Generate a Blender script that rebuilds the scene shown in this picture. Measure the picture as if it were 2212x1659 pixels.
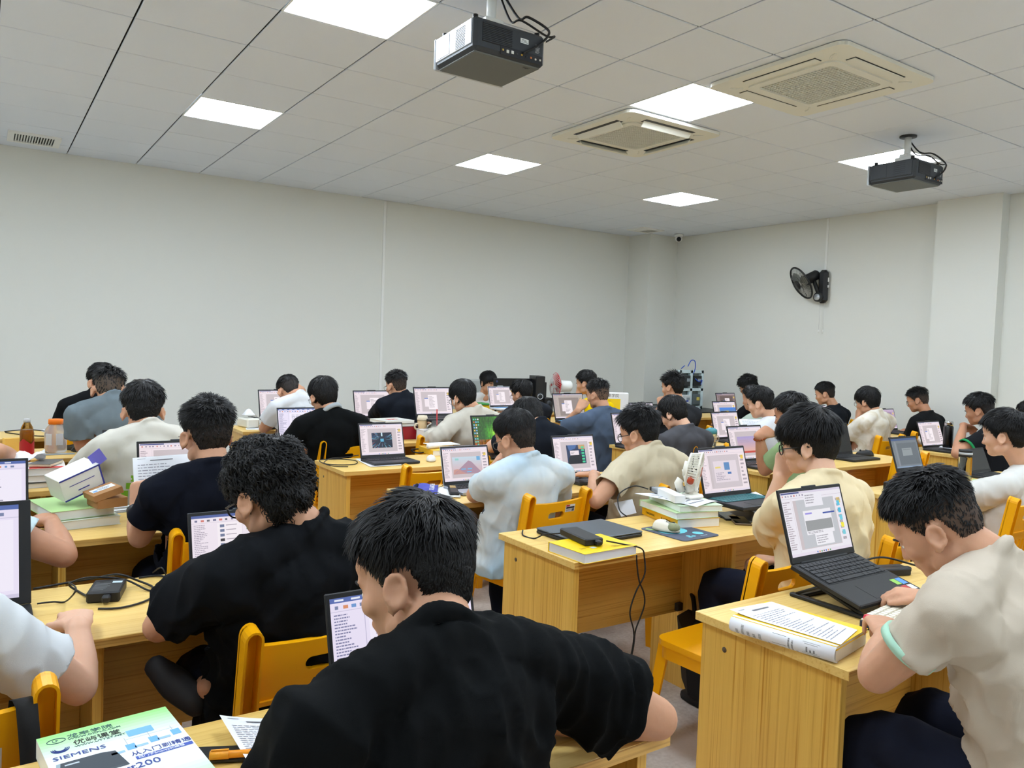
import bpy, bmesh, math, random
import numpy as np
from mathutils import Vector, Matrix, Euler
from mathutils.geometry import tessellate_polygon

# ---------------------------------------------------------------- camera, world, exposure
scene = bpy.context.scene
for _o in list(bpy.data.objects): bpy.data.objects.remove(_o)
COL = scene.collection
IMW, IMH, FPX = 2212.0, 1659.0, 1694.03
YAW, PITCH, ROLL, CAMZ = 0.5962923, -4.7112e-2, 3.56355e-2, 1.5
_fw = Vector((math.sin(YAW)*math.cos(PITCH), math.cos(YAW)*math.cos(PITCH), math.sin(PITCH)))
_rt0 = Vector((math.cos(YAW), -math.sin(YAW), 0)); _up0 = _rt0.cross(_fw)
_rt = _rt0*math.cos(ROLL) + _up0*math.sin(ROLL); _up = _up0*math.cos(ROLL) - _rt0*math.sin(ROLL)
cd = bpy.data.cameras.new('camera'); cam = bpy.data.objects.new('camera', cd); COL.objects.link(cam)
cd.sensor_fit = 'HORIZONTAL'; cd.sensor_width = 36.0; cd.lens = 36.0*FPX/IMW; cd.clip_start = .05; cd.clip_end = 60
cam.matrix_world = Matrix(((_rt.x,_up.x,-_fw.x,0),(_rt.y,_up.y,-_fw.y,0),(_rt.z,_up.z,-_fw.z,CAMZ),(0,0,0,1)))
scene.camera = cam
world = bpy.data.worlds.new('world'); scene.world = world; world.use_nodes = True
world.node_tree.nodes['Background'].inputs[0].default_value = (.75,.85,1,1)
world.node_tree.nodes['Background'].inputs[1].default_value = .5
LAMP = 32.0                     # radiance of the ceiling panels
vs = scene.view_settings
scene.display_settings.display_device = 'sRGB'
vs.view_transform = 'Standard'; vs.look = 'None'; vs.gamma = 1; vs.use_curve_mapping = False
vs.exposure = 0.0

def _ray(u, v):
    return _fw + _rt*((u-IMW/2)/FPX) - _up*((v-IMH/2)/FPX)
def at(u, v, z):                # where the photo's line of sight (u, v) meets the height z
    d = _ray(u, v); return Vector((0,0,CAMZ)) + d*((z-CAMZ)/d.z)
def ay(u, v, y):                # ... meets the plane at distance y along the room
    d = _ray(u, v); return Vector((0,0,CAMZ)) + d*(y/d.y)
def ax(u, v, x):
    d = _ray(u, v); return Vector((0,0,CAMZ)) + d*(x/d.x)

# ---------------------------------------------------------------- room numbers
CEIL = 3.187; WALLY = 8.70; WALLX = 8.45; X0 = -1.70; Y0 = -0.70
DESKZ = .75
def ROW(n): return 1.064 + 1.054*n          # near edge of the desks of row n
BLK = dict(A=-.64, B=1.73, C=4.16, D=6.55)  # left ends of the four blocks of desks
DL, DD = 1.77, .49

# ---------------------------------------------------------------- materials
def lin(c): 
    r = []
    for v in c[:3]:
        v = v/255.0
        r.append(v/12.92 if v <= .04045 else ((v+.055)/1.055)**2.4)
    return tuple(r)
_mc = {}
def mat(name, col, rough=.5, metal=0, spec=.5, noise=0, nscale=40, bump=0, bscale=200, trans=0, ior=1.45, emit=0, stretch=(1,1,1), coat=0, alpha=1):
    if name in _mc: return _mc[name]
    m = bpy.data.materials.new(name); m.use_nodes = True; _mc[name] = m
    nt = m.node_tree; b = nt.nodes['Principled BSDF']
    c = lin(col); b.inputs['Base Color'].default_value = (*c, 1)
    b.inputs['Roughness'].default_value = rough; b.inputs['Metallic'].default_value = metal
    b.inputs['Specular IOR Level'].default_value = spec
    b.inputs['Transmission Weight'].default_value = trans; b.inputs['IOR'].default_value = ior
    b.inputs['Coat Weight'].default_value = coat; b.inputs['Alpha'].default_value = alpha
    if emit:
        b.inputs['Emission Color'].default_value = (*c, 1); b.inputs['Emission Strength'].default_value = emit
    tc = None
    if noise or bump:
        tc = nt.nodes.new('ShaderNodeTexCoord'); mp = nt.nodes.new('ShaderNodeMapping')
        mp.inputs['Scale'].default_value = stretch; nt.links.new(tc.outputs['Object'], mp.inputs['Vector'])
    if noise:
        n = nt.nodes.new('ShaderNodeTexNoise'); n.inputs['Scale'].default_value = nscale; n.inputs['Detail'].default_value = 6
        n.inputs['Roughness'].default_value = .6
        nt.links.new(mp.outputs[0], n.inputs['Vector'])
        r = nt.nodes.new('ShaderNodeMix'); r.data_type = 'RGBA'
        r.inputs[6].default_value = (*[max(0, x*(1-noise)) for x in c], 1); r.inputs[7].default_value = (*[min(1, x*(1+noise)) for x in c], 1)
        nt.links.new(n.outputs['Fac'], r.inputs[0]); nt.links.new(r.outputs[2], b.inputs['Base Color'])
    if bump:
        n2 = nt.nodes.new('ShaderNodeTexNoise'); n2.inputs['Scale'].default_value = bscale; n2.inputs['Detail'].default_value = 3
        nt.links.new(mp.outputs[0], n2.inputs['Vector'])
        bp = nt.nodes.new('ShaderNodeBump'); bp.inputs['Strength'].default_value = bump; bp.inputs['Distance'].default_value = .002
        nt.links.new(n2.outputs['Fac'], bp.inputs['Height']); nt.links.new(bp.outputs[0], b.inputs['Normal'])
    return m

def wood(name, base, dark, axis, rough=.38, seed=0.0):
    """pale maple laminate: fine grain streaks running along the given axis"""
    if name in _mc: return _mc[name]
    m = bpy.data.materials.new(name); m.use_nodes = True; _mc[name] = m
    nt = m.node_tree; b = nt.nodes['Principled BSDF']; L = nt.links.new
    tc = nt.nodes.new('ShaderNodeTexCoord'); oi = nt.nodes.new('ShaderNodeObjectInfo')
    add = nt.nodes.new('ShaderNodeVectorMath'); add.operation = 'ADD'
    mul = nt.nodes.new('ShaderNodeVectorMath'); mul.operation = 'SCALE'; mul.inputs['Scale'].default_value = 9.0
    cb = nt.nodes.new('ShaderNodeCombineXYZ')
    for i in range(3): L(oi.outputs['Random'], cb.inputs[i])
    L(cb.outputs[0], mul.inputs[0]); L(tc.outputs['Object'], add.inputs[0]); L(mul.outputs[0], add.inputs[1])
    def streak(hi, lo, detail):
        mp = nt.nodes.new('ShaderNodeMapping')
        mp.inputs['Scale'].default_value = tuple(lo if i == axis else hi for i in range(3))
        L(add.outputs[0], mp.inputs['Vector'])
        n = nt.nodes.new('ShaderNodeTexNoise'); n.inputs['Scale'].default_value = 1; n.inputs['Detail'].default_value = detail; n.inputs['Roughness'].default_value = .65
        L(mp.outputs[0], n.inputs['Vector']); return n
    n1 = streak(26, .5, 4); n2 = streak(130, 1.3, 2)
    r1 = nt.nodes.new('ShaderNodeMapRange'); r1.inputs['From Min'].default_value = .3; r1.inputs['From Max'].default_value = .72
    L(n1.outputs['Fac'], r1.inputs['Value'])
    r2 = nt.nodes.new('ShaderNodeMapRange'); r2.inputs['From Min'].default_value = .52; r2.inputs['From Max'].default_value = .74
    r2.inputs['To Max'].default_value = .8
    L(n2.outputs['Fac'], r2.inputs['Value'])
    sm = nt.nodes.new('ShaderNodeMath'); sm.operation = 'MULTIPLY_ADD'; sm.inputs[1].default_value = .45; sm.use_clamp = True
    L(r1.outputs[0], sm.inputs[0]); L(r2.outputs[0], sm.inputs[2])
    mx = nt.nodes.new('ShaderNodeMix'); mx.data_type = 'RGBA'
    mx.inputs[6].default_value = (*lin(base), 1); mx.inputs[7].default_value = (*lin(dark), 1)
    L(sm.outputs[0], mx.inputs[0]); L(mx.outputs[2], b.inputs['Base Color'])
    b.inputs['Roughness'].default_value = rough
    return m

def attr_mat(name, emit, rough=.5, spec=.4):
    """colours painted per face: flat print (emit 0) or a lit screen"""
    if name in _mc: return _mc[name]
    m = bpy.data.materials.new(name); m.use_nodes = True; _mc[name] = m
    nt = m.node_tree; b = nt.nodes['Principled BSDF']
    a = nt.nodes.new('ShaderNodeAttribute'); a.attribute_name = 'Col'
    b.inputs['Roughness'].default_value = rough; b.inputs['Specular IOR Level'].default_value = spec
    if emit:
        b.inputs['Base Color'].default_value = (.01,.01,.01,1)
        nt.links.new(a.outputs['Color'], b.inputs['Emission Color']); b.inputs['Emission Strength'].default_value = emit
    else:
        nt.links.new(a.outputs['Color'], b.inputs['Base Color'])
    return m

# ---------------------------------------------------------------- objects
def link(name, data, parent=None, loc=None, rot=None):
    o = bpy.data.objects.new(name, data); COL.objects.link(o)
    if parent is not None: o.parent = parent
    if loc is not None: o.location = loc
    if rot is not None: o.rotation_euler = rot
    return o
def thing(name, label, cat, loc=(0,0,0), rotz=0, group=None, kind=None):
    o = link(name, None, None, loc, (0,0,rotz)); o.empty_display_size = .05
    o['label'] = label; o['category'] = cat
    if group: o['group'] = group
    if kind: o['kind'] = kind
    return o
def tag(o, label, cat, group=None, kind=None):
    o['label'] = label; o['category'] = cat
    if group: o['group'] = group
    if kind: o['kind'] = kind
    return o
def copy_tree(root, loc=None, rotz=None, label=None):
    r = root.copy(); COL.objects.link(r)
    if loc is not None: r.location = loc
    if rotz is not None: r.rotation_euler = (0,0,rotz)
    if label: r['label'] = label
    for ch in root.children:
        c = ch.copy(); COL.objects.link(c); c.parent = r
        for g in ch.children:
            d = g.copy(); COL.objects.link(d); d.parent = c
    return r

def fast_mesh(name, V, F, mats=(), smooth=False, col=None, mi=None):
    """V (n,3), F a list of (m,k) integer arrays (k = 3 or 4) -> mesh"""
    me = bpy.data.meshes.new(name)
    V = np.ascontiguousarray(V, dtype=np.float32)
    F = [np.asarray(f, dtype=np.int32) for f in (F if isinstance(F, list) else [F]) if len(f)]
    nl = sum(f.size for f in F); nf = sum(len(f) for f in F)
    me.vertices.add(len(V)); me.vertices.foreach_set('co', V.ravel())
    me.loops.add(nl); me.loops.foreach_set('vertex_index', np.concatenate([f.ravel() for f in F]))
    tot = np.concatenate([np.full(len(f), f.shape[1], np.int32) for f in F])
    st = np.concatenate([[0], np.cumsum(tot)[:-1]]).astype(np.int32)
    me.polygons.add(nf); me.polygons.foreach_set('loop_start', st); me.polygons.foreach_set('loop_total', tot)
    me.polygons.foreach_set('use_smooth', np.full(nf, bool(smooth)))
    if mi is not None: me.polygons.foreach_set('material_index', np.asarray(mi, np.int32))
    for m in mats: me.materials.append(m)
    me.update(calc_edges=True)
    if col is not None:
        a = me.color_attributes.new('Col', 'FLOAT_COLOR', 'CORNER')
        c = np.repeat(np.asarray(col, np.float32), tot, axis=0)
        a.data.foreach_set('color', c.ravel())
    return me

class MB:
    """collects shapes, then links them as ONE mesh object"""
    def __init__(s): s.v = []; s.f = []; s.sm = []; s.mi = []; s.cm = 0
    def add(s, V, F, smooth=False, M=None):
        o = len(s.v)
        for p in V:
            p = Vector(p)
            s.v.append(tuple(M @ p) if M is not None else tuple(p))
        for f in F: s.f.append(tuple(i+o for i in f)); s.sm.append(smooth); s.mi.append(s.cm)
        return s
    def box(s, c, d, ch=.0, M=None):
        cx, cy, cz = c; hx, hy, hz = d[0]/2, d[1]/2, d[2]/2
        if ch <= 0:
            V = [(cx+i*hx, cy+j*hy, cz+k*hz) for i in (-1,1) for j in (-1,1) for k in (-1,1)]
            F = [(0,1,3,2),(4,6,7,5),(0,4,5,1),(2,3,7,6),(0,2,6,4),(1,5,7,3)]
            return s.add(V, F, False, M)
        ch = min(ch, hx*.98, hy*.98, hz*.98)
        V = []; idx = {}
        for i in (-1,1):
            for j in (-1,1):
                for k in (-1,1):
                    for a in range(3):
                        p = [i*(hx-ch), j*(hy-ch), k*(hz-ch)]
                        p[a] = (i,j,k)[a]*(hx,hy,hz)[a]
                        idx[(i,j,k,a)] = len(V); V.append((cx+p[0], cy+p[1], cz+p[2]))
        F = []
        for a in range(3):
            b, c2 = (a+1) % 3, (a+2) % 3
            for sg in (-1,1):
                q = []
                for (u, w) in ((-1,-1),(1,-1),(1,1),(-1,1)):
                    t = [0,0,0]; t[a] = sg; t[b] = u; t[c2] = w; q.append(idx[(*t, a)])
                F.append(tuple(q if sg > 0 else q[::-1]))
        for a in range(3):           # edges along axis a
            b, c2 = (a+1) % 3, (a+2) % 3
            for u in (-1,1):
                for w in (-1,1):
                    t0 = [0,0,0]; t0[a] = -1; t0[b] = u; t0[c2] = w; t1 = list(t0); t1[a] = 1
                    q = [idx[(*t0,b)], idx[(*t1,b)], idx[(*t1,c2)], idx[(*t0,c2)]]
                    F.append(tuple(q[::-1] if u*w > 0 else q))
        for i in (-1,1):
            for j in (-1,1):
                for k in (-1,1):
                    q = [idx[(i,j,k,a)] for a in range(3)]
                    F.append(tuple(q if i*j*k > 0 else q[::-1]))
        return s.add(V, F, False, M)
    def tube(s, pts, r, n=8, cap=True, smooth=True, M=None):
        P = [Vector(p) for p in pts]; R = r if hasattr(r, '__len__') else [r]*len(P)
        V, F = [], []; side = None
        for i, p in enumerate(P):
            t = (P[min(i+1, len(P)-1)] - P[max(i-1, 0)])
            t = t.normalized() if t.length > 1e-9 else Vector((0,0,1))
            if side is None:
                side = t.cross(Vector((0,0,1)))
                if side.length < .1: side = t.cross(Vector((1,0,0)))
            side = (side - t*side.dot(t)); side = side.normalized() if side.length > 1e-9 else t.orthogonal().normalized()
            up = t.cross(side)
            for k in range(n):
                a = 2*math.pi*k/n; V.append(p + side*(R[i]*math.cos(a)) + up*(R[i]*math.sin(a)))
        for i in range(len(P)-1):
            for k in range(n):
                k2 = (k+1) % n; F.append((i*n+k, i*n+k2, (i+1)*n+k2, (i+1)*n+k))
        if cap:
            F.append(tuple(range(n))[::-1]); F.append(tuple((len(P)-1)*n+k for k in range(n)))
        return s.add(V, F, smooth, M)
    def lathe(s, prof, n=24, M=None, smooth=True):
        """prof: (radius, z) from bottom to top; radius 0 ends close"""
        V, F = [], []; rows = []
        for (r, z) in prof:
            if r <= 1e-6: rows.append([len(V)]); V.append((0,0,z))
            else:
                rows.append([len(V)+k for k in range(n)])
                V += [(r*math.cos(2*math.pi*k/n), r*math.sin(2*math.pi*k/n), z) for k in range(n)]
        for a, b in zip(rows[:-1], rows[1:]):
            for k in range(n):
                k2 = (k+1) % n
                if len(a) == 1 and len(b) == 1: continue
                if len(a) == 1: F.append((a[0], b[k2], b[k]))
                elif len(b) == 1: F.append((a[k], a[k2], b[0]))
                else: F.append((a[k], a[k2], b[k2], b[k]))
        return s.add(V, F, smooth, M)
    def ball(s, c, r, nu=16, nv=10, M=None):
        rr = r if hasattr(r, '__len__') else (r,r,r)
        V = [(c[0], c[1], c[2]-rr[2])]; F = []
        for j in range(1, nv):
            e = -math.pi/2 + math.pi*j/nv
            for i in range(nu):
                a = 2*math.pi*i/nu
                V.append((c[0]+rr[0]*math.cos(e)*math.cos(a), c[1]+rr[1]*math.cos(e)*math.sin(a), c[2]+rr[2]*math.sin(e)))
        V.append((c[0], c[1], c[2]+rr[2])); T = len(V)-1
        for i in range(nu):
            i2 = (i+1) % nu
            F.append((0, 1+i2, 1+i)); F.append((T, 1+(nv-2)*nu+i, 1+(nv-2)*nu+i2))
            for j in range(nv-2): F.append((1+j*nu+i, 1+j*nu+i2, 1+(j+1)*nu+i2, 1+(j+1)*nu+i))
        return s.add(V, F, True, M)
    def torus(s, c, R, r, axis='z', n=24, m=8, M=None, arc=1.0, sq=(1,1)):
        pts = []
        for i in range(n + (1 if arc < 1 else 0)):
            a = 2*math.pi*arc*i/n
            ca, sa = R*math.cos(a)*sq[0], R*math.sin(a)*sq[1]
            pts.append(Vector(c) + (Vector((ca,sa,0)) if axis == 'z' else Vector((ca,0,sa)) if axis == 'y' else Vector((0,ca,sa))))
        if arc < 1: return s.tube(pts, r, m, True, True, M)
        V, F = [], []; ctr = Vector(c); ax_ = {'z':Vector((0,0,1)),'y':Vector((0,1,0)),'x':Vector((1,0,0))}[axis]
        for i, p in enumerate(pts):
            o = (p-ctr).normalized()
            for k in range(m):
                b = 2*math.pi*k/m; V.append(p + o*(r*math.cos(b)) + ax_*(r*math.sin(b)))
        for i in range(n):
            for k in range(m):
                i2, k2 = (i+1) % n, (k+1) % m
                F.append((i*m+k, i2*m+k, i2*m+k2, i*m+k2))
        return s.add(V, F, True, M)
    def plate(s, loops, t, M=None):
        """2-D outline (loops[0]) with holes, in x,z; thickness t along y (centred)"""
        tri = tessellate_polygon([[Vector((p[0], p[1], 0)) for p in lp] for lp in loops])
        flat = [p for lp in loops for p in lp]; n = len(flat)
        V = [(p[0], -t/2, p[1]) for p in flat] + [(p[0], t/2, p[1]) for p in flat]
        F = []
        for a, b, c in tri:
            (ax_, az), (bx, bz), (cx, cz) = flat[a], flat[b], flat[c]
            ccw = (bx-ax_)*(cz-az) - (bz-az)*(cx-ax_) > 0
            f = (a, b, c) if ccw else (a, c, b)
            F.append(f); F.append(tuple(i+n for i in f[::-1]))
        o = 0
        for li, lp in enumerate(loops):
            k = len(lp); area = sum(lp[i][0]*lp[(i+1) % k][1]-lp[(i+1) % k][0]*lp[i][1] for i in range(k))
            fw = (area > 0) == (li == 0)
            for i in range(k):
                a, b = o+i, o+(i+1) % k
                F.append((a, a+n, b+n, b) if fw else (a, b, b+n, a+n))
            o += k
        return s.add(V, F, False, M)
    def quad(s, a, b, c, d): return s.add([a,b,c,d], [(0,1,2,3)])
    def mesh(s, name, mats):
        me = bpy.data.meshes.new(name); me.from_pydata(s.v, [], s.f)
        me.polygons.foreach_set('use_smooth', s.sm); me.polygons.foreach_set('material_index', s.mi)
        for m in (mats if isinstance(mats, (list, tuple)) else [mats]): me.materials.append(m)
        me.update(); return me
    def obj(s, name, mats, parent=None, loc=None, rot=None):
        return link(name, s.mesh(name, mats), parent, loc, rot)

def rrect(x0, y0, x1, y1, r, n=5):
    """rounded rectangle outline, counter-clockwise"""
    o = []
    for cx, cy, a0 in ((x1-r,y1-r,0),(x0+r,y1-r,90),(x0+r,y0+r,180),(x1-r,y0+r,270)):
        for i in range(n+1):
            a = math.radians(a0+90*i/n); o.append((cx+r*math.cos(a), cy+r*math.sin(a)))
    return o
def smoothpts(pts, k=6):
    """Catmull-Rom through the points"""
    P = [Vector(p) for p in pts]; out = []
    for i in range(len(P)-1):
        p0, p1, p2, p3 = P[max(i-1,0)], P[i], P[i+1], P[min(i+2,len(P)-1)]
        for j in range(k):
            t = j/k; out.append(.5*((2*p1)+(p2-p0)*t+(2*p0-5*p1+4*p2-p3)*t*t+(3*p1-p0-3*p2+p3)*t**3))
    out.append(P[-1]); return out
def cable(name, pts, r, m, label, cat='cable', n=6, parent=None, group=None):
    o = MB().tube(smoothpts(pts), r, n).obj(name, m, parent)
    if parent is None: tag(o, label, cat, group)
    return o

class Print:
    """flat print / screen picture: coloured quads in the unit square -> one mesh with a colour per face"""
    def __init__(s): s.q = []; s.c = []; s.z = []
    def r(s, x0, y0, x1, y1, c, z=1): s.q.append(((x0,y0),(x1,y0),(x1,y1),(x0,y1))); s.c.append((*lin(c), 1)); s.z.append(z); return s
    def p(s, poly, c, z=1):
        poly = tuple(poly)
        for q in ([poly] if len(poly) == 4 else [(poly[0], poly[i], poly[i+1], poly[i+1]) for i in range(1, len(poly)-1)]): s.q.append(q); s.c.append((*lin(c), 1)); s.z.append(z)
        return s
    def obj(s, name, m, fn, parent=None, dz=.00025):
        """fn(x, y, lift) -> point"""
        V = []; F = []
        for i, (q, z) in enumerate(zip(s.q, s.z)):
            V += [tuple(fn(x, y, z*dz)) for x, y in q]; F.append((4*i,4*i+1,4*i+2,4*i+3))
        return link(name, fast_mesh(name, np.array(V), np.array(F), [m], col=s.c), parent)
def textlines(P, rnd, x0, y0, x1, y1, n, c=(120,115,125), fill=.8, z=3, h=.45):
    """n lines of small print between the corners, each broken into word-long dashes"""
    dy = (y1-y0)/n
    for i in range(n):
        y = y1-(i+.5)*dy; x = x0; end = x0+(x1-x0)*rnd.uniform(fill*.4, fill)
        while x < end:
            w = (x1-x0)*rnd.uniform(.03, .12); P.r(x, y-dy*h/2, min(x+w, end), y+dy*h/2, c, z); x += w+(x1-x0)*.02
_font = None
def lettering(name, txt, size, m, parent, M, align='LEFT', ext=.0003, sx=1.0):
    cu = bpy.data.curves.new('t', 'FONT'); cu.body = txt; cu.size = size; cu.align_x = align; cu.extrude = ext; cu.resolution_u = 2
    o = bpy.data.objects.new('t', cu); COL.objects.link(o)
    dg = bpy.context.evaluated_depsgraph_get()
    me = bpy.data.meshes.new_from_object(o.evaluated_get(dg)); bpy.data.objects.remove(o); bpy.data.curves.remove(cu)
    me.transform(M @ Matrix.Diagonal((sx,1,1,1))); me.materials.clear(); me.materials.append(m); me.name = name
    return link(name, me, parent)
# ================================================================ the room
M_wall = mat('wall_paint', (224,225,218), .75, spec=.25, bump=.08, bscale=60)
M_tile = mat('ceiling_tile_white', (226,233,243), .6, spec=.3, bump=.25, bscale=420)
M_gap = mat('ceiling_void', (34,38,37), .9)
M_white = mat('white_plastic', (236,237,233), .4)
M_cream = mat('cream_plastic', (228,228,216), .45)
M_black = mat('black_plastic', (24,25,27), .45)
M_dark = mat('charcoal_plastic', (40,43,46), .5)
M_rub = mat('cable_rubber', (20,20,21), .5)
M_wcable = mat('white_cable', (225,225,222), .5)
M_silver = mat('silver_plastic', (196,202,208), .35, metal=.3)
M_paper = mat('paper', (236,238,242), .8, spec=.2)
M_print = attr_mat('flat_print', 0, .55)
M_screen = attr_mat('lit_screen', 1.0, .25)
def struct(o): o['kind'] = 'structure'; return o
def slab(name, c, d, m, ch=0): return struct(MB().box(c, d, ch).obj(name, m))
def floor_mat():
    m = mat('floor_vinyl', (196,186,176), .42, spec=.4); nt = m.node_tree; b = nt.nodes['Principled BSDF']; L = nt.links.new
    tc = nt.nodes.new('ShaderNodeTexCoord')
    n1 = nt.nodes.new('ShaderNodeTexNoise'); n1.inputs['Scale'].default_value = 1.6; n1.inputs['Detail'].default_value = 8; n1.inputs['Roughness'].default_value = .65
    n2 = nt.nodes.new('ShaderNodeTexNoise'); n2.inputs['Scale'].default_value = 60; n2.inputs['Detail'].default_value = 4
    L(tc.outputs['Object'], n1.inputs[0]); L(tc.outputs['Object'], n2.inputs[0])
    r = nt.nodes.new('ShaderNodeValToRGB'); r.color_ramp.elements[0].color = (*lin((150,132,118)),1); r.color_ramp.elements[1].color = (*lin((214,207,198)),1)
    r.color_ramp.elements[0].position = .3; r.color_ramp.elements[1].position = .62
    mx = nt.nodes.new('ShaderNodeMath'); mx.operation = 'MULTIPLY_ADD'; mx.inputs[1].default_value = .25
    L(n2.outputs['Fac'], mx.inputs[0]); L(n1.outputs['Fac'], mx.inputs[2])
    sb = nt.nodes.new('ShaderNodeMath'); sb.operation = 'SUBTRACT'; sb.inputs[1].default_value = .12; L(mx.outputs[0], sb.inputs[0])
    L(sb.outputs[0], r.inputs[0]); L(r.outputs[0], b.inputs['Base Color']); return m
YB = -2.5
slab('floor', ((X0+WALLX)/2, (YB+WALLY)/2, -.05), (WALLX-X0+.4, WALLY-YB+.4, .1), floor_mat())
slab('wall_left', ((X0+WALLX)/2, WALLY+.1, CEIL/2+.1), (WALLX-X0+.4, .2, CEIL+.2), M_wall)
slab('wall_right', (WALLX+.1, (YB+WALLY)/2, CEIL/2+.1), (.2, WALLY-YB, CEIL+.2), M_wall)
slab('wall_side', (X0-.1, (YB+WALLY)/2, CEIL/2+.1), (.2, WALLY-YB, CEIL+.2), M_wall)
slab('wall_back', ((X0+WALLX)/2, YB-.1, CEIL/2+.1), (WALLX-X0+.4, .2, CEIL+.2), M_wall)
slab('trim_1', (8.175, 8.48, CEIL/2), (.55, .44, CEIL-.002), M_wall)      # boxed column in the far corner
slab('trim_2', (8.375, 4.09, CEIL/2), (.15, .64, CEIL-.002), M_wall)      # pilaster on the right wall
slab('trim_3', (3.985, WALLY-.006, 1.6), (.035, .012, CEIL-.02), M_white, .004)   # cable duct, left wall
slab('trim_4', (WALLX-.006, 5.79, 2.86), (.012, .03, .64), M_white, .004)         # cable duct above the fan
ceil = slab('ceiling', ((X0+WALLX)/2, (YB+WALLY)/2, CEIL+.07), (WALLX-X0+.4, WALLY-YB+.4, .1), M_gap)
GX = lambda b: .6*b+.0756
GY = lambda a: .6*a+4.1223
LIGHTS = [(b, a) for a in (3, -1, -5, -9) for b in (2, 6, 10, -2) if not (b == -2 and a < -5)]
tile_me = MB().box((0,0,.006), (.590,.590,.012), .003).mesh('ceiling_tile', M_tile)
_first = True
back = MB()
for a in range(-12, 8):
    for b in range(-3, 14):
        if (b, a) in LIGHTS: continue
        x0, x1 = max(GX(b), X0), min(GX(b+1), WALLX); y0, y1 = GY(a), min(GY(a+1), WALLY)
        if a < -7: back.box(((x0+x1)/2, (y0+y1)/2, CEIL+.006), (x1-x0-.008, y1-y0-.008, .012), .004); continue
        full = abs(x1-x0-.6) < .01 and abs(y1-y0-.6) < .01
        if full: link('ceiling_tile', tile_me, ceil, ((x0+x1)/2, (y0+y1)/2, CEIL))
        else: MB().box((0,0,.006), (x1-x0-.008, y1-y0-.008, .012), .004).obj('ceiling_tile', M_tile, ceil, ((x0+x1)/2, (y0+y1)/2, CEIL))
_o = back.obj('ceiling_tile', M_tile, ceil); _o['kind'] = 'stuff'

# ---- LED panels
M_led = mat('led_diffuser', (230,242,255), .5, emit=LAMP)
fr = MB()
for sx, sy, w, d in ((0,.2935,.598,.011),(0,-.2935,.598,.011),(.2935,0,.011,.576),(-.2935,0,.011,.576)): fr.box((sx,sy,.004), (w,d,.012), .002)
fr_me = fr.mesh('frame', M_white); df_me = MB().box((0,0,.006), (.576,.576,.006)).mesh('diffuser', M_led)
_pl = {(2,-1):'square ceiling light cut by the top edge, nearest the left projector', (2,3):'square ceiling light furthest left in the ceiling',
       (6,-1):'square ceiling light between the two air conditioner cassettes', (6,3):'square ceiling light left of and beyond the farther cassette',
       (10,-1):'square ceiling light partly hidden behind the far right projector', (10,3):'square ceiling light furthest from the camera, near the far corner'}
for (b, a) in LIGHTS:
    t = thing('ceiling_light', _pl.get((b,a), 'square ceiling light outside the frame above the camera'), 'light', (GX(b)+.3, GY(a)+.3, CEIL), 0, 'square LED ceiling panels')
    link('frame', fr_me, t); link('diffuser', df_me, t)

# ---- air conditioner cassettes
M_grey = mat('grille_void', (46,48,44), .8)
def cassette(x, y, label, open_):
    t = thing('ac_cassette', label, 'air conditioner', (x, y, CEIL), 0, 'ceiling air conditioner cassettes')
    P = MB(); s = .472
    Mx = Matrix.Rotation(math.radians(-90), 4, 'X')   # plate in x,z -> x,y
    P.plate([rrect(-s,-s,s,s,.06), rrect(-.295,-.295,.295,.295,.05)[::-1]], .022, Matrix.Translation((0,0,-.016)) @ Mx)
    P.obj('panel', M_cream, t)
    MB().plate([rrect(-.31,-.31,.31,.31,.06), rrect(-.255,-.255,.255,.255,.03)[::-1]], .02, Matrix.Translation((0,0,-.026)) @ Mx).obj('inner_frame', M_cream, t)
    g = MB(); g.box((0,0,-.008), (.52,.52,.004))
    g.obj('grille_backing', M_grey, t)
    g = MB(); n = 22
    for i in range(n+1):
        o = -.255+.51*i/n; g.box((o,0,-.024), (.0055,.51,.008)); 
        g.box((0,o,-.0245), (.51,.0045,.008))
    q = g.obj('grille', M_cream, t); q['kind'] = 'stuff'
    for k in range(4):
        R = Matrix.Rotation(k*math.pi/2, 4, 'Z')
        v = MB().box((0,.37,-.0275), (.5,.062,.003)); v.obj('air_slot', M_black if open_ else M_grey, t).matrix_local = R
        f = MB()
        if open_: f.box((0,0,0), (.49,.05,.006), .002, Matrix.Translation((0,.352,-.045)) @ Matrix.Rotation(math.radians(48),4,'X'))
        else: f.box((0,.368,-.031), (.49,.053,.007), .003)
        f.obj('louver', M_cream, t).matrix_local = R
        MB().tube([(.33,.30,-.028),(.36,.325,-.029),(.375,.36,-.028)], .006, 6).obj('corner_clip', M_cream, t).matrix_local = R
    return t
cassette(4.225, 3.01, 'cream ceiling air conditioner with closed flaps, nearer the right edge', False)
cassette(4.19, 4.61, 'cream ceiling air conditioner with open dark flaps, the farther one', True)

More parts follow.
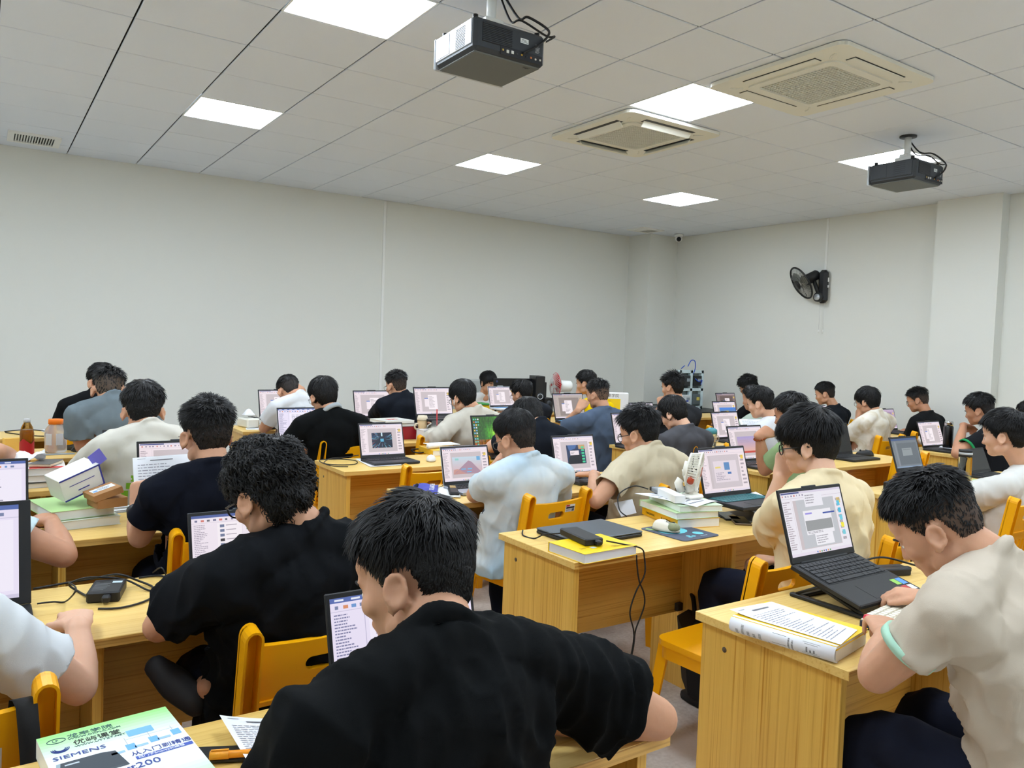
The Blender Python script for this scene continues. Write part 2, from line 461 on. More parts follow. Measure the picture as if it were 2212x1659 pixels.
# ---- ceiling air vents
def vent(x, y, w, d, label, n):
    t = thing('ceiling_vent', label, 'vent', (x, y, CEIL))
    Mx = Matrix.Rotation(math.radians(-90), 4, 'X')
    MB().plate([rrect(-w/2,-d/2,w/2,d/2,.008), rrect(-w/2+.05,-d/2+.05,w/2-.05,d/2-.05,.004)[::-1]], .014, Matrix.Translation((0,0,-.007)) @ Mx).obj('frame', M_white, t)
    MB().box((0,0,-.002), (w-.1,d-.1,.002)).obj('backing', M_grey, t)
    for i in range(n):
        MB().box((0,0,0), (.012,d-.1,.004), 0, Matrix.Translation((-w/2+.065+(w-.13)*i/(n-1),0,-.009)) @ Matrix.Rotation(.7 if i < n/2 else -.7,4,'Y')).obj('slat', M_white, t)
    return t
vent(.385, 8.22, .40, .42, 'white louvred air vent in the ceiling at far left', 14)
vent(7.62, 8.07, .40, .34, 'flat white air vent in the ceiling by the corner column', 8)

# ---- security camera
t = thing('security_camera', 'small white dome security camera under the ceiling in the far corner', 'camera', (8.22, 8.02, CEIL))
MB().lathe([(0,-.045),(.05,-.045),(.062,-.03),(.062,-.002),(0,-.002)], 20).obj('base', M_white, t)
MB().ball((0,0,-.062), (.05,.05,.05)).obj('housing', M_white, t)
MB().ball((-.022,-.026,-.075), (.034,.034,.034), 14, 8).obj('lens', mat('gloss_black', (10,11,13), .08), t)

# ---- projectors
M_pj = mat('projector_shell', (50,55,60), .5, bump=.1, bscale=500); M_pj2 = mat('projector_under', (98,102,100), .55)
M_pjs = mat('projector_side_silver', (188,194,204), .35, metal=.2)
def projector(x, y, label, silver, big):
    W, D, H = .40, .36, .15
    t = thing('projector', label, 'projector', (x, y, 2.817), 0, 'ceiling projectors')
    side = M_pjs if silver else M_pj
    MB().box((0,0,H/2+.002), (W-.01,D,H-.004), .016).obj('body', M_pj, t)
    MB().box((0,.006,.004), (W-.04,D-.03,.012), .004).obj('underside', M_pj2, t)
    MB().box((-W/2+.004,.008,H/2+.012), (.008,D-.03,H-.04), .003).obj('side_panel', side, t)
    MB().box((-W/2+.002,D/2-.085,H/2+.012), (.008,.12,H-.05), .003).obj('side_cover', side, t)
    MB().box((0,D/2+.006,H/2), (W,.014,H), .006).obj('front_bezel', M_silver, t)
    MB().tube([(.09,D/2,H/2),(.09,D/2+.04,H/2)], .038, 20).obj('lens', M_black, t)
    for i in range(13 if silver else 7):
        z = .04+i*(.085/12 if silver else .085/6)
        MB().box((-W/2-.0005,-.06,z), (.003,.085,.003)).obj('side_slat', M_black, t)
    MB().box((-.075,-D/2-.0005,.088), (.16,.003,.086), .001).obj('rear_vent', M_black, t)
    for i in range(11): MB().box((-.075,-D/2-.0025,.05+i*.0075), (.16,.003,.003)).obj('vent_slat', M_pj, t)
    MB().box((.06,-D/2-.0012,.028), (.235,.003,.04), .001).obj('port_panel', mat('port_recess', (28,31,36), .6), t)
    cols = [(200,170,90),(215,215,205),(215,215,210),(60,60,62),(190,150,60),(40,40,44),(205,120,60),(210,205,190),(210,205,190)]
    for i, c in enumerate(cols): MB().box((-.045+i*.026,-D/2-.0035,.03-.002*(i % 2)), (.014 if i in (1,2) else .009,.004,.014 if i in (1,2) else .008), .001).obj('port', mat('port_%d_%d_%d' % c, c, .4), t)
    P = Print(); P.r(0,0,1,1,(232,236,232)); 
    for k in range(3): P.r(.1,.2+.25*k,.9-.1*k,.3+.25*k,(90,95,95),2)
    P.obj('label', M_print, lambda u,v,l: (.05+.045*u,-D/2-.0022-l,.085+.022*v), t)
    P = Print(); rr = random.Random(3)
    for k in range(7): P.r(.0,.08+.13*k,.5+.5*rr.random(),.14+.13*k,(170,174,172))
    P.obj('rating_plate', M_print, lambda u,v,l: (.135+.03*u,-D/2-.0022-l,.055+.045*v), t)
    if silver: lettering('lettering', 'Rigal', .018, M_black, t, Matrix.Translation((.1,-.13,-.0035)) @ Matrix.Rotation(math.pi,4,'X'))
    for sx in (-1,1):
        for sy in (-1,1): MB().tube([(sx*.17,sy*.14,H-.004),(sx*.17,sy*.14,H+.018)], .012, 12).obj('foot', M_black, t)
    top = CEIL-2.817
    MB().box((0,0,H+.03), (.13,.12,.05), .004).box((0,0,H+.065), (.10,.07,.03), .004).obj('mount_bracket', M_white, t)
    MB().tube([(0,0,H+.06),(0,0,top)], .024, 16).obj('mount_pole', M_white, t)
    MB().lathe([(.0,top-.012),(.06,top-.012),(.06,top-.001),(0,top-.001)], 20).obj('ceiling_plate', M_dark, t)
    k = .06 if silver else 0
    MB().tube(smoothpts([(.03+k,.02,top-.005),(.06+k,-.06,top-.12),(.13,-.12,H+.09),(.22,-.15,H+.05),(.20,-.19,H+.0),(.14,-.2,.09),(.06,-.19,.035)]), .006, 6).obj('power_cable', M_rub, t)
    MB().tube(smoothpts([(.0+k,.02,top-.005),(.02+k,-.05,top-.14),(.10,-.11,H+.07),(.24,-.12,H+.03),(.26,-.16,H+.02),(.19,-.185,H-.03)]), .005, 6).obj('video_cable', M_rub, t)
    MB().box((.187,-D/2-.002,H-.02), (.014,.01,.024), .002).obj('cable_clip', M_white, t)
    return t
projector(2.005, 3.24, 'black projector with silver side panel, nearest the camera', True, True)
projector(5.76, 3.31, 'all black projector hanging by a ceiling light, farther right', False, False)

# ---- wall fan
def ring_guard(b, R, dep, n=44, r=.0014, hub=.05):
    """wire cage of a fan: radial wires front and back between hub and rim, in x,y about +z"""
    for sgn, hz in ((1, dep), (-1, dep)):
        for i in range(n):
            a = 2*math.pi*i/n; pts = []
            for j in range(5):
                q = j/4; rr = hub+(R-hub)*q; pts.append((rr*math.cos(a+.5*q), rr*math.sin(a+.5*q), sgn*hz*(1-q**3)))
            b.tube(pts, r, 3, False)
        b.torus((0,0,sgn*hz*.9), R*.55, r*1.3, 'z', 28, 4)
    return b
def fan_blades(t, R, m, M, n=3, name='blade', z0=0):
    for k in range(n):
        V = []; F = []
        for i in range(7):
            q = i/6; rr = .03+(R-.03)*q; w = .25+.42*math.sin(math.pi*min(1, .25+q*.8))
            for j in range(5):
                a = k*2*math.pi/n + (j/4-.5)*w*1.6 + .4*q
                V.append((rr*math.cos(a), rr*math.sin(a), z0+(j/4-.5)*.045))
        for i in range(6):
            for j in range(4): F.append((i*5+j, i*5+j+1, (i+1)*5+j+1, (i+1)*5+j))
        MB().add(V, F, True, M).obj(name, m, t)
t = thing('wall_fan', 'black oscillating fan mounted on the right wall', 'fan', (WALLX, 5.78, 2.2))
MB().box((-.045,0,.16), (.09,.12,.40), .035).obj('base', M_black, t)
MB().tube([(-.07,.02,.03),(-.13,.02,.03)], .055, 24).obj('pivot', M_dark, t)
MB().tube([(-.125,.02,.03),(-.14,.02,.03)], .038, 24).obj('pivot_cap', M_silver, t)
MB().box((-.04,-.062,.24), (.02,.004,.05)).box((-.04,-.062,.16), (.02,.004,.03)).obj('switch_label', M_white, t)
fd = Vector((-.74,.42,-.5)).normalized(); Mf = Matrix.Translation(Vector((-.20,.20,.20))) @ fd.to_track_quat('Z','Y').to_matrix().to_4x4()
MB().tube([Mf @ Vector((0,0,-.24)), Mf @ Vector((0,0,-.22)), Mf @ Vector((0,0,-.07))], [.045,.06,.066], 20).obj('motor', M_black, t)
MB().tube([(-.09,.02,.05), Mf @ Vector((0,.0,-.16))], .025, 10).obj('arm', M_black, t)
P = Print(); P.r(0,0,1,1,(225,228,232)); P.r(.1,.35,.9,.6,(90,130,190),2)
P.obj('label', M_print, lambda u,v,l: Mf @ Vector(((.0668+l)*math.cos(3.6+u*.9),(.0668+l)*math.sin(3.6+u*.9),-.19+.09*v)), t)
g = ring_guard(MB(), .205, .055); _o = g.obj('guard', mat('fan_wire', (70,72,74), .35, metal=.6), t); _o.matrix_local = Mf; _o['kind'] = 'stuff'
MB().torus((0,0,0), .207, .011, 'z', 40, 8).obj('rim', M_black, t).matrix_local = Mf
MB().tube([(0,0,.045),(0,0,.066)], .055, 24).obj('front_cap', M_black, t).matrix_local = Mf
fan_blades(t, .18, mat('smoked_blade', (120,122,116), .3, alpha=1), Mf)
for dy in (-.03,.03):
    MB().tube([(-.05,dy,-.03),(-.05,dy,-.36)], .0022, 5).obj('pull_cord', M_wcable, t)
    MB().lathe([(0,-.40),(.007,-.398),(.006,-.36),(0,-.355)], 8, Matrix.Translation((-.05,dy,0))).obj('cord_bell', M_white, t)
# wall socket seen left of the large screen
_p = ay(888, 852, WALLY)
t = thing('wall_socket', 'white socket plate low on the left wall beside a laptop', 'socket', (_p.x, WALLY, _p.z))
MB().box((0,-.005,0), (.09,.01,.09), .003).obj('plate', M_white, t)
# ================================================================ desks
W_top = wood('wood_top', (236,202,122), (214,168,80), 0)
W_side = wood('wood_side', (236,194,96), (192,134,36), 2)
W_mod = wood('wood_modesty', (230,184,88), (186,128,38), 0)
W_edge = wood('wood_edge', (230,188,104), (168,116,48), 0)
M_screw = mat('screw_cap', (92,78,60), .5)
def desk_proto():
    t = thing('desk', 'desk', 'desk')
    top = MB().box((DL/2, DD/2, DESKZ-.0125), (DL, DD, .025), .0015); top.obj('desktop', W_top, t)
    MB().box((DL/2, -.0006, DESKZ-.0125), (DL-.002,.0012,.023)).obj('edge_band', W_edge, t)
    for x in (.04, DL/2, DL-.04): MB().box((x, .26, .3625), (.025,.45,.725), .001).obj('side_panel', W_side, t)
    for x0, x1 in ((.0525, DL/2-.0125), (DL/2+.0125, DL-.0525)):
        MB().box(((x0+x1)/2, .318, .535), (x1-x0-.001,.016,.38), .001).obj('modesty_panel', W_mod, t)
        MB().box((x1-.02,.300,.37), (.035,.02,.035), .002).obj('bracket', M_dark, t)
    for y in (.40,):
        for z in (.12,.66): MB().tube([(.0285,y,z),(.0265,y,z)], .008, 10).obj('screw_cap', M_screw, t)
    return t
_dl = {('A',0):'nearest left desk, under the green book at the bottom of the frame', ('A',1):'wooden desk at left holding a square black power brick',
 ('A',2):'wooden desk at left under the torn open white box', ('A',3):'wooden desk at left with the orange capped jar on it', ('A',4):'wooden desk at left under the yellow envelope and pink laptop',
 ('A',5):'wooden desk at left nearest the long white wall', ('B',0):'large wooden desk at front right with the raised laptop and side panel in full view',
 ('B',1):'wooden desk in the middle holding the closed laptop and mouse pad', ('B',2):'wooden desk carrying the folded blue cloth bag', ('B',3):'wooden desk carrying the laptop with the dark blue tunnel picture',
 ('B',4):'wooden desk carrying the cup with the red straw', ('B',5):'wooden desk carrying the tissue box, end one of its column',
 ('C',0):'wooden desk corner at the right edge behind the seated man', ('C',1):'wooden desk under the clear water bottle at right', ('C',2):'wooden desk under the open black laptop and black mouse',
 ('C',3):'wooden desk under the teal lidded cup', ('C',4):'wooden desk behind the man in the slate blue shirt', ('C',5):'wooden desk before the yellow shirt, far middle',
 ('D',2):'wooden desk at right carrying the black thermos flask', ('D',3):'wooden desk at far right beside the tie dye shirt', ('D',4):'wooden desk at far right under two stacked looking laptops', ('D',5):'wooden desk nearest the far right corner'}
_d0 = desk_proto(); _u = False
for (bk, n), lb in _dl.items():
    loc = (BLK[bk], ROW(n), 0)
    if not _u: _d0.location = loc; _d0['label'] = lb; _d0['group'] = 'rows of classroom desks'; _u = True
    else: copy_tree(_d0, loc, 0, lb)

# ================================================================ chairs
M_ch = mat('yellow_plastic', (250,176,8), .36, spec=.5, bump=.05, bscale=300); M_ch2 = mat('yellow_plastic_channel', (240,150,0), .4)
def chair_proto():
    t = thing('chair', 'chair', 'chair')
    Mx = Matrix.Rotation(math.radians(-90), 4, 'X')
    s = MB(); s.plate([rrect(-.19,-.18,.19,.20,.05,6)], .022, Matrix.Translation((0,0,.431)) @ Mx)
    s.plate([rrect(-.182,-.172,.182,.192,.05,6), rrect(-.166,-.156,.166,.176,.04,6)[::-1]], .05, Matrix.Translation((0,0,.398)) @ Mx)
    s.obj('seat', M_ch, t)
    for sx in (-1,1):
        for sy, y0, y1 in ((1,.165,.215),(-1,-.15,-.20)):
            V = []; P0 = Vector((sx*.165,y0,.42)); P1 = Vector((sx*.205,y1,0))
            b = MB()
            for (ox, oy, wx, wy) in ((0,0,.012,.05),(-sx*.018,sy*.02,.045,.012)):
                q = [(-1,-1),(1,-1),(1,1),(-1,1)]; V = []
                for P, k in ((P1,.72),(P0,1)):
                    for u, w in q: V.append((P.x+ox+u*wx/2*k, P.y+oy+w*wy/2*k, P.z))
                b.add(V, [(0,3,2,1),(4,5,6,7),(0,1,5,4),(1,2,6,5),(2,3,7,6),(3,0,4,7)])
            b.obj('leg', M_ch, t)
    lean = math.atan2(.07,.40)
    Mb = Matrix.Translation((0,-.165,.44)) @ Matrix.Rotation(lean, 4, 'X')
    L = .405
    for sx in (-1,1):
        b = MB(); o = []
        prof = [(-.026,-.03),(.026,-.03),(.026,L-.026)] + [(.026*math.cos(a), L-.026+.026*math.sin(a)) for a in [math.pi*k/8 for k in range(1,8)]] + [(-.026,L-.026)]
        inn = [(-.019,-.028),(.019,-.028),(.019,L-.026)] + [(.019*math.cos(a), L-.026+.019*math.sin(a)) for a in [math.pi*k/8 for k in range(1,8)]] + [(-.019,L-.026)]
        Ms = Mb @ Matrix.Translation((sx*.185,0,0)) @ Matrix.Rotation(math.pi/2,4,'Z')
        Mo = Mb @ Matrix.Translation((sx*.185,0,0))
        b.plate([[(p[0]*.85,p[1]) for p in prof]], .012, Mo @ Matrix.Translation((0,.016,0)))
        b.plate([[(p[0]*.85,p[1]) for p in prof], [(p[0]*.85,p[1]+.001) for p in inn][::-1]], .040, Mo @ Matrix.Translation((0,-.006,0)))
        b.obj('back_post', M_ch, t)
    c = []
    for i in range(9): c.append((.168-.336*i/8, .352+.010*(1-((i-4)/4)**2)*-1+.004))
    up = [(-.168,.205),(.168,.205)] + c
    hole = rrect(-.05,.268,.05,.302,.016,5)
    MB().plate([up, hole[::-1]], .014, Mb).plate([[(-.168,.2),(.168,.2),(.168,.212),(-.168,.212)]], .026, Mb).obj('backrest', M_ch, t)
    lo = [(-.085,.03),(.085,.03),(.125,.203),(-.125,.203)]; hs = []
    for k in range(4):
        x = -.069+.046*k; f = 1.1; hs.append([(x*.86+p[0], p[1]) for p in rrect(-.011,.06,.011,.165,.0105,4)][::-1])
    MB().plate([lo]+hs, .012, Mb).obj('back_splat', M_ch, t)
    return t
_c0 = chair_proto(); _c0['group'] = 'yellow plastic classroom chairs'
_cu = [False]
CHAIRS = {}
def chair(key, x, y, rot, label, h=.84):
    """x, y: centre of the top of the backrest"""
    r = math.radians(rot); off = Vector((0,.235,0)); off.rotate(Euler((0,0,r)))
    loc = (x+off.x, y+off.y, 0)
    if not _cu[0]: _cu[0] = True; o = _c0; o.location = loc; o.rotation_euler = (0,0,r); o['label'] = label
    else: o = copy_tree(_c0, loc, r, label)
    CHAIRS[key] = o; return o
# ================================================================ people
def hash3(ix, iy, iz, seed):
    h = (ix*374761393 + iy*668265263 + iz*2147483647 + seed*974634599) & 0xffffffff
    h = ((h ^ (h >> 13))*1274126177) & 0xffffffff
    return ((h ^ (h >> 16)) & 0xffff)/65535.0
def vnoise(P, seed=0):
    P = np.asarray(P, dtype=np.float64); I = np.floor(P).astype(np.int64); f = P-I; f = f*f*(3-2*f); r = 0
    for dx in (0,1):
        for dy in (0,1):
            for dz in (0,1):
                w = (f[:,0] if dx else 1-f[:,0])*(f[:,1] if dy else 1-f[:,1])*(f[:,2] if dz else 1-f[:,2])
                r = r+w*hash3(I[:,0]+dx, I[:,1]+dy, I[:,2]+dz, seed)
    return r
class Blob(MB):
    """closed overlapping volumes, later fused into one skin"""
    def limb(s, pts, radii, n=14, side=None, k=5):
        """tapered tube with round ends; radii (a) or (a, b) = half widths along `side` and across it"""
        P = smoothpts(pts, k) if len(pts) > 2 else [Vector(pts[0]).lerp(Vector(pts[1]), i/4) for i in range(5)]
        m = len(P)-1; ctl = len(pts)-1; R = []
        for i in range(m+1):
            q = i/m*ctl; j = min(int(q), ctl-1); w = q-j
            ra, rb = radii[j], radii[j+1]
            ra = ra if hasattr(ra,'__len__') else (ra,ra); rb = rb if hasattr(rb,'__len__') else (rb,rb)
            w = w*w*(3-2*w); R.append((ra[0]+(rb[0]-ra[0])*w, ra[1]+(rb[1]-ra[1])*w))
        t0 = (P[1]-P[0]).normalized(); t1 = (P[-1]-P[-2]).normalized()
        C = []
        for a in (85, 60, 30): q = math.radians(a); C.append((P[0]-t0*(min(R[0])*math.sin(q)), R[0][0]*math.cos(q), R[0][1]*math.cos(q)))
        C += [(p, r[0], r[1]) for p, r in zip(P, R)]
        for a in (30, 60, 85): q = math.radians(a); C.append((P[-1]+t1*(min(R[-1])*math.sin(q)), R[-1][0]*math.cos(q), R[-1][1]*math.cos(q)))
        V, F = [], []; sd = Vector(side) if side is not None else None
        for i, (p, a, b) in enumerate(C):
            t = (C[min(i+1,len(C)-1)][0]-C[max(i-1,0)][0]); t = t.normalized() if t.length > 1e-9 else t1
            if sd is None: sd = t.orthogonal()
            s1 = (sd - t*sd.dot(t)); s1 = s1.normalized() if s1.length > 1e-6 else t.orthogonal().normalized()
            if side is None: sd = s1
            u1 = t.cross(s1)
            for j in range(n):
                q = 2*math.pi*j/n; V.append(p+s1*(a*math.cos(q))+u1*(b*math.sin(q)))
        for i in range(len(C)-1):
            for j in range(n):
                j2 = (j+1) % n; F.append((i*n+j, i*n+j2, (i+1)*n+j2, (i+1)*n+j))
        F.append(tuple(range(n))[::-1]); F.append(tuple((len(C)-1)*n+j for j in range(n)))
        return s.add(V, F, True)
def fuse(b, voxel, smooth=3, fac=.5, keep=1.0):
    """voxel-union of the volumes -> (verts, polys mesh)"""
    me = b.mesh('f', []); o = bpy.data.objects.new('f', me); COL.objects.link(o)
    r = o.modifiers.new('r', 'REMESH'); r.mode = 'VOXEL'; r.voxel_size = voxel; r.use_smooth_shade = True
    if smooth:
        s = o.modifiers.new('s', 'SMOOTH'); s.factor = fac; s.iterations = smooth
    if keep < 1: d_ = o.modifiers.new('d','DECIMATE'); d_.ratio = keep
    dg = bpy.context.evaluated_depsgraph_get(); ev = o.evaluated_get(dg)
    out = bpy.data.meshes.new_from_object(ev); bpy.data.objects.remove(o); bpy.data.meshes.remove(me)
    out.polygons.foreach_set('use_smooth', [True]*len(out.polygons)); return out
def getco(me):
    a = np.empty(len(me.vertices)*3, np.float32); me.vertices.foreach_get('co', a); return a.reshape(-1,3).astype(np.float64)
def getno(me):
    a = np.empty(len(me.vertices)*3, np.float32); me.vertices.foreach_get('normal', a); return a.reshape(-1,3).astype(np.float64)
def setco(me, V): me.vertices.foreach_set('co', np.ascontiguousarray(V, np.float32).ravel()); me.update()

SKINS = [(218,172,144),(203,153,122),(188,136,105)]
M_skin = [mat('skin_%s' % n, c, .5, spec=.35, noise=.10, nscale=22, bump=.06, bscale=260) for n, c in zip(('fair','medium','tan'), SKINS)]
for m_ in M_skin:
    b_ = m_.node_tree.nodes['Principled BSDF']; b_.inputs['Subsurface Weight'].default_value = .12; b_.inputs['Subsurface Radius'].default_value = (1,.35,.2); b_.inputs['Subsurface Scale'].default_value = .012
def hair_mat():
    m = mat('hair', (22,20,20), .48, spec=.32); nt = m.node_tree; b = nt.nodes['Principled BSDF']
    a = nt.nodes.new('ShaderNodeAttribute'); a.attribute_name = 'Col'; nt.links.new(a.outputs['Color'], b.inputs['Base Color']); return m
M_hair = hair_mat()
def cloth(name, c, noise=.06): return mat('cloth_'+name, c, .9, spec=.12, noise=noise, nscale=14, bump=.22, bscale=900)
M_lens = mat('spectacle_lens', (245,250,250), .02, trans=1, ior=1.02)
M_eye = mat('eye_white', (232,228,222), .25); M_iris = mat('iris', (30,20,16), .15)
M_brow = mat('eyebrow', (34,27,24), .7)

def headframe(H, yaw, pitch, roll):
    R = Euler((0,0,math.radians(yaw))).to_matrix() @ Euler((-math.radians(pitch),0,0)).to_matrix() @ Euler((0,math.radians(roll),0)).to_matrix()
    return Matrix.Translation(H) @ R.to_4x4()
def add_head(b, Mh, s=1.0, fat=0.0):
    """skull, face, jaw, nose, lips, ears; local x right, y forward, z up, centre between the ears"""
    f = 1+fat
    def e(c, r, R=None):
        M = Mh @ Matrix.Scale(s, 4) @ Matrix.Translation(c)
        if R is not None: M = M @ R
        b.ball((0,0,0), r, 20, 14, M)
    e((0,-.012,.03), (.076,.097,.092)); e((0,-.032,-.012), (.066,.070,.065))
    e((0,.026,-.018), (.066*f,.068,.075)); e((0,.030,-.058), (.054*f,.060,.058))
    e((0,.058,-.092), (.030*f,.034,.026)); e((0,.080,.012), (.050,.018,.016)); e((0,.072,.038), (.052,.026,.034))
    for sx in (-1,1):
        e((sx*.040,.058,-.030), (.026*f,.030,.026)); e((sx*.052*f,.004,-.072), (.018*f,.040,.026), Matrix.Rotation(-.35,4,'X'))
        e((sx*.030,.076,-.010), (.017,.012,.012))
    e((0,.094,-.018), (.0095,.014,.026), Matrix.Rotation(.30,4,'X')); e((0,.103,-.036), (.0125,.013,.0115))
    for sx in (-1,1): e((sx*.012,.094,-.040), (.008,.010,.008))
    e((0,.0885,-.062), (.023,.010,.0055)); e((0,.087,-.072), (.020,.010,.006))
    for sx in (-1,1):
        R = Matrix.Rotation(-sx*.42,4,'Z') @ Matrix.Rotation(.16,4,'X')
        Me = Mh @ Matrix.Scale(s*1.06,4) @ Matrix.Translation((sx*.082,-.010,-.018)) @ R
        b.ball((-sx*.004,.004,0), (.0075,.016,.027), 12, 10, Me)
        b.torus((sx*.006,0,.004), .0205, .0058, 'x', 18, 7, Me, 1.0, (.82,1.25))
        b.ball((sx*.001,.007,-.027), (.005,.009,.009), 10, 8, Me)
def add_hand(b, W, d, nrm, kind, right, s=1.0):
    """palm + four unequal jointed fingers + thumb. W wrist, d towards the knuckles, nrm = back of the hand"""
    d = Vector(d).normalized(); n = Vector(nrm); n = (n-d*n.dot(d)).normalized(); sd = d.cross(n)   # sd to the right when palm down
    th = -sd if right else sd
    K = W+d*.088*s
    b.limb([W-d*.02*s, W+d*.03*s, K], [(.026*s,.019*s),(.036*s,.016*s),(.040*s,.0125*s)], 14, sd, 4)
    b.ball(tuple(W+d*.035*s+th*.026*s-n*.006*s), .019*s, 10, 8)
    curl = dict(flat=(12,18,12), type=(28,42,28), mouse=(14,30,26), fist=(78,88,60), soft=(40,50,32), pinch=(52,58,30), grip=(62,70,40))[kind]
    LF = [.073,.082,.077,.060]
    for i in range(4):
        off = (i-1.5)*.0205*s; base = K-th*off*1.0-d*abs(i-1.3)*.005*s
        ang = 0; p = base-d*.012*s; q = [p, base]; L = LF[i]*s
        fan = (i-1.5)*-.05
        for seg, c in zip((.45,.31,.24), curl):
            ang += math.radians(c*(1+.07*(i-1)))
            v = d*math.cos(ang)-n*math.sin(ang)+th*fan*math.cos(ang)*-1*-1
            p = q[-1]+v.normalized()*(L*seg); q.append(p)
        rr = (.0096,.0095,.0088,.0082,.0068); rr = [r*s*(.88 if i == 3 else 1) for r in rr]
        b.limb(q, rr, 9, None, 3)
    tb = W+d*.022*s+th*.026*s
    a = dict(flat=.75, type=.55, mouse=.75, fist=.35, soft=.5, pinch=.35, grip=.4)[kind]
    v1 = (d*math.cos(a)+th*math.sin(a)-n*.25).normalized(); v2 = (d*math.cos(a*.5)+th*math.sin(a*.5)*.6-n*(.75 if kind in ('fist','grip','pinch') else .3)).normalized()
    b.limb([tb, tb+v1*.036*s, tb+v1*.036*s+v2*.032*s, tb+v1*.036*s+v2*.056*s], [.0135*s,.0115*s,.0098*s,.0075*s], 9, None, 3)

def ik(S, W, hint, l1, l2):
    D = W-S; dd = D.length; tot = l1+l2-.004
    if dd > tot: k = dd/tot; l1 *= k; l2 *= k
    u = D.normalized(); a = (dd*dd+l1*l1-l2*l2)/(2*dd); h = math.sqrt(max(0, l1*l1-a*a))
    p = Vector(hint); p = (p-u*p.dot(u)).normalized(); return S+u*a+p*h

HAIRLINE = dict(  # azimuth (deg from front) -> lowest z of the hair, head units
 short=[(0,.066),(38,.060),(56,.030),(68,.000),(76,-.016),(83,.022),(108,.024),(118,-.020),(132,-.062),(180,-.078)],
 long=[(0,.040),(35,.030),(56,.006),(68,-.026),(76,-.030),(84,.010),(108,.012),(118,-.035),(132,-.085),(180,-.096)],
 bowl=[(0,.030),(35,.022),(58,-.010),(72,-.040),(84,-.046),(97,-.006),(112,-.055),(130,-.088),(180,-.098)])
def hair_mesh(Mh, s, st, seed, det):
    """scalp shell (thick on top, fading at the sides as the cut says) plus tapered strands combed over it"""
    rnd = np.random.RandomState(seed); nu, nv = (72,44) if det >= 2 else (48,30) if det == 1 else (32,22)
    line = HAIRLINE[st.get('line','short')]; la = np.array([p[0] for p in line]); lz = np.array([p[1] for p in line])
    c0 = np.array((0,-.012,.03)); top, sidet, backt = st.get('top',.022), st.get('side',.010), st.get('back',.012)
    rough = st.get('rough',.006); fq = st.get('freq',38)
    def shell(D, lift=0.0, bury=True):
        """D unit directions (n,3) -> positions, mask value"""
        A = np.where(D[:,2:3] < 0, np.array([[.0775,.098,.128]]), np.array([[.0775,.0985,.094]]))
        r0 = 1/np.sqrt(((D/A)**2).sum(1)); P = D*r0[:,None]
        az = np.degrees(np.arctan2(np.abs(D[:,0]), D[:,1])); z = P[:,2]+c0[2]
        m = z-np.interp(az, la, lz)
        up = np.clip((z-.015)/.075, 0, 1); up = up*up*(3-2*up)
        sd = np.interp(az, [0,60,120,180], [top*.9, sidet, sidet, backt])
        t = sd*(1-up)+top*up
        t = t*np.clip(m/.018, 0, 1)**.6
        if st.get('fringe') : t = t+st['fringe']*np.exp(-((az)/45)**2)*np.exp(-((z-.075)/.03)**2)
        nz = vnoise(P*fq+seed*7.3, seed)*.65+vnoise(P*fq*2.3+seed, seed+5)*.35
        t = t+(nz-.45)*rough*2*np.clip(m/.02,0,1)*(.35+.65*up if not st.get('allover') else 1)
        if bury: t = np.where(m < 0, np.maximum(-.014, m*.9-.002), t)
        return P+D*(t+lift)[:,None]+c0, m, up
    el = np.linspace(-62, 90, nv+1)[:-1]; az = np.linspace(0, 360, nu, endpoint=False)
    E, Az = np.meshgrid(np.radians(el), np.radians(az), indexing='ij')
    D = np.stack([np.cos(E)*np.sin(Az), np.cos(E)*np.cos(Az), np.sin(E)], -1).reshape(-1,3)
    D = np.vstack([D, [[0,0,1.0]],[[0,0,-1.0]]]); P, m, up = shell(D); P[-1] = c0+np.array((0,0,-.06))
    i, j = np.meshgrid(np.arange(nv-1), np.arange(nu), indexing='ij'); j2 = (j+1) % nu
    Q = np.stack([i*nu+j, (i+1)*nu+j, (i+1)*nu+j2, i*nu+j2], -1).reshape(-1,4)
    jj = np.arange(nu); T = np.stack([np.full(nu, nv*nu), (nv-1)*nu+(jj+1) % nu, (nv-1)*nu+jj], -1)
    B = np.stack([np.full(nu, nv*nu+1), jj, (jj+1) % nu], -1)
    dk = np.array(lin(st.get('col',(15,14,14)))); fd = np.array(lin(st.get('fade',(70,56,48)) if st.get('fade') else st.get('col',(15,14,14))))
    vc = fd+(dk-fd)*np.clip(up*1.8+(m > .06)*.2, 0, 1)[:,None]
    fcol = np.concatenate([vc[Q[:,0]], vc[T[:,1]], vc[B[:,1]]]); tri = np.vstack([T, B]) 
    V = [P]; F4 = [Q]; C4 = [vc[Q[:,0]]]; F3 = [tri]; C3 = [np.vstack([vc[T[:,1]], vc[B[:,1]]])]
    N = int(st.get('n', 900)*1.5) if det >= 2 else st.get('n', 900) if det == 1 else 300
    # strands
    k = np.array(st.get('crown',(0,-.50,.86))); k = k/np.linalg.norm(k)
    D0 = rnd.normal(size=(N*4,3)); D0 /= np.linalg.norm(D0,axis=1)[:,None]
    _, m0, up0 = shell(D0); keep = (m0 > .004)&(rnd.rand(len(D0)) < .30+.7*up0 if st.get('fade') else m0 > .004)
    D0 = D0[keep][:N]; N = len(D0); S = 5 if det >= 2 else 4; NS = 2
    L = st.get('len',.045)*(.55+.75*rnd.rand(N)); stand = st.get('stand',.0)*(1+cl_*1.6) if False else st.get('stand',.0); curl = st.get('curl',0)
    _, _, upn = shell(D0)
    L = L*(.45+.55*upn) if not st.get('allover') else L
    Pts = []; Dc = D0.copy(); cl = np.stack([vnoise(D0*st.get('lock',9)+11*k_+seed, seed+31+k_) for k_ in range(3)],1)-.5
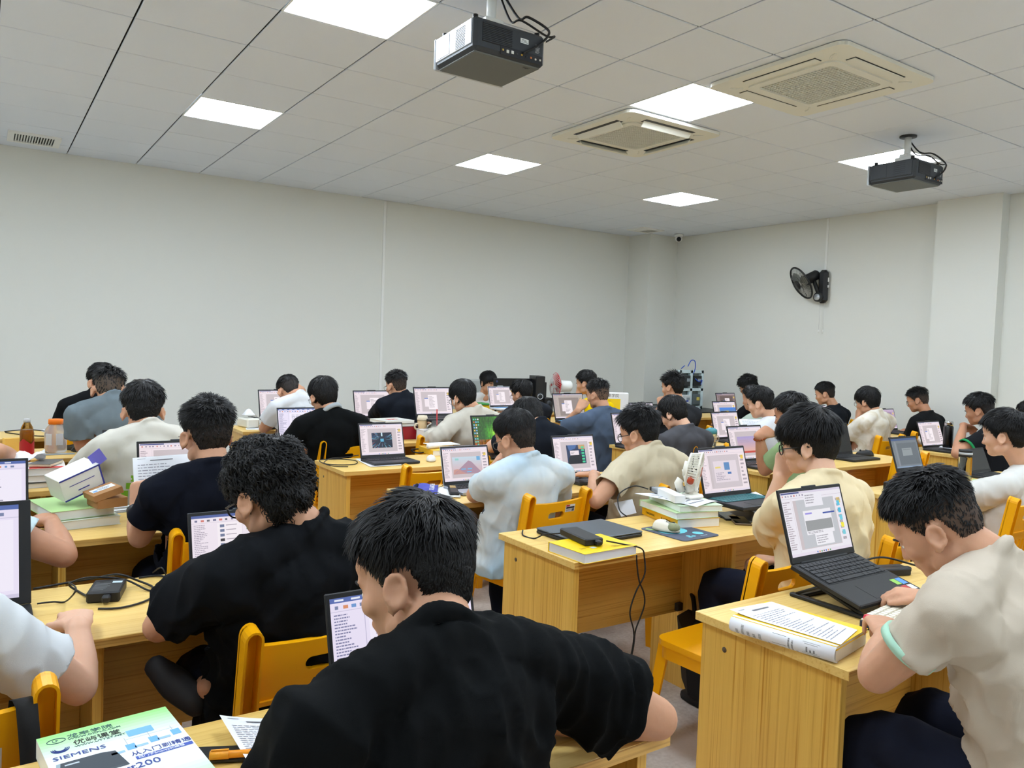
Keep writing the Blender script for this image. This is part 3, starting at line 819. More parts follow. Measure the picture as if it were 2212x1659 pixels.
    jit = (cl*3.2+rnd.normal(size=(N,3))*.35)*st.get('mess',.25); ph = vnoise(D0*8+seed, seed+3)*14+rnd.rand(N)*1.2
    base, mm, _ = shell(D0, -.003, False); p = base
    sw = np.array(st.get('sweep',(0,0,0))); thr = rnd.rand(N)**2*.016
    for q in range(S):
        Pts.append(p)
        fl = Dc*np.dot(Dc,k)[:,None]*-1*-1
        fl = Dc-k*np.dot(Dc,k)[:,None] if False else (Dc*np.dot(Dc,k)[:,None]-k)
        nr = np.linalg.norm(fl,axis=1)[:,None]; fl = fl/np.maximum(nr,.15)
        v = fl+jit+sw; v = v-Dc*(v*Dc).sum(1)[:,None]
        v = v/np.maximum(np.linalg.norm(v,axis=1)[:,None],1e-6)
        out = stand*upn[:,None]+(.02 if q else .12)
        if curl:
            a = ph+q*1.7; s1 = np.cross(Dc, v); v = v*.55+s1*(np.sin(a)*curl)[:,None]; out = out+(np.cos(a)*curl*.8)[:,None]
        step = v*(1-min(.8,stand)*upn[:,None])+Dc*out
        step = step/np.linalg.norm(step,axis=1)[:,None]
        p = p+step*(L/(S-1))[:,None]
        if q < S-1:
            Dc = p-c0; Dc = Dc/np.linalg.norm(Dc,axis=1)[:,None]
            sp, ms, _ = shell(Dc, .0006, False); stop = ms < st.get('over',-.003)-thr; rs = np.linalg.norm(sp-c0,axis=1); rp = np.linalg.norm(p-c0,axis=1)
            r2 = np.maximum(rp, np.where(ms > -.01, rs, rp)); p = np.where(stop[:,None], Pts[-1], c0+Dc*r2[:,None]); Dc = np.where(stop[:,None], (Pts[-1]-c0)/np.linalg.norm(Pts[-1]-c0,axis=1)[:,None], Dc)
    Pts = np.stack(Pts,1)                       # N,S,3
    w0 = st.get('w',.0016)*(1.35 if det >= 2 else 1.7 if det == 1 else 2.4)
    wid = w0*np.array([1,1,.85,.55,.12] if S == 5 else [1,.95,.7,.12])
    tan = np.gradient(Pts,axis=1); tan /= np.maximum(np.linalg.norm(tan,axis=2,keepdims=True),1e-9)
    nrm = Pts-c0; nrm /= np.linalg.norm(nrm,axis=2,keepdims=True)
    s1 = np.cross(tan,nrm); s1 /= np.maximum(np.linalg.norm(s1,axis=2,keepdims=True),1e-9); u1 = np.cross(s1,tan)
    ring = [s1*wid[None,:,None], u1*(wid*.8)[None,:,None], -s1*wid[None,:,None]]
    SV = np.stack([Pts+r for r in ring],2)      # N,S,3,3
    o = len(P); base_i = (np.arange(N)*S*3)[:,None,None]+o
    si, ki = np.meshgrid(np.arange(S-1), np.arange(NS), indexing='ij'); k2 = (ki+1) % 3
    f = np.stack([si*3+ki, si*3+k2, (si+1)*3+k2, (si+1)*3+ki],-1).reshape(1,-1,4)+base_i
    cs = dk*(.6+.7*rnd.rand(N))[:,None]; 
    V.append(SV.reshape(-1,3)); F4.append(f.reshape(-1,4)); C4.append(np.repeat(cs, (S-1)*NS, axis=0))
    V = np.vstack(V); V = (V*s) @ np.array(Mh.to_3x3()).T+np.array(Mh.translation)
    col = np.vstack(C4+C3); col = np.hstack([col, np.ones((len(col),1))])
    return fast_mesh('hair', V, [np.vstack(F4), np.vstack(F3)], [M_hair], True, col)

STY = dict(
 medium=dict(top=.022, side=.010, back=.010, rough=.007, freq=44, len=.036, n=1200, mess=.42, stand=.10),
 neat=dict(top=.019, side=.006, back=.007, rough=.005, len=.030, n=1000, fade=(46,38,34), mess=.3),
 fade=dict(top=.018, side=.002, back=.003, rough=.006, len=.026, stand=.40, n=1100, fade=(74,59,50), mess=.35),
 buzz=dict(top=.010, side=.002, back=.003, rough=.003, len=.014, stand=.35, n=1000, fade=(80,64,54)),
 bowl=dict(line='bowl', top=.023, side=.016, back=.014, rough=.005, len=.052, n=1200, mess=.18),
 curly=dict(line='long', top=.026, side=.015, back=.017, rough=.020, freq=30, len=.046, n=1500, curl=.8, allover=True, mess=.5, w=.0020, over=-.010),
 spiky=dict(top=.024, side=.009, back=.010, rough=.010, freq=46, len=.036, stand=.50, n=1300, mess=.38),
 fluffy=dict(line='long', top=.028, side=.016, back=.016, rough=.010, freq=34, len=.046, stand=.12, n=1300, mess=.42))

def person(key, label, row, head, yaw=0, hy=0, hp=22, hr=0, neck=None, breadth=.185, girth=1.0, det=1, skin=1, shirt=('shirt',(40,40,44)), pants=('navy',(28,32,46)),
           hair='medium', hx={}, arms=('desk','desk'), hands=('type','type'), glasses=None, cuff=None, foot=None, sleeve=.66, collar=None, pelvis=None, py=None, sr=1.0, hs=.95, fat=0.0, legs=True, face=False, folds=.006, desk_y=None, arm_len=(.285,.25)):
    rnd = random.Random(key); sd = sum(map(ord, key)) % 1000
    T = head if isinstance(head, Vector) else ay(*head)                                   # top of the hair
    st = dict(STY[hair]); st.update(hx)
    yf = desk_y if desk_y is not None else ROW(row)
    pr = math.radians(hp)
    H = T-Vector((0,0,(.122+st['top']*.55)*hs))+Euler((0,0,math.radians(hy))).to_matrix() @ Vector((0,math.sin(pr)*.02,0))
    Mh = headframe(H, hy, hp, hr)
    Rb = Euler((0,0,math.radians(yaw))).to_matrix(); right = Rb @ Vector((1,0,0)); fwd = Rb @ Vector((0,1,0))
    N = (neck if isinstance(neck, Vector) else ay(*neck)) if neck is not None else H+Mh.to_3x3() @ Vector((0,-.035,-.085))*hs+Vector((0,0,-.075))-fwd*.035
    if neck is not None: N = N-Vector((0,0,.010))
    P = Vector(pelvis) if pelvis is not None else Vector((N.x*.75+.25*H.x, py if py else max(N.y+.02, yf-.125), .54))
    Sh = {}
    for nm, sg in (('L',-1),('R',1)): Sh[nm] = N+right*(sg*breadth)+Vector((0,0,-.080))-fwd*.005
    root = thing('person', label, 'person', (P.x, P.y, 0), 0, 'people seated at the desks')
    inv = Matrix.Translation((-P.x,-P.y,0))
    def put(name, me, parent=None): me.transform(inv); return link(name, me, parent or root)
    E, Wr, HD = {}, {}, {}
    for i, nm in enumerate('LR'):
        sg = -1 if nm == 'L' else 1; a = arms[i]; S = Sh[nm]
        if a == 'desk': a = ('desk', sg*.16, .16)
        if a == 'lap': a = ('lap',)
        if a[0] == 'desk':
            W = Vector((N.x+a[1], yf+a[2], DESKZ+.032)); hint = right*sg*.75+Vector((0,-.35,-1)); d = Vector((-sg*.35,1,0)); nr = Vector((0,.1,1))
            Ej = ik(S, W, hint, *arm_len)
        elif a[0] == 'lap':
            W = Vector((P.x+sg*.08, P.y+.26, .64)); hint = right*sg*.6+Vector((0,-.5,-.6)); d = Vector((-sg*.4,1,0)); nr = Vector((0,0,1)); Ej = ik(S, W, hint, *arm_len)
        elif a[0] == 'chin':                      # elbow on the desk, hand up at the jaw
            W = H+Mh.to_3x3() @ Vector(a[1]); hint = right*sg*.55+fwd*.35+Vector((0,0,-1)); d = Mh.to_3x3() @ Vector(a[2]); nr = Mh.to_3x3() @ Vector(a[3]); Ej = ik(S, W, hint, *arm_len)
            if len(a) > 4: Ej = Vector(a[4])
        else:                                     # ('at', elbow or None, wrist, hand direction, back of hand)
            W = Vector(a[2]); d = Vector(a[3]); nr = Vector(a[4]); Ej = Vector(a[1]) if a[1] is not None else ik(S, W, right*sg*.75+Vector((0,-.35,-1)), *arm_len)
        E[nm], Wr[nm], HD[nm] = Ej, W, (d, nr)
    g = girth; vox = (.0105,.0085,.0062)[det]
    # spine
    mid = P.lerp(N, .5)-fwd*.012
    spine = [P-Vector((0,0,.06)), P.lerp(mid,.45), mid+(N-P)*.12, P.lerp(N,.80)-fwd*.022, N-Vector((0,0,.02))]
    wid = breadth/.185
    def torso(b, o, dz=0.0):
        b.limb([spine[0]-Vector((0,0,dz)), *spine[1:]], [(.165*g+o,.122*g+o),(.155*g+o,.118*g+o),(.165*wid*g**.5+o,.118*g**.6+o),(.160*wid+o,.092+o),(.058+o,.056+o)], 22, right, 5)
        for nm in 'LR':
            b.limb([N+Vector((0,0,-.015)), N.lerp(Sh[nm],.5)+Vector((0,0,.002)), Sh[nm]], [(.046+o,.046+o),(.050+o,.046+o),(.056+o,.054+o)], 14, fwd, 4)
            b.limb([P.lerp(N,.66)+ (Sh[nm]-N)*.34, Sh[nm]+Vector((0,0,-.01))], [(.078+o,.070+o),(.054+o,.052+o)], 14, fwd, 4)
    # ---- skin: one continuous surface
    b = Blob(); torso(b, -.016)
    b.limb([N-Vector((0,0,.045))+fwd*.03, N+fwd*.008, H+Mh.to_3x3() @ Vector((0,-.026,-.05))*hs], [.050,.055+.01*fat,.054+.02*fat], 16, None, 4)
    add_head(b, Mh, hs, fat)
    for nm in 'LR':
        b.limb([Sh[nm], Sh[nm].lerp(E[nm],.5), E[nm]], [.054*g**.4,.047*g**.4,.040*g**.3], 14, None, 4)
        b.limb([E[nm], E[nm].lerp(Wr[nm],.35), Wr[nm]], [.040*g**.3,.041*g**.3,.026], 14, None, 4)
        add_hand(b, Wr[nm], HD[nm][0], HD[nm][1], hands['LR'.index(nm)], nm == 'R')
    Kn, An = {}, {}
    if legs:
        for nm, sg in (('L',-1),('R',1)):
            hip = P+right*sg*.09; Kn[nm] = Vector((P.x+sg*.13, min(P.y+.40, yf+.235), .53)); An[nm] = Vector((P.x+sg*.14, Kn[nm].y-.05, .085)) if not (foot and nm == 'L') else Vector(foot[2])
            b.limb([hip, Kn[nm], An[nm]+Vector((0,0,.0))], [.046,.034,.026], 10, None, 3)
    me = fuse(b, vox, (2,2,1)[det], .5, (.32,.32,.55)[det]); me.name = 'body'; me.materials.append(M_skin[skin]); body = put('body', me)
    # ---- shirt
    mc = cloth(*shirt) if not isinstance(shirt, bpy.types.Material) else shirt
    b = Blob(); torso(b, .013, .03)
    cuts = []
    for nm in 'LR':
        up = E[nm]-Sh[nm]; sl = sleeve*.86 if sleeve <= 1 else sleeve; le = Sh[nm]+up*sl
        if sleeve < 1.3:
            r0 = .066*g**.4*sr; r1 = .070*g**.4*sr
            if sleeve <= 1:
                b.limb([Sh[nm], Sh[nm]+up*(sl*.5), le], [r0,r0+.002,r1], 18, None, 5); cuts.append((le, up.normalized(), r1))
            else:
                b.limb([Sh[nm], E[nm], E[nm].lerp(Wr[nm],.6)], [r0,.064,.052], 16, None, 5)
        else:
            le2 = E[nm].lerp(Wr[nm],.9); b.limb([Sh[nm], E[nm], le2], [r0 if False else .069*g**.4,.062,.044], 16, None, 6); cuts.append((le2,(Wr[nm]-E[nm]).normalized(),.044))
    Mn = N+Vector((0,0,.006)); ax_n = (H+Mh.to_3x3() @ Vector((0,-.02,-.05))-Mn).normalized()
    Mr = Matrix.Translation(Mn) @ ax_n.to_track_quat('Z','Y').to_matrix().to_4x4()
    b.torus((0,0,-.004), .060, .009, 'z', 28, 8, Mr)
    me = fuse(b, vox*1.05, 16, .5, (.45,.45,.62)[det]); V = getco(me); Nn = getno(me)
    # folds: ridged noise stretched along the spine and pulled towards the armpits
    Q = V-np.array(N); ds = np.array((P-N).normalized()); al = Q @ ds; rt = np.array(right); ac = Q @ rt; fw = np.array(fwd); dp = Q @ fw
    fo = 0
    for k, (a, c, w) in enumerate(((7,15,1),(13,26,.55),(5.5,9,.8))):
        n = vnoise(np.stack([ac*c+al*3*(1 if k != 2 else -2), al*a+np.abs(ac)*6*(k-1), dp*c*.8],1)+sd, sd+k); fo = fo+w*((1-np.abs(2*n-1))**2-.35)
    low = np.clip((al-.05)/.2,0,1)
    V2 = V+Nn*(fo*folds*(1.35 if det < 2 else 1.7)*(.45+.75*low))[:,None]
    # sleeves hang open: flatten the end caps outwards and drop their faces
    z0 = spine[0].z-.06
    setco(me, V2)
    bm = bmesh.new(); bm.from_mesh(me)
    for (le, u, r) in cuts+[(Vector((P.x,P.y,z0)), Vector((0,0,-1)), .45)]:
        ok = set()
        for v in bm.verts:
            q = v.co-le; t = q.dot(u)
            if -.03 < t < r*2 and (q-u*t).length < r*1.6: ok.add(v)
        geo = list(ok)+[e_ for e_ in bm.edges if e_.verts[0] in ok and e_.verts[1] in ok]+[f_ for f_ in bm.faces if all(v in ok for v in f_.verts)]
        if geo: bmesh.ops.bisect_plane(bm, geom=geo, dist=1e-5, plane_co=le, plane_no=u, clear_outer=True)
    bm.to_mesh(me); bm.free()
    me.polygons.foreach_set('use_smooth', [True]*len(me.polygons))
    me.name = 'shirt'; me.materials.append(mc); so = put('shirt', me)
    if det >= 1:
        md = so.modifiers.new('cloth', 'SOLIDIFY'); md.thickness = .003; md.offset = -1
    if collar:
        b = MB().torus((0,0,.004), .067, .013, 'z', 28, 8, Mr @ Matrix.Scale(1.35,4,(0,0,1))); put('collar', b.mesh('collar', cloth(*collar)))
    if cuff:
        for (le, u, r) in cuts:
            Mc = Matrix.Translation(le-u*.006) @ u.to_track_quat('Z','Y').to_matrix().to_4x4(); b = MB().lathe([(r-.001,-.008),(r+.0065,-.008),(r+.0065,.010),(r-.001,.010)], 28, Mc); put('cuff', b.mesh('cuff', cloth(*cuff)))
    # ---- trousers and shoes
    if legs:
        b = Blob(); b.limb([P-right*.07-Vector((0,0,.035)), P+right*.07-Vector((0,0,.035))], [(.118,.105),(.118,.105)], 14, fwd)
        for nm, sg in (('L',-1),('R',1)):
            b.limb([P+right*sg*.085-Vector((0,0,.025)), (P+right*sg*.085).lerp(Kn[nm],.5), Kn[nm], Kn[nm].lerp(An[nm],.5), (An[nm]+Vector((0,0,.03)) if not (foot and nm == 'L') else Kn[nm].lerp(An[nm],.72))], [.086,.078,.066,.058,.052], 14, None, 4)
        me = fuse(b, .013 if det < 2 else .010, 2, .5, .3); me.name = 'trousers'; V = getco(me); Nn = getno(me)
        setco(me, V+Nn*((vnoise(V*np.array((22,22,10)),sd)-.5)*.014)[:,None]); me.materials.append(cloth(*pants)); put('trousers', me)
        for nm in 'LR':
            b = MB(); A = An[nm]; prof = [(-.055,.034,.075),(-.03,.040,.080),(.05,.045,.060),(.12,.046,.045),(.175,.036,.034),(.20,.016,.02)]
            V = []; 
            for (y, w, h) in prof:
                for (u, v) in ((-1,0),(-.8,.75),(-.35,1),(.35,1),(.8,.75),(1,0)): V.append((A.x+u*w, A.y+y, .004+v*h))
            F = [(i*6+j, (i+1)*6+j, (i+1)*6+(j+1) % 6, i*6+(j+1) % 6) for i in range(5) for j in range(6)]+[tuple(range(6)), tuple(30+k for k in range(6))[::-1]]
            if foot and nm == 'L':
                fb_ = Blob(); fb_.limb([foot[0], foot[0].lerp(foot[1],.5), foot[1]], [(.028,.022),(.040,.030),(.032,.030)], 14, None, 4); b = MB(); b.v, b.f, b.sm, b.mi = fb_.v, fb_.f, fb_.sm, fb_.mi; V, F = [], []
            b.add(V, F, True); put('shoe', b.mesh('shoe', mat('shoe_dark', (20,20,22), .7)))
    # ---- hair, glasses, face
    put('hair', hair_mesh(Mh, hs, st, sd, det))
    if glasses:
        mg = mat('frame_'+glasses, dict(black=(18,18,20), metal=(120,116,110))[glasses], .3, metal=.8 if glasses == 'metal' else 0)
        S_ = Mh @ Matrix.Scale(hs,4); b = MB(); r = .0016 if glasses == 'metal' else .0024
        for sx in (-1,1):
            b.torus((sx*.034,.101,-.010), .023, r, 'y', 24, 6, S_, 1.0, (1.08,.88))
            b.tube([(sx*.058,.100,-.004),(sx*.074,.085,-.002),(sx*.082,.03,-.002),(sx*.084,-.005,.002),(sx*.084,-.022,-.012)], r, 6, True, True, S_)
        b.tube([(-.011,.103,-.006),(0,.106,-.003),(.011,.103,-.006)], r, 6, True, True, S_)
        go = put('glasses', b.mesh('glasses', mg))
        b = MB()
        for sx in (-1,1): b.tube([(sx*.034,.100,-.010),(sx*.034,.1015,-.010)], .0215, 24, True, False, S_)
        put('lens', b.mesh('lens', M_lens), go)
    if face or det >= 1:
        S_ = Mh @ Matrix.Scale(hs,4)
        for sx in (-1,1):
            b = MB(); b.ball((sx*.031,.079,-.010), (.013,.0105,.0075), 14, 8, S_); put('eye', b.mesh('eye', M_eye))
            b = MB(); b.ball((sx*.031,.0868,-.0105), (.0052,.0035,.0052), 10, 8, S_); put('iris', b.mesh('iris', M_iris))
            b = MB(); b.tube([(sx*.014,.0985,.010),(sx*.030,.0975,.015),(sx*.049,.084,.009)], [.0028,.0036,.0016], 6, True, True, S_); put('eyebrow', b.mesh('eyebrow', M_brow))
    return dict(root=root, put=put, H=H, Mh=Mh, N=N, E=E, W=Wr, Sh=Sh, P=P, fwd=fwd, right=right, spine=spine)
def wristband(pp, nm, q, r, w, m, name='watch', face=True, beads=None):
    E, W = pp['E'][nm], pp['W'][nm]; d = (W-E).normalized(); c = E.lerp(W, q)
    M = Matrix.Translation(c) @ d.to_track_quat('Z','Y').to_matrix().to_4x4()
    b = MB()
    if beads:
        for i in range(beads): a = 2*math.pi*i/beads; b.ball((r*math.cos(a), r*math.sin(a), 0), w, 8, 6, M)
    else:
        V, F = [], []
        for i in range(24):
            a = 2*math.pi*i/24
            for (rr, zz) in ((r,-w),(r+.003,-w),(r+.003,w),(r,w)): V.append((rr*math.cos(a), rr*math.sin(a), zz))
        for i in range(24):
            for k in range(4): i2 = (i+1) % 24; k2 = (k+1) % 4; F.append((i*4+k, i2*4+k, i2*4+k2, i*4+k2))
        b.add(V, F, True, M)
    o = pp['put'](name, b.mesh(name, m))
    if face:
        c_ = M.to_3x3() @ Vector((0,0,0)); dirn = (Vector((0,0,1))-d*d.z).normalized()
        b = MB().tube([c+dirn*(r-.002), c+dirn*(r+.009)], .018, 4, True, False)
        f = b.mesh('watch_case', M_black); pp['put']('watch_case', f, o)
    return o
# ================================================================ the people, block by block
BLK_T = ('black', (13,15,16)); NAVY_T = ('near_black_navy', (17,20,30)); WHITE_T = ('white', (232,233,231))
def tie_dye(name, c0, c1, sc, dist, p0=.34, p1=.56):
    m = cloth(name, c1, .05); nt = m.node_tree; b = nt.nodes['Principled BSDF']
    tc = nt.nodes.new('ShaderNodeTexCoord'); n = nt.nodes.new('ShaderNodeTexNoise'); n.inputs['Scale'].default_value = sc; n.inputs['Detail'].default_value = 7; n.inputs['Distortion'].default_value = dist
    nt.links.new(tc.outputs['Object'], n.inputs['Vector']); r = nt.nodes.new('ShaderNodeValToRGB')
    r.color_ramp.elements[0].position = p0; r.color_ramp.elements[0].color = (*lin(c0),1); r.color_ramp.elements[1].position = p1; r.color_ramp.elements[1].color = (*lin(c1),1)
    nt.links.new(n.outputs['Fac'], r.inputs[0]); nt.links.new(r.outputs[0], b.inputs['Base Color']); return m
PP = {}
def add(key, *a, **k): PP[key] = person(key, *a, **k)
V3 = Vector
# -- block A
add('A0R', 'person at the front with his back to us, huge black t-shirt, head bent over', 0, (905,1086,1.14), yaw=6, hy=37, hp=20, hr=8, hs=.92, neck=(958,1378,1.03), breadth=.205, girth=1.15, det=2, skin=1,
    shirt=BLK_T, hair='medium', hx=dict(top=.024, n=3600, w=.0011, len=.036, rough=.013, freq=30, mess=.55, stand=.16), arms=(('at', None, V3((.56,1.26,.79)), (.5,1,0), (0,0,1)), ('at', at(1418,1552,.785)+V3((0,.0,0)), at(1418,1552,.785)+V3((-.22,.13,.0)), (-1,.5,0), (0,0,1))), folds=.018, sleeve=.72, fat=.08)
add('A1R', 'person in a black t-shirt with bushy curly hair, second from the front', 1, (588,957,1.94), yaw=0, hy=24, hp=24, neck=(668,1142,1.88), py=2.07, breadth=.205, girth=1.06, det=2, skin=1,
    shirt=('washed_black',(19,21,24)), hair='curly', hx=dict(n=3000, w=.0015), arms=(('at', at(345,1352,.785), at(440,1258,.80), (.45,1,.0), (0,0,1)), 'desk'), folds=.014, sleeve=.80, glasses='black', foot=(ay(335,1438,2.12), ay(425,1520,2.02), ay(450,1488,2.0)))
add('A1L', 'person in a white t-shirt cut by the left edge, hand on a black mouse', 1, V3((-.30,1.96,1.27)), hp=20, neck=V3((-.235,1.86,1.03)), det=2, skin=0, breadth=.20, shirt=('white_tee',(212,216,218)), hair='neat',
    arms=('desk', ('at', ay(170,1485,1.97), at(168,1352,.795), (.05,1,.02), (0,0,1))), hands=('type','mouse'), sleeve=.80, pants=('blue_denim',(70,86,118)))
add('A2R', 'person in a dark navy t-shirt wearing a black watch, holding up a sheet', 2, (448,864,3.0), hy=10, hp=8, neck=(462,1004,2.93), py=3.08, det=2, skin=1, shirt=NAVY_T, hair='fade', hx=dict(top=.022, stand=.34, len=.028, n=2600, w=.0012, fade=(40,34,32), rough=.012, side=.006, mess=.5),
    arms=(('at', ay(302,1160,3.02), ay(296,1098,3.12), (.10,.25,1), (-.75,-.6,.15)), 'desk'), hands=('grip','type'), glasses='metal', sleeve=.70, sr=.88, folds=.008)
add('A2L', 'person in a pale blue t-shirt at the left edge behind a big black laptop', 2, V3((-.24,3.0,1.24)), neck=V3((-.20,2.92,1.00)), hp=20, det=1, skin=2, shirt=('pale_blue',(192,210,214)), hair='neat',
    arms=('desk', ('at', at(138,1200,.775), at(112,1128,.80), (-.2,1,.1), (0,0,1))), sleeve=.66, girth=1.1)
add('A3R', 'person in an off white t-shirt with a green print on the back', 3, (310,828,4.06), hy=-6, hp=18, neck=(322,922,3.98), det=1, skin=1, shirt=('off_white',(208,204,192)), hair='medium', hx=dict(top=.030),
    arms=(('at', at(150,1040,.79), at(215,975,.80), (.6,1,0), (0,0,1)), 'desk'), sleeve=.80, folds=.009)
add('A3L', 'person at the left edge with a black sleeve striped in white', 3, V3((-.42,4.02,1.23)), hp=20, det=0, skin=1, shirt=('black_striped',(24,25,28)), hair='neat', arms=('desk', ('at', ay(-8,975,4.05), at(38,990,.80), (.3,1,0), (0,0,1))))
add('A4R', 'person in a grey t-shirt with clipped hair, leaning left', 4, (236,796,5.1), hy=-10, hp=28, neck=(244,862,5.02), det=1, skin=1, shirt=('mid_grey',(112,124,130)), hair='fade', hx=dict(fade=(84,70,58)), yaw=0,
    arms=(('at', ay(178,965,5.05), at(188,978,.79)+V3((.05,.2,0)), (0,1,0), (0,0,1)), 'desk'), sleeve=.78, folds=.010)
add('A5R', 'person in black in the farthest seat at left, mostly hidden by the grey shirt', 5, (222,787,6.15), hy=12, hp=24, neck=(212,850,6.08), det=1, skin=1, shirt=('black_far',(20,21,23)), hair='medium',
    arms=(('at', at(132,938,.79), at(150,935,.79)+V3((.1,.2,0)), (.3,1,0), (0,0,1)), 'desk'), sleeve=.8)
# -- block B
add('B0L', 'person in a beige t-shirt with faded hair typing at the front right', 0, (2040,1024,.95), hy=14, hp=36, hr=-4, neck=(2150,1206,.84), breadth=.20, girth=1.12, det=2, skin=1, shirt=('beige',(198,186,168)), hair='buzz',
    hx=dict(top=.020, len=.026, stand=.26, n=3000, w=.0011, fade=(84,66,54), rough=.011, mess=.5), arms=(('at', at(1893,1458,.785), at(1916,1370,.83), (.75,.65,.08), (0,0,1)), ('at', None, at(2010,1290,.82), (-.5,1,0), (0,0,1))), sleeve=.66, sr=.80, folds=.012, fat=.10, pelvis=(2.02,.70,.54), cuff=('mint',(178,220,196)))
add('B1R', 'person in a cream t-shirt and black glasses, chin resting on his fist', 1, (1752,884,1.83), hy=22, hp=12, hr=-4, neck=(1780,1030,1.75), pelvis=(2.70,1.80,.54), breadth=.20, girth=1.1, det=2, skin=0, shirt=('cream',(226,208,168)), hair='fluffy', hx=dict(line='bowl', n=2800, w=.0012, len=.055, stand=.10, top=.030, side=.014, rough=.010, mess=.4),
    arms=(('at', at(1655,1150,.80), ay(1686,1030,1.93), (.35,.0,1), (-.7,-.6,.1)), 'lap'), hands=('fist','type'), glasses='black', sleeve=.98, folds=.009)
add('B2L', 'person in a pale sky blue t-shirt with a hand at his mouth', 2, (1117,889,3.05), hy=16, hp=20, neck=(1140,990,2.98), py=3.09, breadth=.195, girth=1.05, det=2, skin=1, shirt=tie_dye('tie_dye_sky',(170,200,220),(214,220,220),2.6,.6,.38,.60), hair='neat', hx=dict(n=2000, w=.0012, top=.026, side=.011),
    arms=(('at', at(1025,1068,.79), ay(1078,1000,3.14), (.7,.1,.45), (-.5,-.6,.6)), 'desk'), hands=('soft','type'), glasses='metal', sleeve=.66, sr=.92, folds=.007)
add('B2R', 'person in a sand t-shirt and black glasses, one hand on his keyboard', 2, (1384,882,3.0), hy=20, hp=14, neck=(1408,970,2.92), breadth=.19, det=2, skin=1, shirt=('sand',(206,194,166)), hair='spiky', hx=dict(stand=.35, n=2200, w=.0012, top=.030),
    arms=(('at', at(1288,1082,.77), at(1282,1024,.815), (-.55,.8,-.1), (0,0,1)), 'desk'), hands=('flat','type'), glasses='black', sleeve=.70, folds=.009)
add('B3R', 'person in a black t-shirt bowing low behind the bamboo screen', 3, (1146,861,4.08), hp=40, hy=8, neck=(1168,918,3.97), det=1, skin=0, shirt=('ink',(26,30,38)), hair='bowl', arms=(('at', ay(1062,965,4.15), at(1090,955,.79)+V3((.1,.2,0)), (.4,1,0), (0,0,1)), 'desk'), sleeve=.85)
add('B4L', 'person in a black t-shirt with a pale grey polo collar', 4, (700,816,5.12), hy=10, hp=20, neck=(716,888,5.04), py=5.2, det=1, skin=1, shirt=('jet',(15,17,18)), collar=('collar_grey',(168,176,180)), hair='bowl', hx=dict(side=.016,n=1300), glasses='metal',
    arms=(('at', ay(628,958,5.10), at(622,938,.80), (-.2,1,.1), (0,0,1)), 'desk'), sleeve=.95, girth=1.1, breadth=.20, folds=.008)
add('B4R', 'person in a light grey sweatshirt with a white earbud', 4, (1002,822,5.12), hy=18, hp=20, neck=(1028,886,5.04), det=1, skin=1, shirt=('oatmeal',(200,195,182)), hair='bowl', hx=dict(n=1300), glasses='metal',
    arms=(('at', at(938,950,.80), at(940,918,.80), (-.1,1,.15), (0,0,1)), 'desk'), sleeve=1.5, girth=1.1, breadth=.20, folds=.012)
add('B5L', 'person in a white t-shirt bending down with a hand on his neck', 5, (626,812,6.18), hp=42, hy=6, neck=(648,856,6.07), det=1, skin=1, shirt=('bright_white',(216,219,222)), hair='neat',
    arms=(('at', at(570,925,.79), at(600,905,.8), (.5,1,0), (0,0,1)), ('chin', (.085,-.055,-.02), (-.6,-.2,.5), (.3,-.9,.2))), hands=('soft','flat'), sleeve=.72)
add('B5R', 'person in a dark t-shirt with clipped hair between the two big screens', 5, (857,802,6.18), hy=14, hp=12, neck=(870,852,6.12), det=1, skin=1, shirt=('slate_black',(28,32,40)), hair='fade', glasses='metal',
    arms=(('at', at(806,905,.79), at(780,893,.8), (-.5,1,0), (0,0,1)), 'desk'), sleeve=.8)
# -- block C
add('C1L', 'person in a white t-shirt with thick dark hair at the right edge', 1, (2172,888,2.02), hy=10, hp=10, neck=(2215,1010,1.95), det=2, skin=0, breadth=.205, girth=1.15, shirt=('white_right',(212,212,207)), hair='fluffy', hx=dict(line='short', top=.032, side=.018, n=2200, w=.0013, rough=.008, len=.045),
    arms=(('at', None, at(1990,1040,.80), (-.3,1,.1), (-.3,0,1)), 'desk'), hands=('soft','type'), sleeve=.80, folds=.010, fat=.12)
add('C2L', 'person in a sage green t-shirt with a bead bracelet, hand at his eye', 2, (1712,851,3.08), hy=26, hp=14, neck=(1745,937,2.98), det=1, skin=2, shirt=('sage',(146,172,124)), hair='medium', hx=dict(top=.03, rough=.010),
    arms=(('at', at(1652,1015,.785), ay(1640,940,3.16), (.75,-.1,.35), (-.5,-.5,.7)), 'desk'), hands=('soft','type'), sleeve=.72, girth=1.1, breadth=.2)
add('C3L', 'person in a charcoal grey t-shirt leaning forward over a low desk', 3, (1458,857,4.1), hp=30, hy=14, neck=(1482,925,4.0), det=1, skin=0, shirt=('charcoal',(78,78,82)), hair='bowl', arms=(('at', ay(1412,975,4.12), at(1400,962,.79)+V3((.02,.15,0)), (0,1,0), (0,0,1)), 'desk'), sleeve=.72, girth=1.1, breadth=.2, folds=.010)
add('C3R', 'person in a crisp white t-shirt reading a printed sheet', 3, (1645,837,4.06), hy=16, hp=16, neck=(1672,904,3.98), det=1, skin=0, shirt=('crisp_white',(214,217,222)), hair='medium', arms=(('at', None, at(1622,940,.82), (0,1,.2), (-.3,0,1)), 'desk'), sleeve=.8)
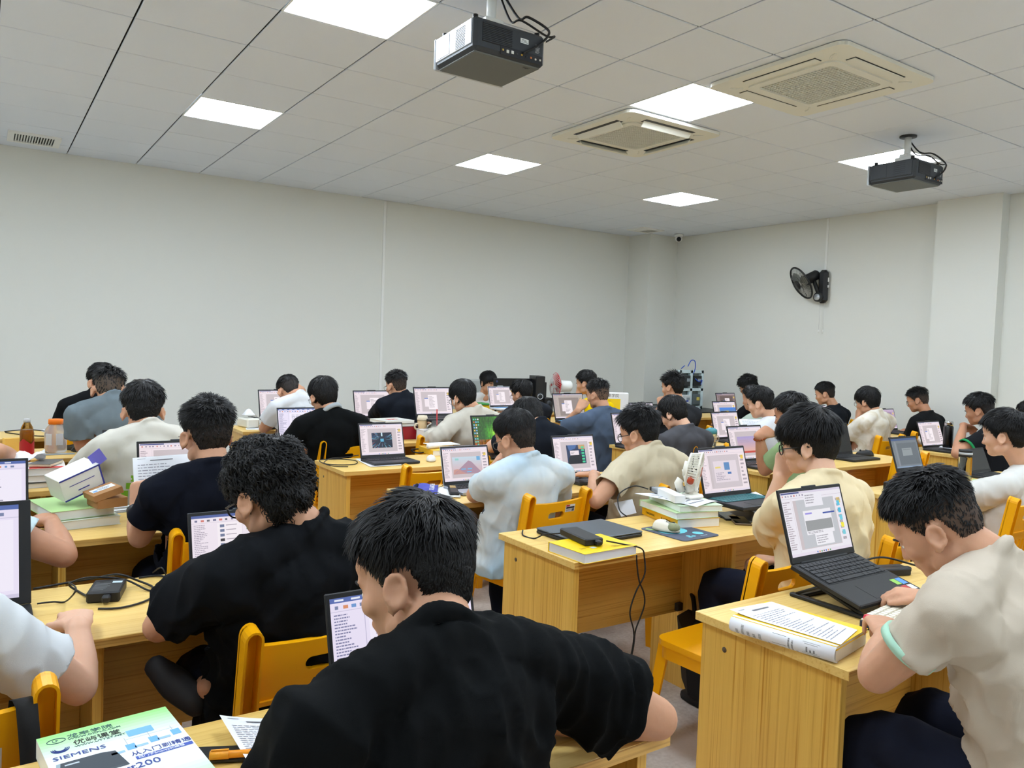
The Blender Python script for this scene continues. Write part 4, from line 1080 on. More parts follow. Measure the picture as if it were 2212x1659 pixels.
add('C4L', 'person in a slate blue t-shirt touching his ear', 4, (1293,821,5.12), hy=12, hp=12, neck=(1306,884,5.05), det=1, skin=1, breadth=.205, girth=1.15, shirt=('slate_blue',(82,96,116)), hair='fade', hx=dict(fade=(110,88,74), side=.003),
    arms=(('at', at(1212,930,.80), ay(1250,885,5.12), (.55,.1,.8), (-.6,-.6,.4)), 'desk'), hands=('soft','type'), sleeve=.9, folds=.010)
add('C4R', 'person in a black shirt with tousled hair before the white equipment rack', 4, (1454,806,5.12), hy=12, hp=8, neck=(1468,874,5.06), det=1, skin=1, shirt=('dark_charcoal',(46,48,52)), hair='spiky', arms=(('chin', (-.05,.10,-.17), (.3,.2,.9), (-.8,-.3,.2)), 'desk'), hands=('fist','type'), sleeve=.7, breadth=.2)
add('C5L', 'person in a dark tee and glasses right in front of the white laptop', 5, (1128,822,6.18), hy=20, hp=16, neck=(1145,868,6.1), det=1, skin=1, shirt=('gunmetal',(44,47,54)), hair='fluffy', hx=dict(line='short', len=.045), glasses='metal', arms=(('at', None, at(1092,890,.80), (0,1,0), (0,0,1)), 'desk'), sleeve=.7)
add('C5R', 'person in a bright yellow t-shirt resting his chin on a hand', 5, (1267,801,6.2), hy=28, hp=10, neck=(1283,862,6.14), det=1, skin=1, shirt=('bright_yellow',(246,208,0)), hair='medium', arms=(('chin', (-.02,.11,-.13), (.2,-.2,.8), (-.6,.6,.1)), 'desk'), hands=('fist','type'))
# -- block D
add('D2L', 'person in a black shirt with a green cuff, hand before his chin', 2, (2118,852,3.12), hy=10, hp=14, neck=(2150,920,3.03), det=1, skin=2, shirt=('black_green_cuff',(26,27,30)), hair='medium', hx=dict(top=.03, stand=.2, side=.010, fade=(40,34,32)),
    arms=(('at', at(2066,980,.785), ay(2082,918,3.24), (.75,-.1,-.15), (-.2,.2,.9)), 'desk'), hands=('soft','type'), sleeve=.74, cuff=('green_edge',(40,140,84)))
add('D2R', 'person at the far right edge, only the dark hair showing', 2, (2228,866,3.2), hp=16, det=0, skin=1, shirt=('edge_grey',(70,72,76)), hair='medium')
add('D3L', 'person in a beige tie dye t-shirt with round glasses', 3, (1876,837,4.06), hy=6, hp=14, neck=(1893,891,3.98), det=1, skin=1, shirt=tie_dye('tie_dye_beige',(196,180,146),(222,216,202),7,1.2), hair='bowl', hx=dict(n=1300), glasses='metal',
    arms=(('chin', (-.02,.11,-.15), (.2,-.1,.8), (-.6,.5,.1)), 'desk'), hands=('fist','type'), breadth=.2, sleeve=.72, girth=1.1)
add('D3R', 'person in a black t-shirt and glasses behind the black thermos', 3, (1985,838,4.25), hy=16, hp=18, neck=(2003,892,4.16), det=1, skin=2, shirt=('coal',(24,25,27)), hair='fade', hx=dict(fade=(70,56,48)), glasses='metal', arms=(('at', ay(1955,985,4.3), at(1950,950,.79)+V3((-.05,.1,0)), (0,1,0), (0,0,1)), 'desk'), breadth=.205, girth=1.15)
add('D4L', 'person in grey green half hidden behind the white t-shirt reader', 4, (1628,834,5.14), hy=24, hp=12, det=0, skin=1, shirt=('grey_green',(168,180,166)), hair='medium')
add('D4R', 'person in a plain black t-shirt seen in profile against the right wall', 4, (1784,826,5.2), hy=24, hp=16, neck=(1803,878,5.12), det=1, skin=1, shirt=('soft_black',(28,31,36)), hair='neat', hx=dict(stand=.2), arms=('desk','desk'))
add('D5R', 'person in black with curly hair and glasses nearest the far corner', 5, (1618,812,6.25), hy=22, hp=22, neck=(1636,868,6.16), det=1, skin=1, shirt=('pitch',(20,21,23)), hair='curly', hx=dict(top=.028, side=.018), glasses='metal')
# -- the one facing us behind the monitors
add('T', 'person facing the room behind black monitors, white shirt', 6, (1055,803,7.95), yaw=180, hy=186, hp=12, det=1, skin=1, shirt=('white_shirt',(224,226,226)), hair='bowl', hx=dict(top=.026), arms=('lap','lap'), face=True, pelvis=(ay(1055,803,8.05).x, 8.05, .54), legs=False)
# ---------------- things worn
wristband(PP['A2R'], 'L', .86, .033, .014, mat('black_strap', (22,22,24), .5))
wristband(PP['C2L'], 'L', .90, .034, .0065, mat('amber_beads', (150,70,24), .25), 'bracelet', False, 14)
_p = PP['B4R']; _p['put']('earbud', (lambda b: b.ball((-.085,.012,-.02), (.008,.009,.010), 10, 8, _p['Mh']).tube([(-.088,.014,-.022),(-.090,.022,-.05)], .0035, 6, True, True, _p['Mh']).mesh('earbud', M_white))(MB()))
def cuff_ring(k, nm, m, r=.076, name='cuff'):
    p = PP[k]; E_, S_ = p['E'][nm], p['Sh'][nm]; return E_, S_
def back_point(k, u, v, lift):
    """a point on the back of a shirt: u across (-1..1), v down from the neck (0..1)"""
    p = PP[k]; c = p['N'].lerp(p['P'], v); return c+p['right']*(u*.17)-p['fwd']*lift
# ================================================================ screens
PINK = (238,224,230); CAN = (200,188,192)
def scr_hmi(P, r, bg=PINK, can=CAN, dialogs=1, pic=None):
    P.r(0,0,1,1,bg,0); P.r(0,.965,1,1,(214,206,224),1); P.r(.01,.97,.3,.992,(60,70,130),2)
    for i in range(14): P.r(.02+i*.045+r.random()*.01,.925,.035+i*.045+r.random()*.015,.95,(150,140,165) if i % 4 else (205,120,110),2)
    P.r(0,.895,1,.9,(196,184,200),1); P.r(0,0,1,.045,(228,218,232),1)
    for i in range(7): P.r(.40+i*.035,.012,.418+i*.035,.035,[(60,110,190),(220,150,70),(80,160,90),(90,90,100)][i % 4],2)
    textlines(P, r, .015,.10,.14,.86, 22, (164,150,160), .9, 2); P.r(.15,.06,.153,.88,(205,193,200),1)
    P.r(.17,.09,.85,.86,can,1); textlines(P, r, .88,.12,.98,.85, 8, (150,140,150), .9, 2)
    P.r(.9,.74,.96,.83,(240,206,70),2)
    if pic: pic(P, r)
    elif dialogs:
        x = .32+r.random()*.12; P.r(x-.1,.28,x+.22,.62,(240,228,234),2); P.r(x-.1,.58,x+.05,.62,(120,140,200),3); P.r(x,.18,x+.25,.74,(246,236,241),4); textlines(P, r, x+.02,.24,x+.23,.70,9,(170,158,166),.8,5)
def scr_word(P, r, bg=(230,222,242)):
    P.r(0,0,1,1,bg,0); P.r(0,.95,1,1,(84,104,170),1)
    for i in range(8): P.r(.03+i*.11,.965,.09+i*.11,.985,(225,228,240),2)
    for i in range(16): P.r(.03+i*.055,.885,.05+i*.055+r.random()*.015,.92,[(120,130,165),(214,140,100),(110,150,205)][i % 3],2)
    P.r(0,.86,1,.865,(190,184,210),1); P.r(0,0,1,.04,(205,198,222),1)
    textlines(P, r, .02,.10,.20,.84, 24, (130,130,165), .9, 2); P.r(.22,.05,.225,.85,(190,184,210),1)
    P.r(.25,.08,.96,.84,(238,232,246),1); textlines(P, r, .29,.12,.92,.80, 14, (165,160,180), .8, 2)
def scr_bamboo(P, r):
    for i in range(60):
        x = i/60; d = abs(x-.62)
        for j in range(12):
            y = .3+.7*j/12; g = max(0,1-d*2.6)*(.55+.45*math.sin(j*.5)); n = r.random()*.25
            P.r(x,y,x+1/60,y+.7/12,(int(40+200*g*g+30*n),int(70+170*min(1,g+n)),int(12+70*g*g)),0)
        b = r.random(); P.r(x,0,x+1/60,.3,(int(110+110*b*(1-d)),int(58+60*b),int(18+20*b)),0)
    for i in range(26):
        x = r.random(); w = .003+.006*r.random(); P.r(x,.22,x+w,1,(18+r.randint(0,30),50+r.randint(0,40),10),2)
    P.p(((.56,0),(.70,0),(.645,.3),(.615,.3)),(222,186,150),3)
    for c in range(3):
        for k in range(11):
            if c == 2 and k > 2: continue
            P.r(.02+c*.055,.90-k*.085,.055+c*.055,.945-k*.085,r.choice([(230,180,90),(120,170,220),(220,220,225),(200,90,60),(90,190,170)]),4)
def pic_tunnel(P, r):
    P.r(.26,.22,.74,.72,(14,26,48),2)
    for i in range(46):
        a = r.random()*6.28; l0 = .05+.2*r.random(); l1 = l0+.08+.12*r.random(); cx, cy = .5,.47
        p = lambda l, o: (min(.74,max(.26,cx+l*math.cos(a+o))), min(.72,max(.22,cy+l*.9*math.sin(a+o))))
        P.p((p(l0,0),p(l1,-.02),p(l1,.03),p(l0,.02)), r.choice([(70,150,190),(40,90,150),(120,190,215),(150,90,110),(30,60,100)]),3)
    P.r(.46,.42,.54,.52,(90,170,205),4); P.r(.485,.6,.515,.72,(210,235,245),4)
def pic_car(P, r):
    P.r(.30,.22,.76,.76,(34,52,88),2); P.r(.6,.64,.76,.76,(196,160,110),3); P.p(((.30,.22),(.70,.22),(.66,.46),(.5,.62),(.34,.4)),(16,20,32),3)
    P.p(((.36,.60),(.52,.66),(.56,.76),(.33,.76)),(70,104,160),3)
    for i in range(6): P.r(.665,.245+i*.083,.735,.295+i*.083,(70,205,150),4)
    P.r(.38,.47,.60,.60,(236,224,230),5); textlines(P, r, .40,.50,.58,.57,2,(150,140,150),.8,6)
def pic_peak(P, r):
    for k in range(10): P.r(.2,.2+k*.052,.84,.2+(k+1)*.052,(214-2*k,176+k*4,180+k*5),2)
    P.p(((.2,.2),(.84,.2),(.62,.56),(.55,.6),(.36,.36)),(170,140,158),3); P.p(((.2,.2),(.5,.2),(.3,.36),(.22,.34)),(200,150,140),3)
    for x, y in ((.38,.33),(.52,.33),(.50,.24)): P.r(x,y,x+.10,y+.035,(120,178,220),4)
    P.r(.74,.60,.82,.72,(110,170,215),4); P.r(.26,.62,.34,.68,(150,205,200),4)
def pic_sky(P, r):
    for k in range(10): P.r(.22,.2+k*.05,.84,.25+k*.05,(226-6*k,176-2*k,160+5*k),2)
    P.r(.22,.18,.84,.24,(196,70,60),3); textlines(P, r, .3,.5,.7,.6,2,(180,160,180),.7,4)
def pic_tower(P, r):
    for k in range(8): P.r(.25,.15+k*.07,1,.22+k*.07,(128-8*k,120+2*k,124+14*k),2)
    P.p(((.52,.15),(.60,.15),(.56,.55),(.54,.55)),(214,190,60),3); P.r(.44,.5,.66,.54,(214,190,60),4)
def pic_dialogs(P, r):
    P.r(.22,.10,.84,.86,(190,192,198),2); P.r(.30,.30,.76,.68,(234,232,238),3); P.r(.31,.36,.75,.52,(150,152,154),4); P.r(.33,.62,.44,.645,(150,140,220),5)
    P.r(.62,.60,.82,.625,(60,80,160),5); P.r(.42,.12,.72,.30,(236,234,240),5); P.r(.36,.74,.66,.96,(232,230,238),5)
    for i, c in enumerate([(90,190,220),(70,180,215),(110,200,220),(240,226,60),(120,200,215)]): P.r(.89,.70-i*.12,.94,.78-i*.12,c,5)
    textlines(P, r, .44,.14,.70,.28,4,(160,156,165),.8,6); textlines(P, r, .32,.31,.74,.35,2,(150,146,155),.8,6); textlines(P, r, .38,.78,.64,.94,4,(160,156,165),.8,6)
def pic_blue(P, r):
    P.r(.22,.10,.84,.86,(205,194,200),2); P.r(.27,.22,.78,.72,(226,214,222),3); P.r(.50,.50,.62,.68,(96,140,190),4); P.r(.56,.40,.64,.45,(80,120,180),4); P.r(.30,.55,.42,.59,(228,208,120),4)
    textlines(P, r, .30,.26,.74,.46,5,(170,160,176),.7,5)
def scr_off(P, r): P.r(0,0,1,1,(8,9,10),0)
def scr_dim(P, r):
    P.r(0,0,1,1,(112,120,128),0); P.r(0,.93,1,1,(60,84,132),1); P.r(.1,.06,.16,.9,(130,136,144),1); P.r(.18,.10,.95,.84,(96,104,112),1); P.r(.34,.40,.72,.66,(140,148,152),2); P.r(.36,.60,.66,.61,(90,96,104),3); P.r(0,0,1,.05,(130,150,176),1)
def scr_chat(P, r):
    P.r(0,0,1,1,(236,226,236),0); P.r(0,.95,1,1,(84,100,160),1)
    for i in range(16): P.r(.03+i*.055,.885,.05+i*.055+r.random()*.015,.92,[(120,120,150),(206,120,110),(110,110,120)][i % 3],2)
    P.r(0,.86,1,.865,(200,190,205),1); textlines(P, r, .02,.08,.20,.84, 24, (170,160,176), .7, 2); P.r(.23,.04,.46,.84,(242,234,240),1); P.r(.46,.04,.463,.84,(214,204,214),1)
    for i in range(9): P.r(.255,.76-i*.085,.295,.81-i*.085,r.choice([(60,54,58),(150,140,150),(180,110,100),(110,120,150)]),2); P.r(.31,.785-i*.085,.40+.04*r.random(),.80-i*.085,(170,160,172),2)
    for y in (.68,.50,.30): P.r(.5,y,.54,y+.05,(60,110,40),2); P.r(.56,y+.015,.72,y+.03,(180,172,184),2)
SCR = dict(hmi=scr_hmi, word=scr_word, bamboo=scr_bamboo, off=scr_off, dim=scr_dim, chat=scr_chat)
PICS = dict(tunnel=pic_tunnel, car=pic_car, peak=pic_peak, sky=pic_sky, tower=pic_tower, dialogs=pic_dialogs, blue=pic_blue)
def screen_print(kind, seed):
    P = Print(); r = random.Random(seed)
    if kind in PICS: scr_hmi(P, r, pic=PICS[kind], bg=(232,228,236) if kind == 'dialogs' else PINK)
    elif kind == 'brown': scr_hmi(P, r, bg=(128,108,106), can=(104,88,86))
    elif kind == 'mauve': scr_hmi(P, r, bg=(190,164,196), can=(160,136,168))
    elif kind == 'taupe': scr_hmi(P, r, bg=(184,172,166), can=(150,138,134))
    else: SCR[kind](P, r)
    return P
# ================================================================ laptops
LC = dict(dark=mat('laptop_dark', (46,49,54), .4, metal=.3), black=mat('laptop_black', (26,27,29), .5), silver=mat('laptop_silver', (176,180,188), .35, metal=.5), white=mat('laptop_white', (222,224,230), .4))
M_key = mat('keycap_dark', (34,36,39), .5); M_keyw = mat('keycap_white', (222,224,228), .5); M_keyt = mat('keycap_teal', (40,110,116), .5); M_keyb = mat('keycap_blue', (70,140,190), .5)
KEYS = dict(dark=M_key, white=M_keyw, teal=M_keyt, blue=M_keyb)
def key_layout(w, d):
    """(x, y, width, depth) of the keys of a full board, x across, y towards the hinge"""
    out = []; rows = 6; ph = d/rows
    for j in range(rows):
        n = 15; units = [1.0]*n
        if j == 0: units = [1.25,1.25,1.25,5.5,1.25,1.25,1,1,1]
        if j == 1: units = [2.2]+[1]*10+[2.0,1]
        if j == 2: units = [1.7]+[1]*11+[1.5,1]
        if j == 3: units = [1.4]+[1]*12+[1.2]
        if j == 4: units = [1]*13+[1.8]
        t = sum(units); x = -w/2
        for u in units: ww = w*u/t; out.append((x+ww/2, j*ph+ph/2, ww-.0028, ph-.003)); x += ww
    return out
def laptop(label, x, y, w=.345, h=.235, d=.235, tilt=106, yaw=0, z=DESKZ, col='dark', kind='hmi', seed=1, keys='dark', pitch=0, single=False, notch=True, bez=.009):
    """x, y: middle of the hinge; the keyboard reaches d towards the user (-y); tilt = opening angle"""
    t = thing('laptop', label, 'laptop', (x, y, z+.0015), math.radians(yaw), 'open laptops on the desks')
    t.rotation_euler = (math.radians(pitch), 0, math.radians(yaw)); m = LC[col]
    MB().box((0,-d/2,.0085), (w,d,.016), .003).obj('base', m, t)
    kw, kd = w*.90, d*.46
    kt = MB().box((0,-d*.06-kd/2,.0166), (kw+.008,kd+.008,.0012)).obj('keyboard', M_black if col != 'white' else m, t)
    kl = key_layout(kw, kd)
    if single:
        for (kx, ky, a, b) in kl: MB().box((kx,-d*.06-kd+ky,.0185), (a,b,.003), .0008).obj('key', KEYS[keys], kt)
    else:
        k = MB()
        for (kx, ky, a, b) in kl: k.box((kx,-d*.06-kd+ky,.0182), (a,b,.0026))
        k = k.obj('keys', KEYS[keys], kt); k['kind'] = 'stuff'
    MB().box((-.01,-d*.80,.0166), (w*.34,d*.30,.0009)).obj('touchpad', m, t)
    a = math.radians(tilt); R = Matrix.Translation((0,-.004,.017)) @ Matrix.Rotation(a-math.pi/2, 4, 'X').inverted()
    R = Matrix.Translation((0,-.004,.017)) @ Matrix.Rotation(-(a-math.pi/2), 4, 'X')
    l = MB().box((0,.0035,h/2), (w,.006,h), .002, R); 
    if notch: l.box((0,.0035,h), (w*.22,.0058,.010), .002, R)
    l.obj('lid', m, t)
    fr = MB(); fr.box((0,0,h/2), (w-.004,.002,h-.004), 0, R); fr.obj('bezel', M_black, t)
    MB().tube([(-w*.36,-.003,.015),(w*.36,-.003,.015)], .006, 8).obj('hinge', m if col != 'silver' else M_dark, t)
    b0 = .020; sw, sh = w-2*bez, h-b0-.011
    screen_print(kind, seed).obj('screen', M_screen, lambda u, v, li: R @ Vector((-sw/2+sw*u, -.0012-li, b0+sh*v)), t, .00012)
    MB().ball((0,-.0012,h-.0055), (.0022,.0008,.0022), 8, 6, R).obj('webcam', M_eye if False else M_dark, t)
    return t
def stand(x, y, z0, z1, w, label):
    t = thing('laptop_stand', label, 'stand', (x, y, z0), 0)
    h = z1-z0
    MB().box((0,-.11,.004), (w*.8,.2,.006), .002).obj('foot_plate', M_dark, t)
    for sx in (-1,1): MB().box((sx*w*.36,-.04,h/2), (.02,.012,h-.008), .002).obj('upright', M_dark, t)
    MB().box((0,-.11,h-.004), (w*.85,.2,.006), .002).obj('tray', M_dark, t)
    return t
def lap(label, tl, tr, ytop, w=None, **k):
    """laptop from the photo position of its lid's upper corners, at distance ytop"""
    seed_ = k.get('seed'); L = ay(*tl, ytop) if tl else None; R_ = ay(*tr, ytop) if tr else None
    if w is None: w = (R_.x-L.x) if L and R_ else .345
    cx = (L.x+R_.x)/2 if L and R_ else (L.x+w/2 if L else R_.x-w/2)
    zt = (L or R_).z if not (L and R_) else (L.z+R_.z)/2
    tilt = k.pop('tilt', 106); a = math.radians(tilt); h = (zt-DESKZ-.02)/math.sin(a); z = DESKZ
    hm = w*.70
    if h > hm+.03: z = zt-.02-hm*math.sin(a); h = hm
    if h < .17: h = .17
    y = ytop+h*math.cos(a)+.004
    o = laptop(label, cx, y, w, h, min(.25, w*.68), tilt, z=z, **k)
    if z > DESKZ+.01: stand(cx, y, DESKZ, z, w, 'low dark stand under the '+' '.join(label.split(',')[0].replace('open ','').split()[:11])); print('STAND', seed_, label)
    return o
lap('open laptop whose white page peeks out left of the black shirt in front', (701,1283), None, 1.50, .345, kind='word', seed=1, col='black')
lap('big black laptop cut by the left edge, lilac page, lower one', None, (66,1078), 2.50, .36, kind='word', seed=2, col='black', bez=.028, notch=False)
lap('open laptop with a chat list, left of the curly hair', (405,1108), None, 2.50, .345, kind='chat', seed=3, col='dark')
lap('black laptop at the left edge behind the pale blue shoulder', None, (61,988), 3.58, .36, kind='word', seed=4, col='black', notch=False)
lap('open laptop behind the held up sheet, editor with a light blue diamond', (295,953), None, 3.58, .34, kind='hmi', seed=5, col='dark', tilt=104)
lap('laptop top edge showing over the shoulders of the off white t-shirt', (221,928), (368,924), 4.62, kind='word', seed=6, col='dark')
lap('pink glowing laptop left of the grey t-shirt', (160,881), None, 5.70, .33, kind='hmi', seed=7, col='white', keys='white')
lap('laptop with a white document, front of the man with a hand on his neck', (557,841), None, 6.72, .35, kind='hmi', seed=8, col='dark')
lap('laptop with a blue side strip before the grey collared man', (597,880), None, 5.68, .36, kind='word', seed=9, col='silver', keys='white')
lap('wide pink screen left of the clipped hair man, far row', (762,843), None, 6.72, .37, kind='hmi', seed=10, col='black')
lap('thick bezelled raised laptop between the dark shirt and the sweatshirt', (892,835), (973,836), 5.70, kind='hmi', seed=11, col='black')
lap('laptop with a dark blue tunnel picture and nobody before it', (773,914), (869,911), 4.62, kind='tunnel', seed=12, col='dark')
lap('laptop with a green bamboo forest wallpaper', (1016,897), None, 4.62, .33, kind='bamboo', seed=13, col='black')
lap('silver laptop with a faded pink mountain picture', (950,966), (1053,958), 3.58, kind='peak', seed=14, col='silver', notch=False)
lap('laptop with a dark car picture and green buttons', (1190,941), (1281,937), 3.60, kind='car', seed=15, col='dark')
lap('laptop with teal lit keys behind the desk fan', (1504,967), (1606,962), 2.54, kind='blue', seed=16, col='dark', keys='teal')
lap('laptop with a grey dimmed screen held by the white t-shirt man', (1920,944), (1978,941), 2.56, kind='dim', seed=17, col='dark', tilt=108)
lap('dark laptop with screen off right of the clear bottle', (2072,974), None, 2.62, .32, kind='off', seed=18, col='dark', tilt=112, notch=False)
lap('black laptop with a dark screen beside the black mouse', None, (1829,913), 3.58, .34, kind='off', seed=19, col='black', notch=False)
lap('laptop with a pink sunset sky picture before the sage shirt', (1569,920), None, 3.60, .36, kind='sky', seed=20, col='dark')
lap('laptop with a plain dialog screen left of the white t-shirt reader', (1535,889), (1592,888), 4.62, kind='hmi', seed=21, col='dark')
lap('grey laptop corner left of the spiky hair', (1319,891), None, 4.62, .35, kind='hmi', seed=22, col='dark')
lap('laptop with a taupe editor before the slate blue shirt', (1192,849), (1258,849), 5.70, kind='taupe', seed=23, col='dark', keys='blue')
lap('white laptop with a pink editor, middle of the far row', (1053,835), (1108,833), 6.74, kind='hmi', seed=24, col='white', keys='blue')
lap('small laptop with a pink screen left of the tousled hair', (1358,870), (1410,868), 5.70, kind='hmi', seed=25, col='dark')
lap('laptop with a pale editor beside the black thermos', (1985,911), (2023,907), 3.58, .36, kind='hmi', seed=26, col='black', tilt=108)
lap('laptop with a mauve screen right of the tie dye shirt', None, (1930,882), 4.62, .36, kind='mauve', seed=27, col='black')
lap('laptop with a pink screen before the plain black profile', None, (1795,884), 5.70, .36, kind='sky', seed=28, col='silver')
lap('laptop with a dark brown screen by the equipment rack', (1546,849), (1586,848), 6.72, .36, kind='brown', seed=29, col='black')
lap('laptop with a yellow tower picture below the brown screen', (1540,867), (1585,865), 5.70, .36, kind='tower', seed=30, col='black')
# the front right laptop, tilted up on a black folding stand
_hl, _hr = ay(1702,1212,1.50), ay(1846,1192,1.50); _w = .335; _c = (_hl+_hr)/2
_fl = at(1790,1322,.79)
_dz = _c.z-.80; FR = laptop('large black laptop tilted up on a folding stand at the front right', _c.x, 1.50, _w, .232, .245, 122, 0, _c.z-.022, 'black', 'dialogs', 31, 'dark', math.degrees(math.asin(min(.6,_dz/.245))), True)
MB().torus((0,-.022,.0175), .006, .0012, 'z', 20, 6, Matrix.Diagonal((1.15,1,1,1))).obj('power_ring', mat('violet_ring', (214,120,235), .4, emit=1.2), FR)
P_ = Print(); P_.r(0,.55,.45,1,(150,200,90)); P_.r(.5,.5,1,1,(90,150,225)); P_.r(0,0,.5,.42,(190,60,60)); P_.r(.55,0,1,.4,(220,222,224)); P_.obj('sticker', M_print, lambda u,v,l: Vector((.10+.055*u,-.235+.065*v,.0172+l)), FR)
# ================================================================ chairs in the photo
def ch(k, u, v, side, rot, label, y=None):
    """side: -1 the pixel is the top of the left post, +1 the right one, 0 the middle"""
    p = at(u, v, .838); r = math.radians(rot); c = p-Vector((math.cos(r), math.sin(r), 0))*(side*.185)
    return chair(k, c.x, c.y if y is None else y, rot, label)
ch('A1L', 100, 1464, 1, 2, 'yellow chair with a black strap over its post, bottom left corner')
ch('A1R', 545, 1356, -1, 2, 'yellow chair behind the curly haired man in black')
ch('A2R', 383, 1146, -1, 0, 'yellow chair behind the man with the black watch')
ch('A3R', 262, 1029, -1, 0, 'yellow chair behind the off white t-shirt with green print')
chair('A4R', .68, 4.93, 0, 'yellow chair corner below the grey t-shirt')
chair('A5R', .62, 5.98, 0, 'yellow chair post beside the pink laptop, far left')
ch('B4L', 697, 951, -1, 3, 'yellow chair behind the grey collared man, with oval handle hole')
ch('B3L', 880, 1004, -1, 3, 'empty yellow chair in front of the tunnel picture laptop desk')
chair('B2L', 2.235, 2.87, 7, 'yellow chair with a red and black sticker, behind the sky blue t-shirt')
chair('B2R', 3.03, 2.84, 12, 'yellow chair with grey straps over it, behind the book stack')
ch('B3R', 1155, 975, 1, 0, 'yellow chair behind the bowing man in black')
chair('B1R', 3.02, 1.62, 4, 'yellow chair with broad grey bag straps, behind the cream t-shirt')
ch('B1L', 1640, 1207, -1, 3, 'empty yellow chair turned to the closed laptop, front leg in full view')
ch('C4L', 1305, 925, -1, 0, 'yellow chair beside the slate blue t-shirt, tall post in view')
chair('C2R', 5.62, 3.06, 0, 'empty yellow chair behind the dimmed laptop screen')
ch('B4R', 1005, 937, 1, 0, 'yellow chair with a white cord over its post, behind the sweatshirt')
chair('D4R', 7.75, 5.0, 0, 'yellow chair post left of the tie dye shirt')
chair('C5L', 4.28, 5.97, 0, 'yellow chair with a pale sticker, right of the man in black tee')
chair('C4R', 5.40, 4.95, 0, 'yellow chair behind the tousled hair man')
chair('C3L', 4.45, 3.92, 0, 'yellow chair under the charcoal grey t-shirt')
chair('D3L', 6.72, 3.86, 0, 'yellow chair behind the tie dye shirt')
chair('D3R', 7.52, 3.98, 0, 'yellow chair under the white headphones')
chair('D2L', 6.98, 2.93, 0, 'yellow chair behind the green cuffed man')
chair('C1L', 4.47, 1.80, 0, 'yellow chair under the white t-shirt at the right edge')
chair('B0L', 2.12, .52, 0, 'yellow chair under the beige t-shirt at front right')
chair('A0R', .62, .50, 0, 'yellow chair under the front man, hidden by his black t-shirt')
def chair_sticker(k, x, z, w, h, rows):
    c = CHAIRS[k]; lean = math.atan2(.07,.40); Mb = Matrix.Translation((0,-.165,.44)) @ Matrix.Rotation(lean, 4, 'X')
    P = Print(); P.r(0,0,1,1,(226,222,214))
    for r_ in rows: P.r(*r_[:4], r_[4], 2)
    P.obj('sticker', M_print, lambda u,v,l: Mb @ Vector((x+w*u, -.0075-l, z+h*v)), c); return Mb
_rows = [(.05,.75,.45,.97,(196,40,36)),(.08,.45,.95,.70,(34,32,32)),(.08,.08,.6,.14,(120,116,110)),(.08,.2,.6,.26,(120,116,110)),(.08,.32,.6,.38,(120,116,110)),(.68,.06,.95,.4,(90,88,86))]
Mb_ = chair_sticker('A1L', .015, .225, .10, .055, [(.05,.78,.5,.97,(196,40,36)),(.05,.08,.62,.13,(120,116,110)),(.05,.2,.62,.25,(120,116,110)),(.05,.32,.62,.37,(120,116,110))])
lettering('lettering', 'BAIWEN', .021, M_black, CHAIRS['A1L'], Mb_ @ Matrix.Translation((.0175,-.0082,.2465)) @ Matrix.Rotation(math.pi/2,4,'X'))
chair_sticker('B2L', .055, .295, .062, .036, _rows)
chair_sticker('C5L', -.03, .23, .09, .05, [(.1,.3,.9,.4,(190,180,160))])
M_strap = mat('strap_black', (24,24,25), .8, bump=.2, bscale=900); M_strapg = mat('strap_grey', (112,118,118), .85, bump=.2, bscale=900)
def strap(key, x, dx, m, label, w=.05, edge=None, zb=-.25):
    """a bag strap looped over a chair's backrest at offset x"""
    c = CHAIRS[key]; Mw = Matrix.Translation(c.location) @ c.rotation_euler.to_matrix().to_4x4()
    t = thing('bag_strap', label, 'strap', c.location)
    t.rotation_euler = c.rotation_euler
    pr = [(-.275,zb+.75),(-.262,.66),(-.252,.74),(-.252,.797),(-.237,.806),(-.215,.80),(-.205,.74),(-.19,.60)]
    V, F = [], []
    for i, (y, z) in enumerate(pr):
        q = i/(len(pr)-1); o = dx*(1-q)
        for k in (-1,1):
            for th in (0,.004): V.append((x+o+k*w/2, y-th, z+th*.5))
    for i in range(len(pr)-1):
        b = i*4
        for a, c2 in ((0,2),(3,1),(2,3),(1,0)): F.append((b+a, b+c2, b+4+c2, b+4+a))
    F += [(0,1,3,2), (len(pr)*4-4, len(pr)*4-2, len(pr)*4-1, len(pr)*4-3)]
    MB().add(V, F, True).obj('webbing', m, t)
    if edge:
        for k in (-1,1): MB().tube([(x+dx*(1-i/(len(pr)-1))+k*w/2, y-.002, z+.002) for i, (y, z) in enumerate(pr)], .0035, 5).obj('piping', edge, t)
    return t
strap('A1L', .135, .03, M_strap, 'black bag strap over the yellow chair in the bottom left corner', .035)
strap('B2R', -.04, .03, M_strapg, 'grey strap over the chair behind the book stack, left one', .045, M_strap)
strap('B2R', .10, .0, M_strapg, 'grey strap over the chair behind the book stack, right one', .04)
strap('B1R', -.06, .05, M_strapg, 'broad grey bag strap with black edges, left of the pair', .055, M_strap, -.32)
strap('B1R', .10, .0, M_strapg, 'broad grey bag strap with black edges, right of the pair', .055, M_strap, -.32)

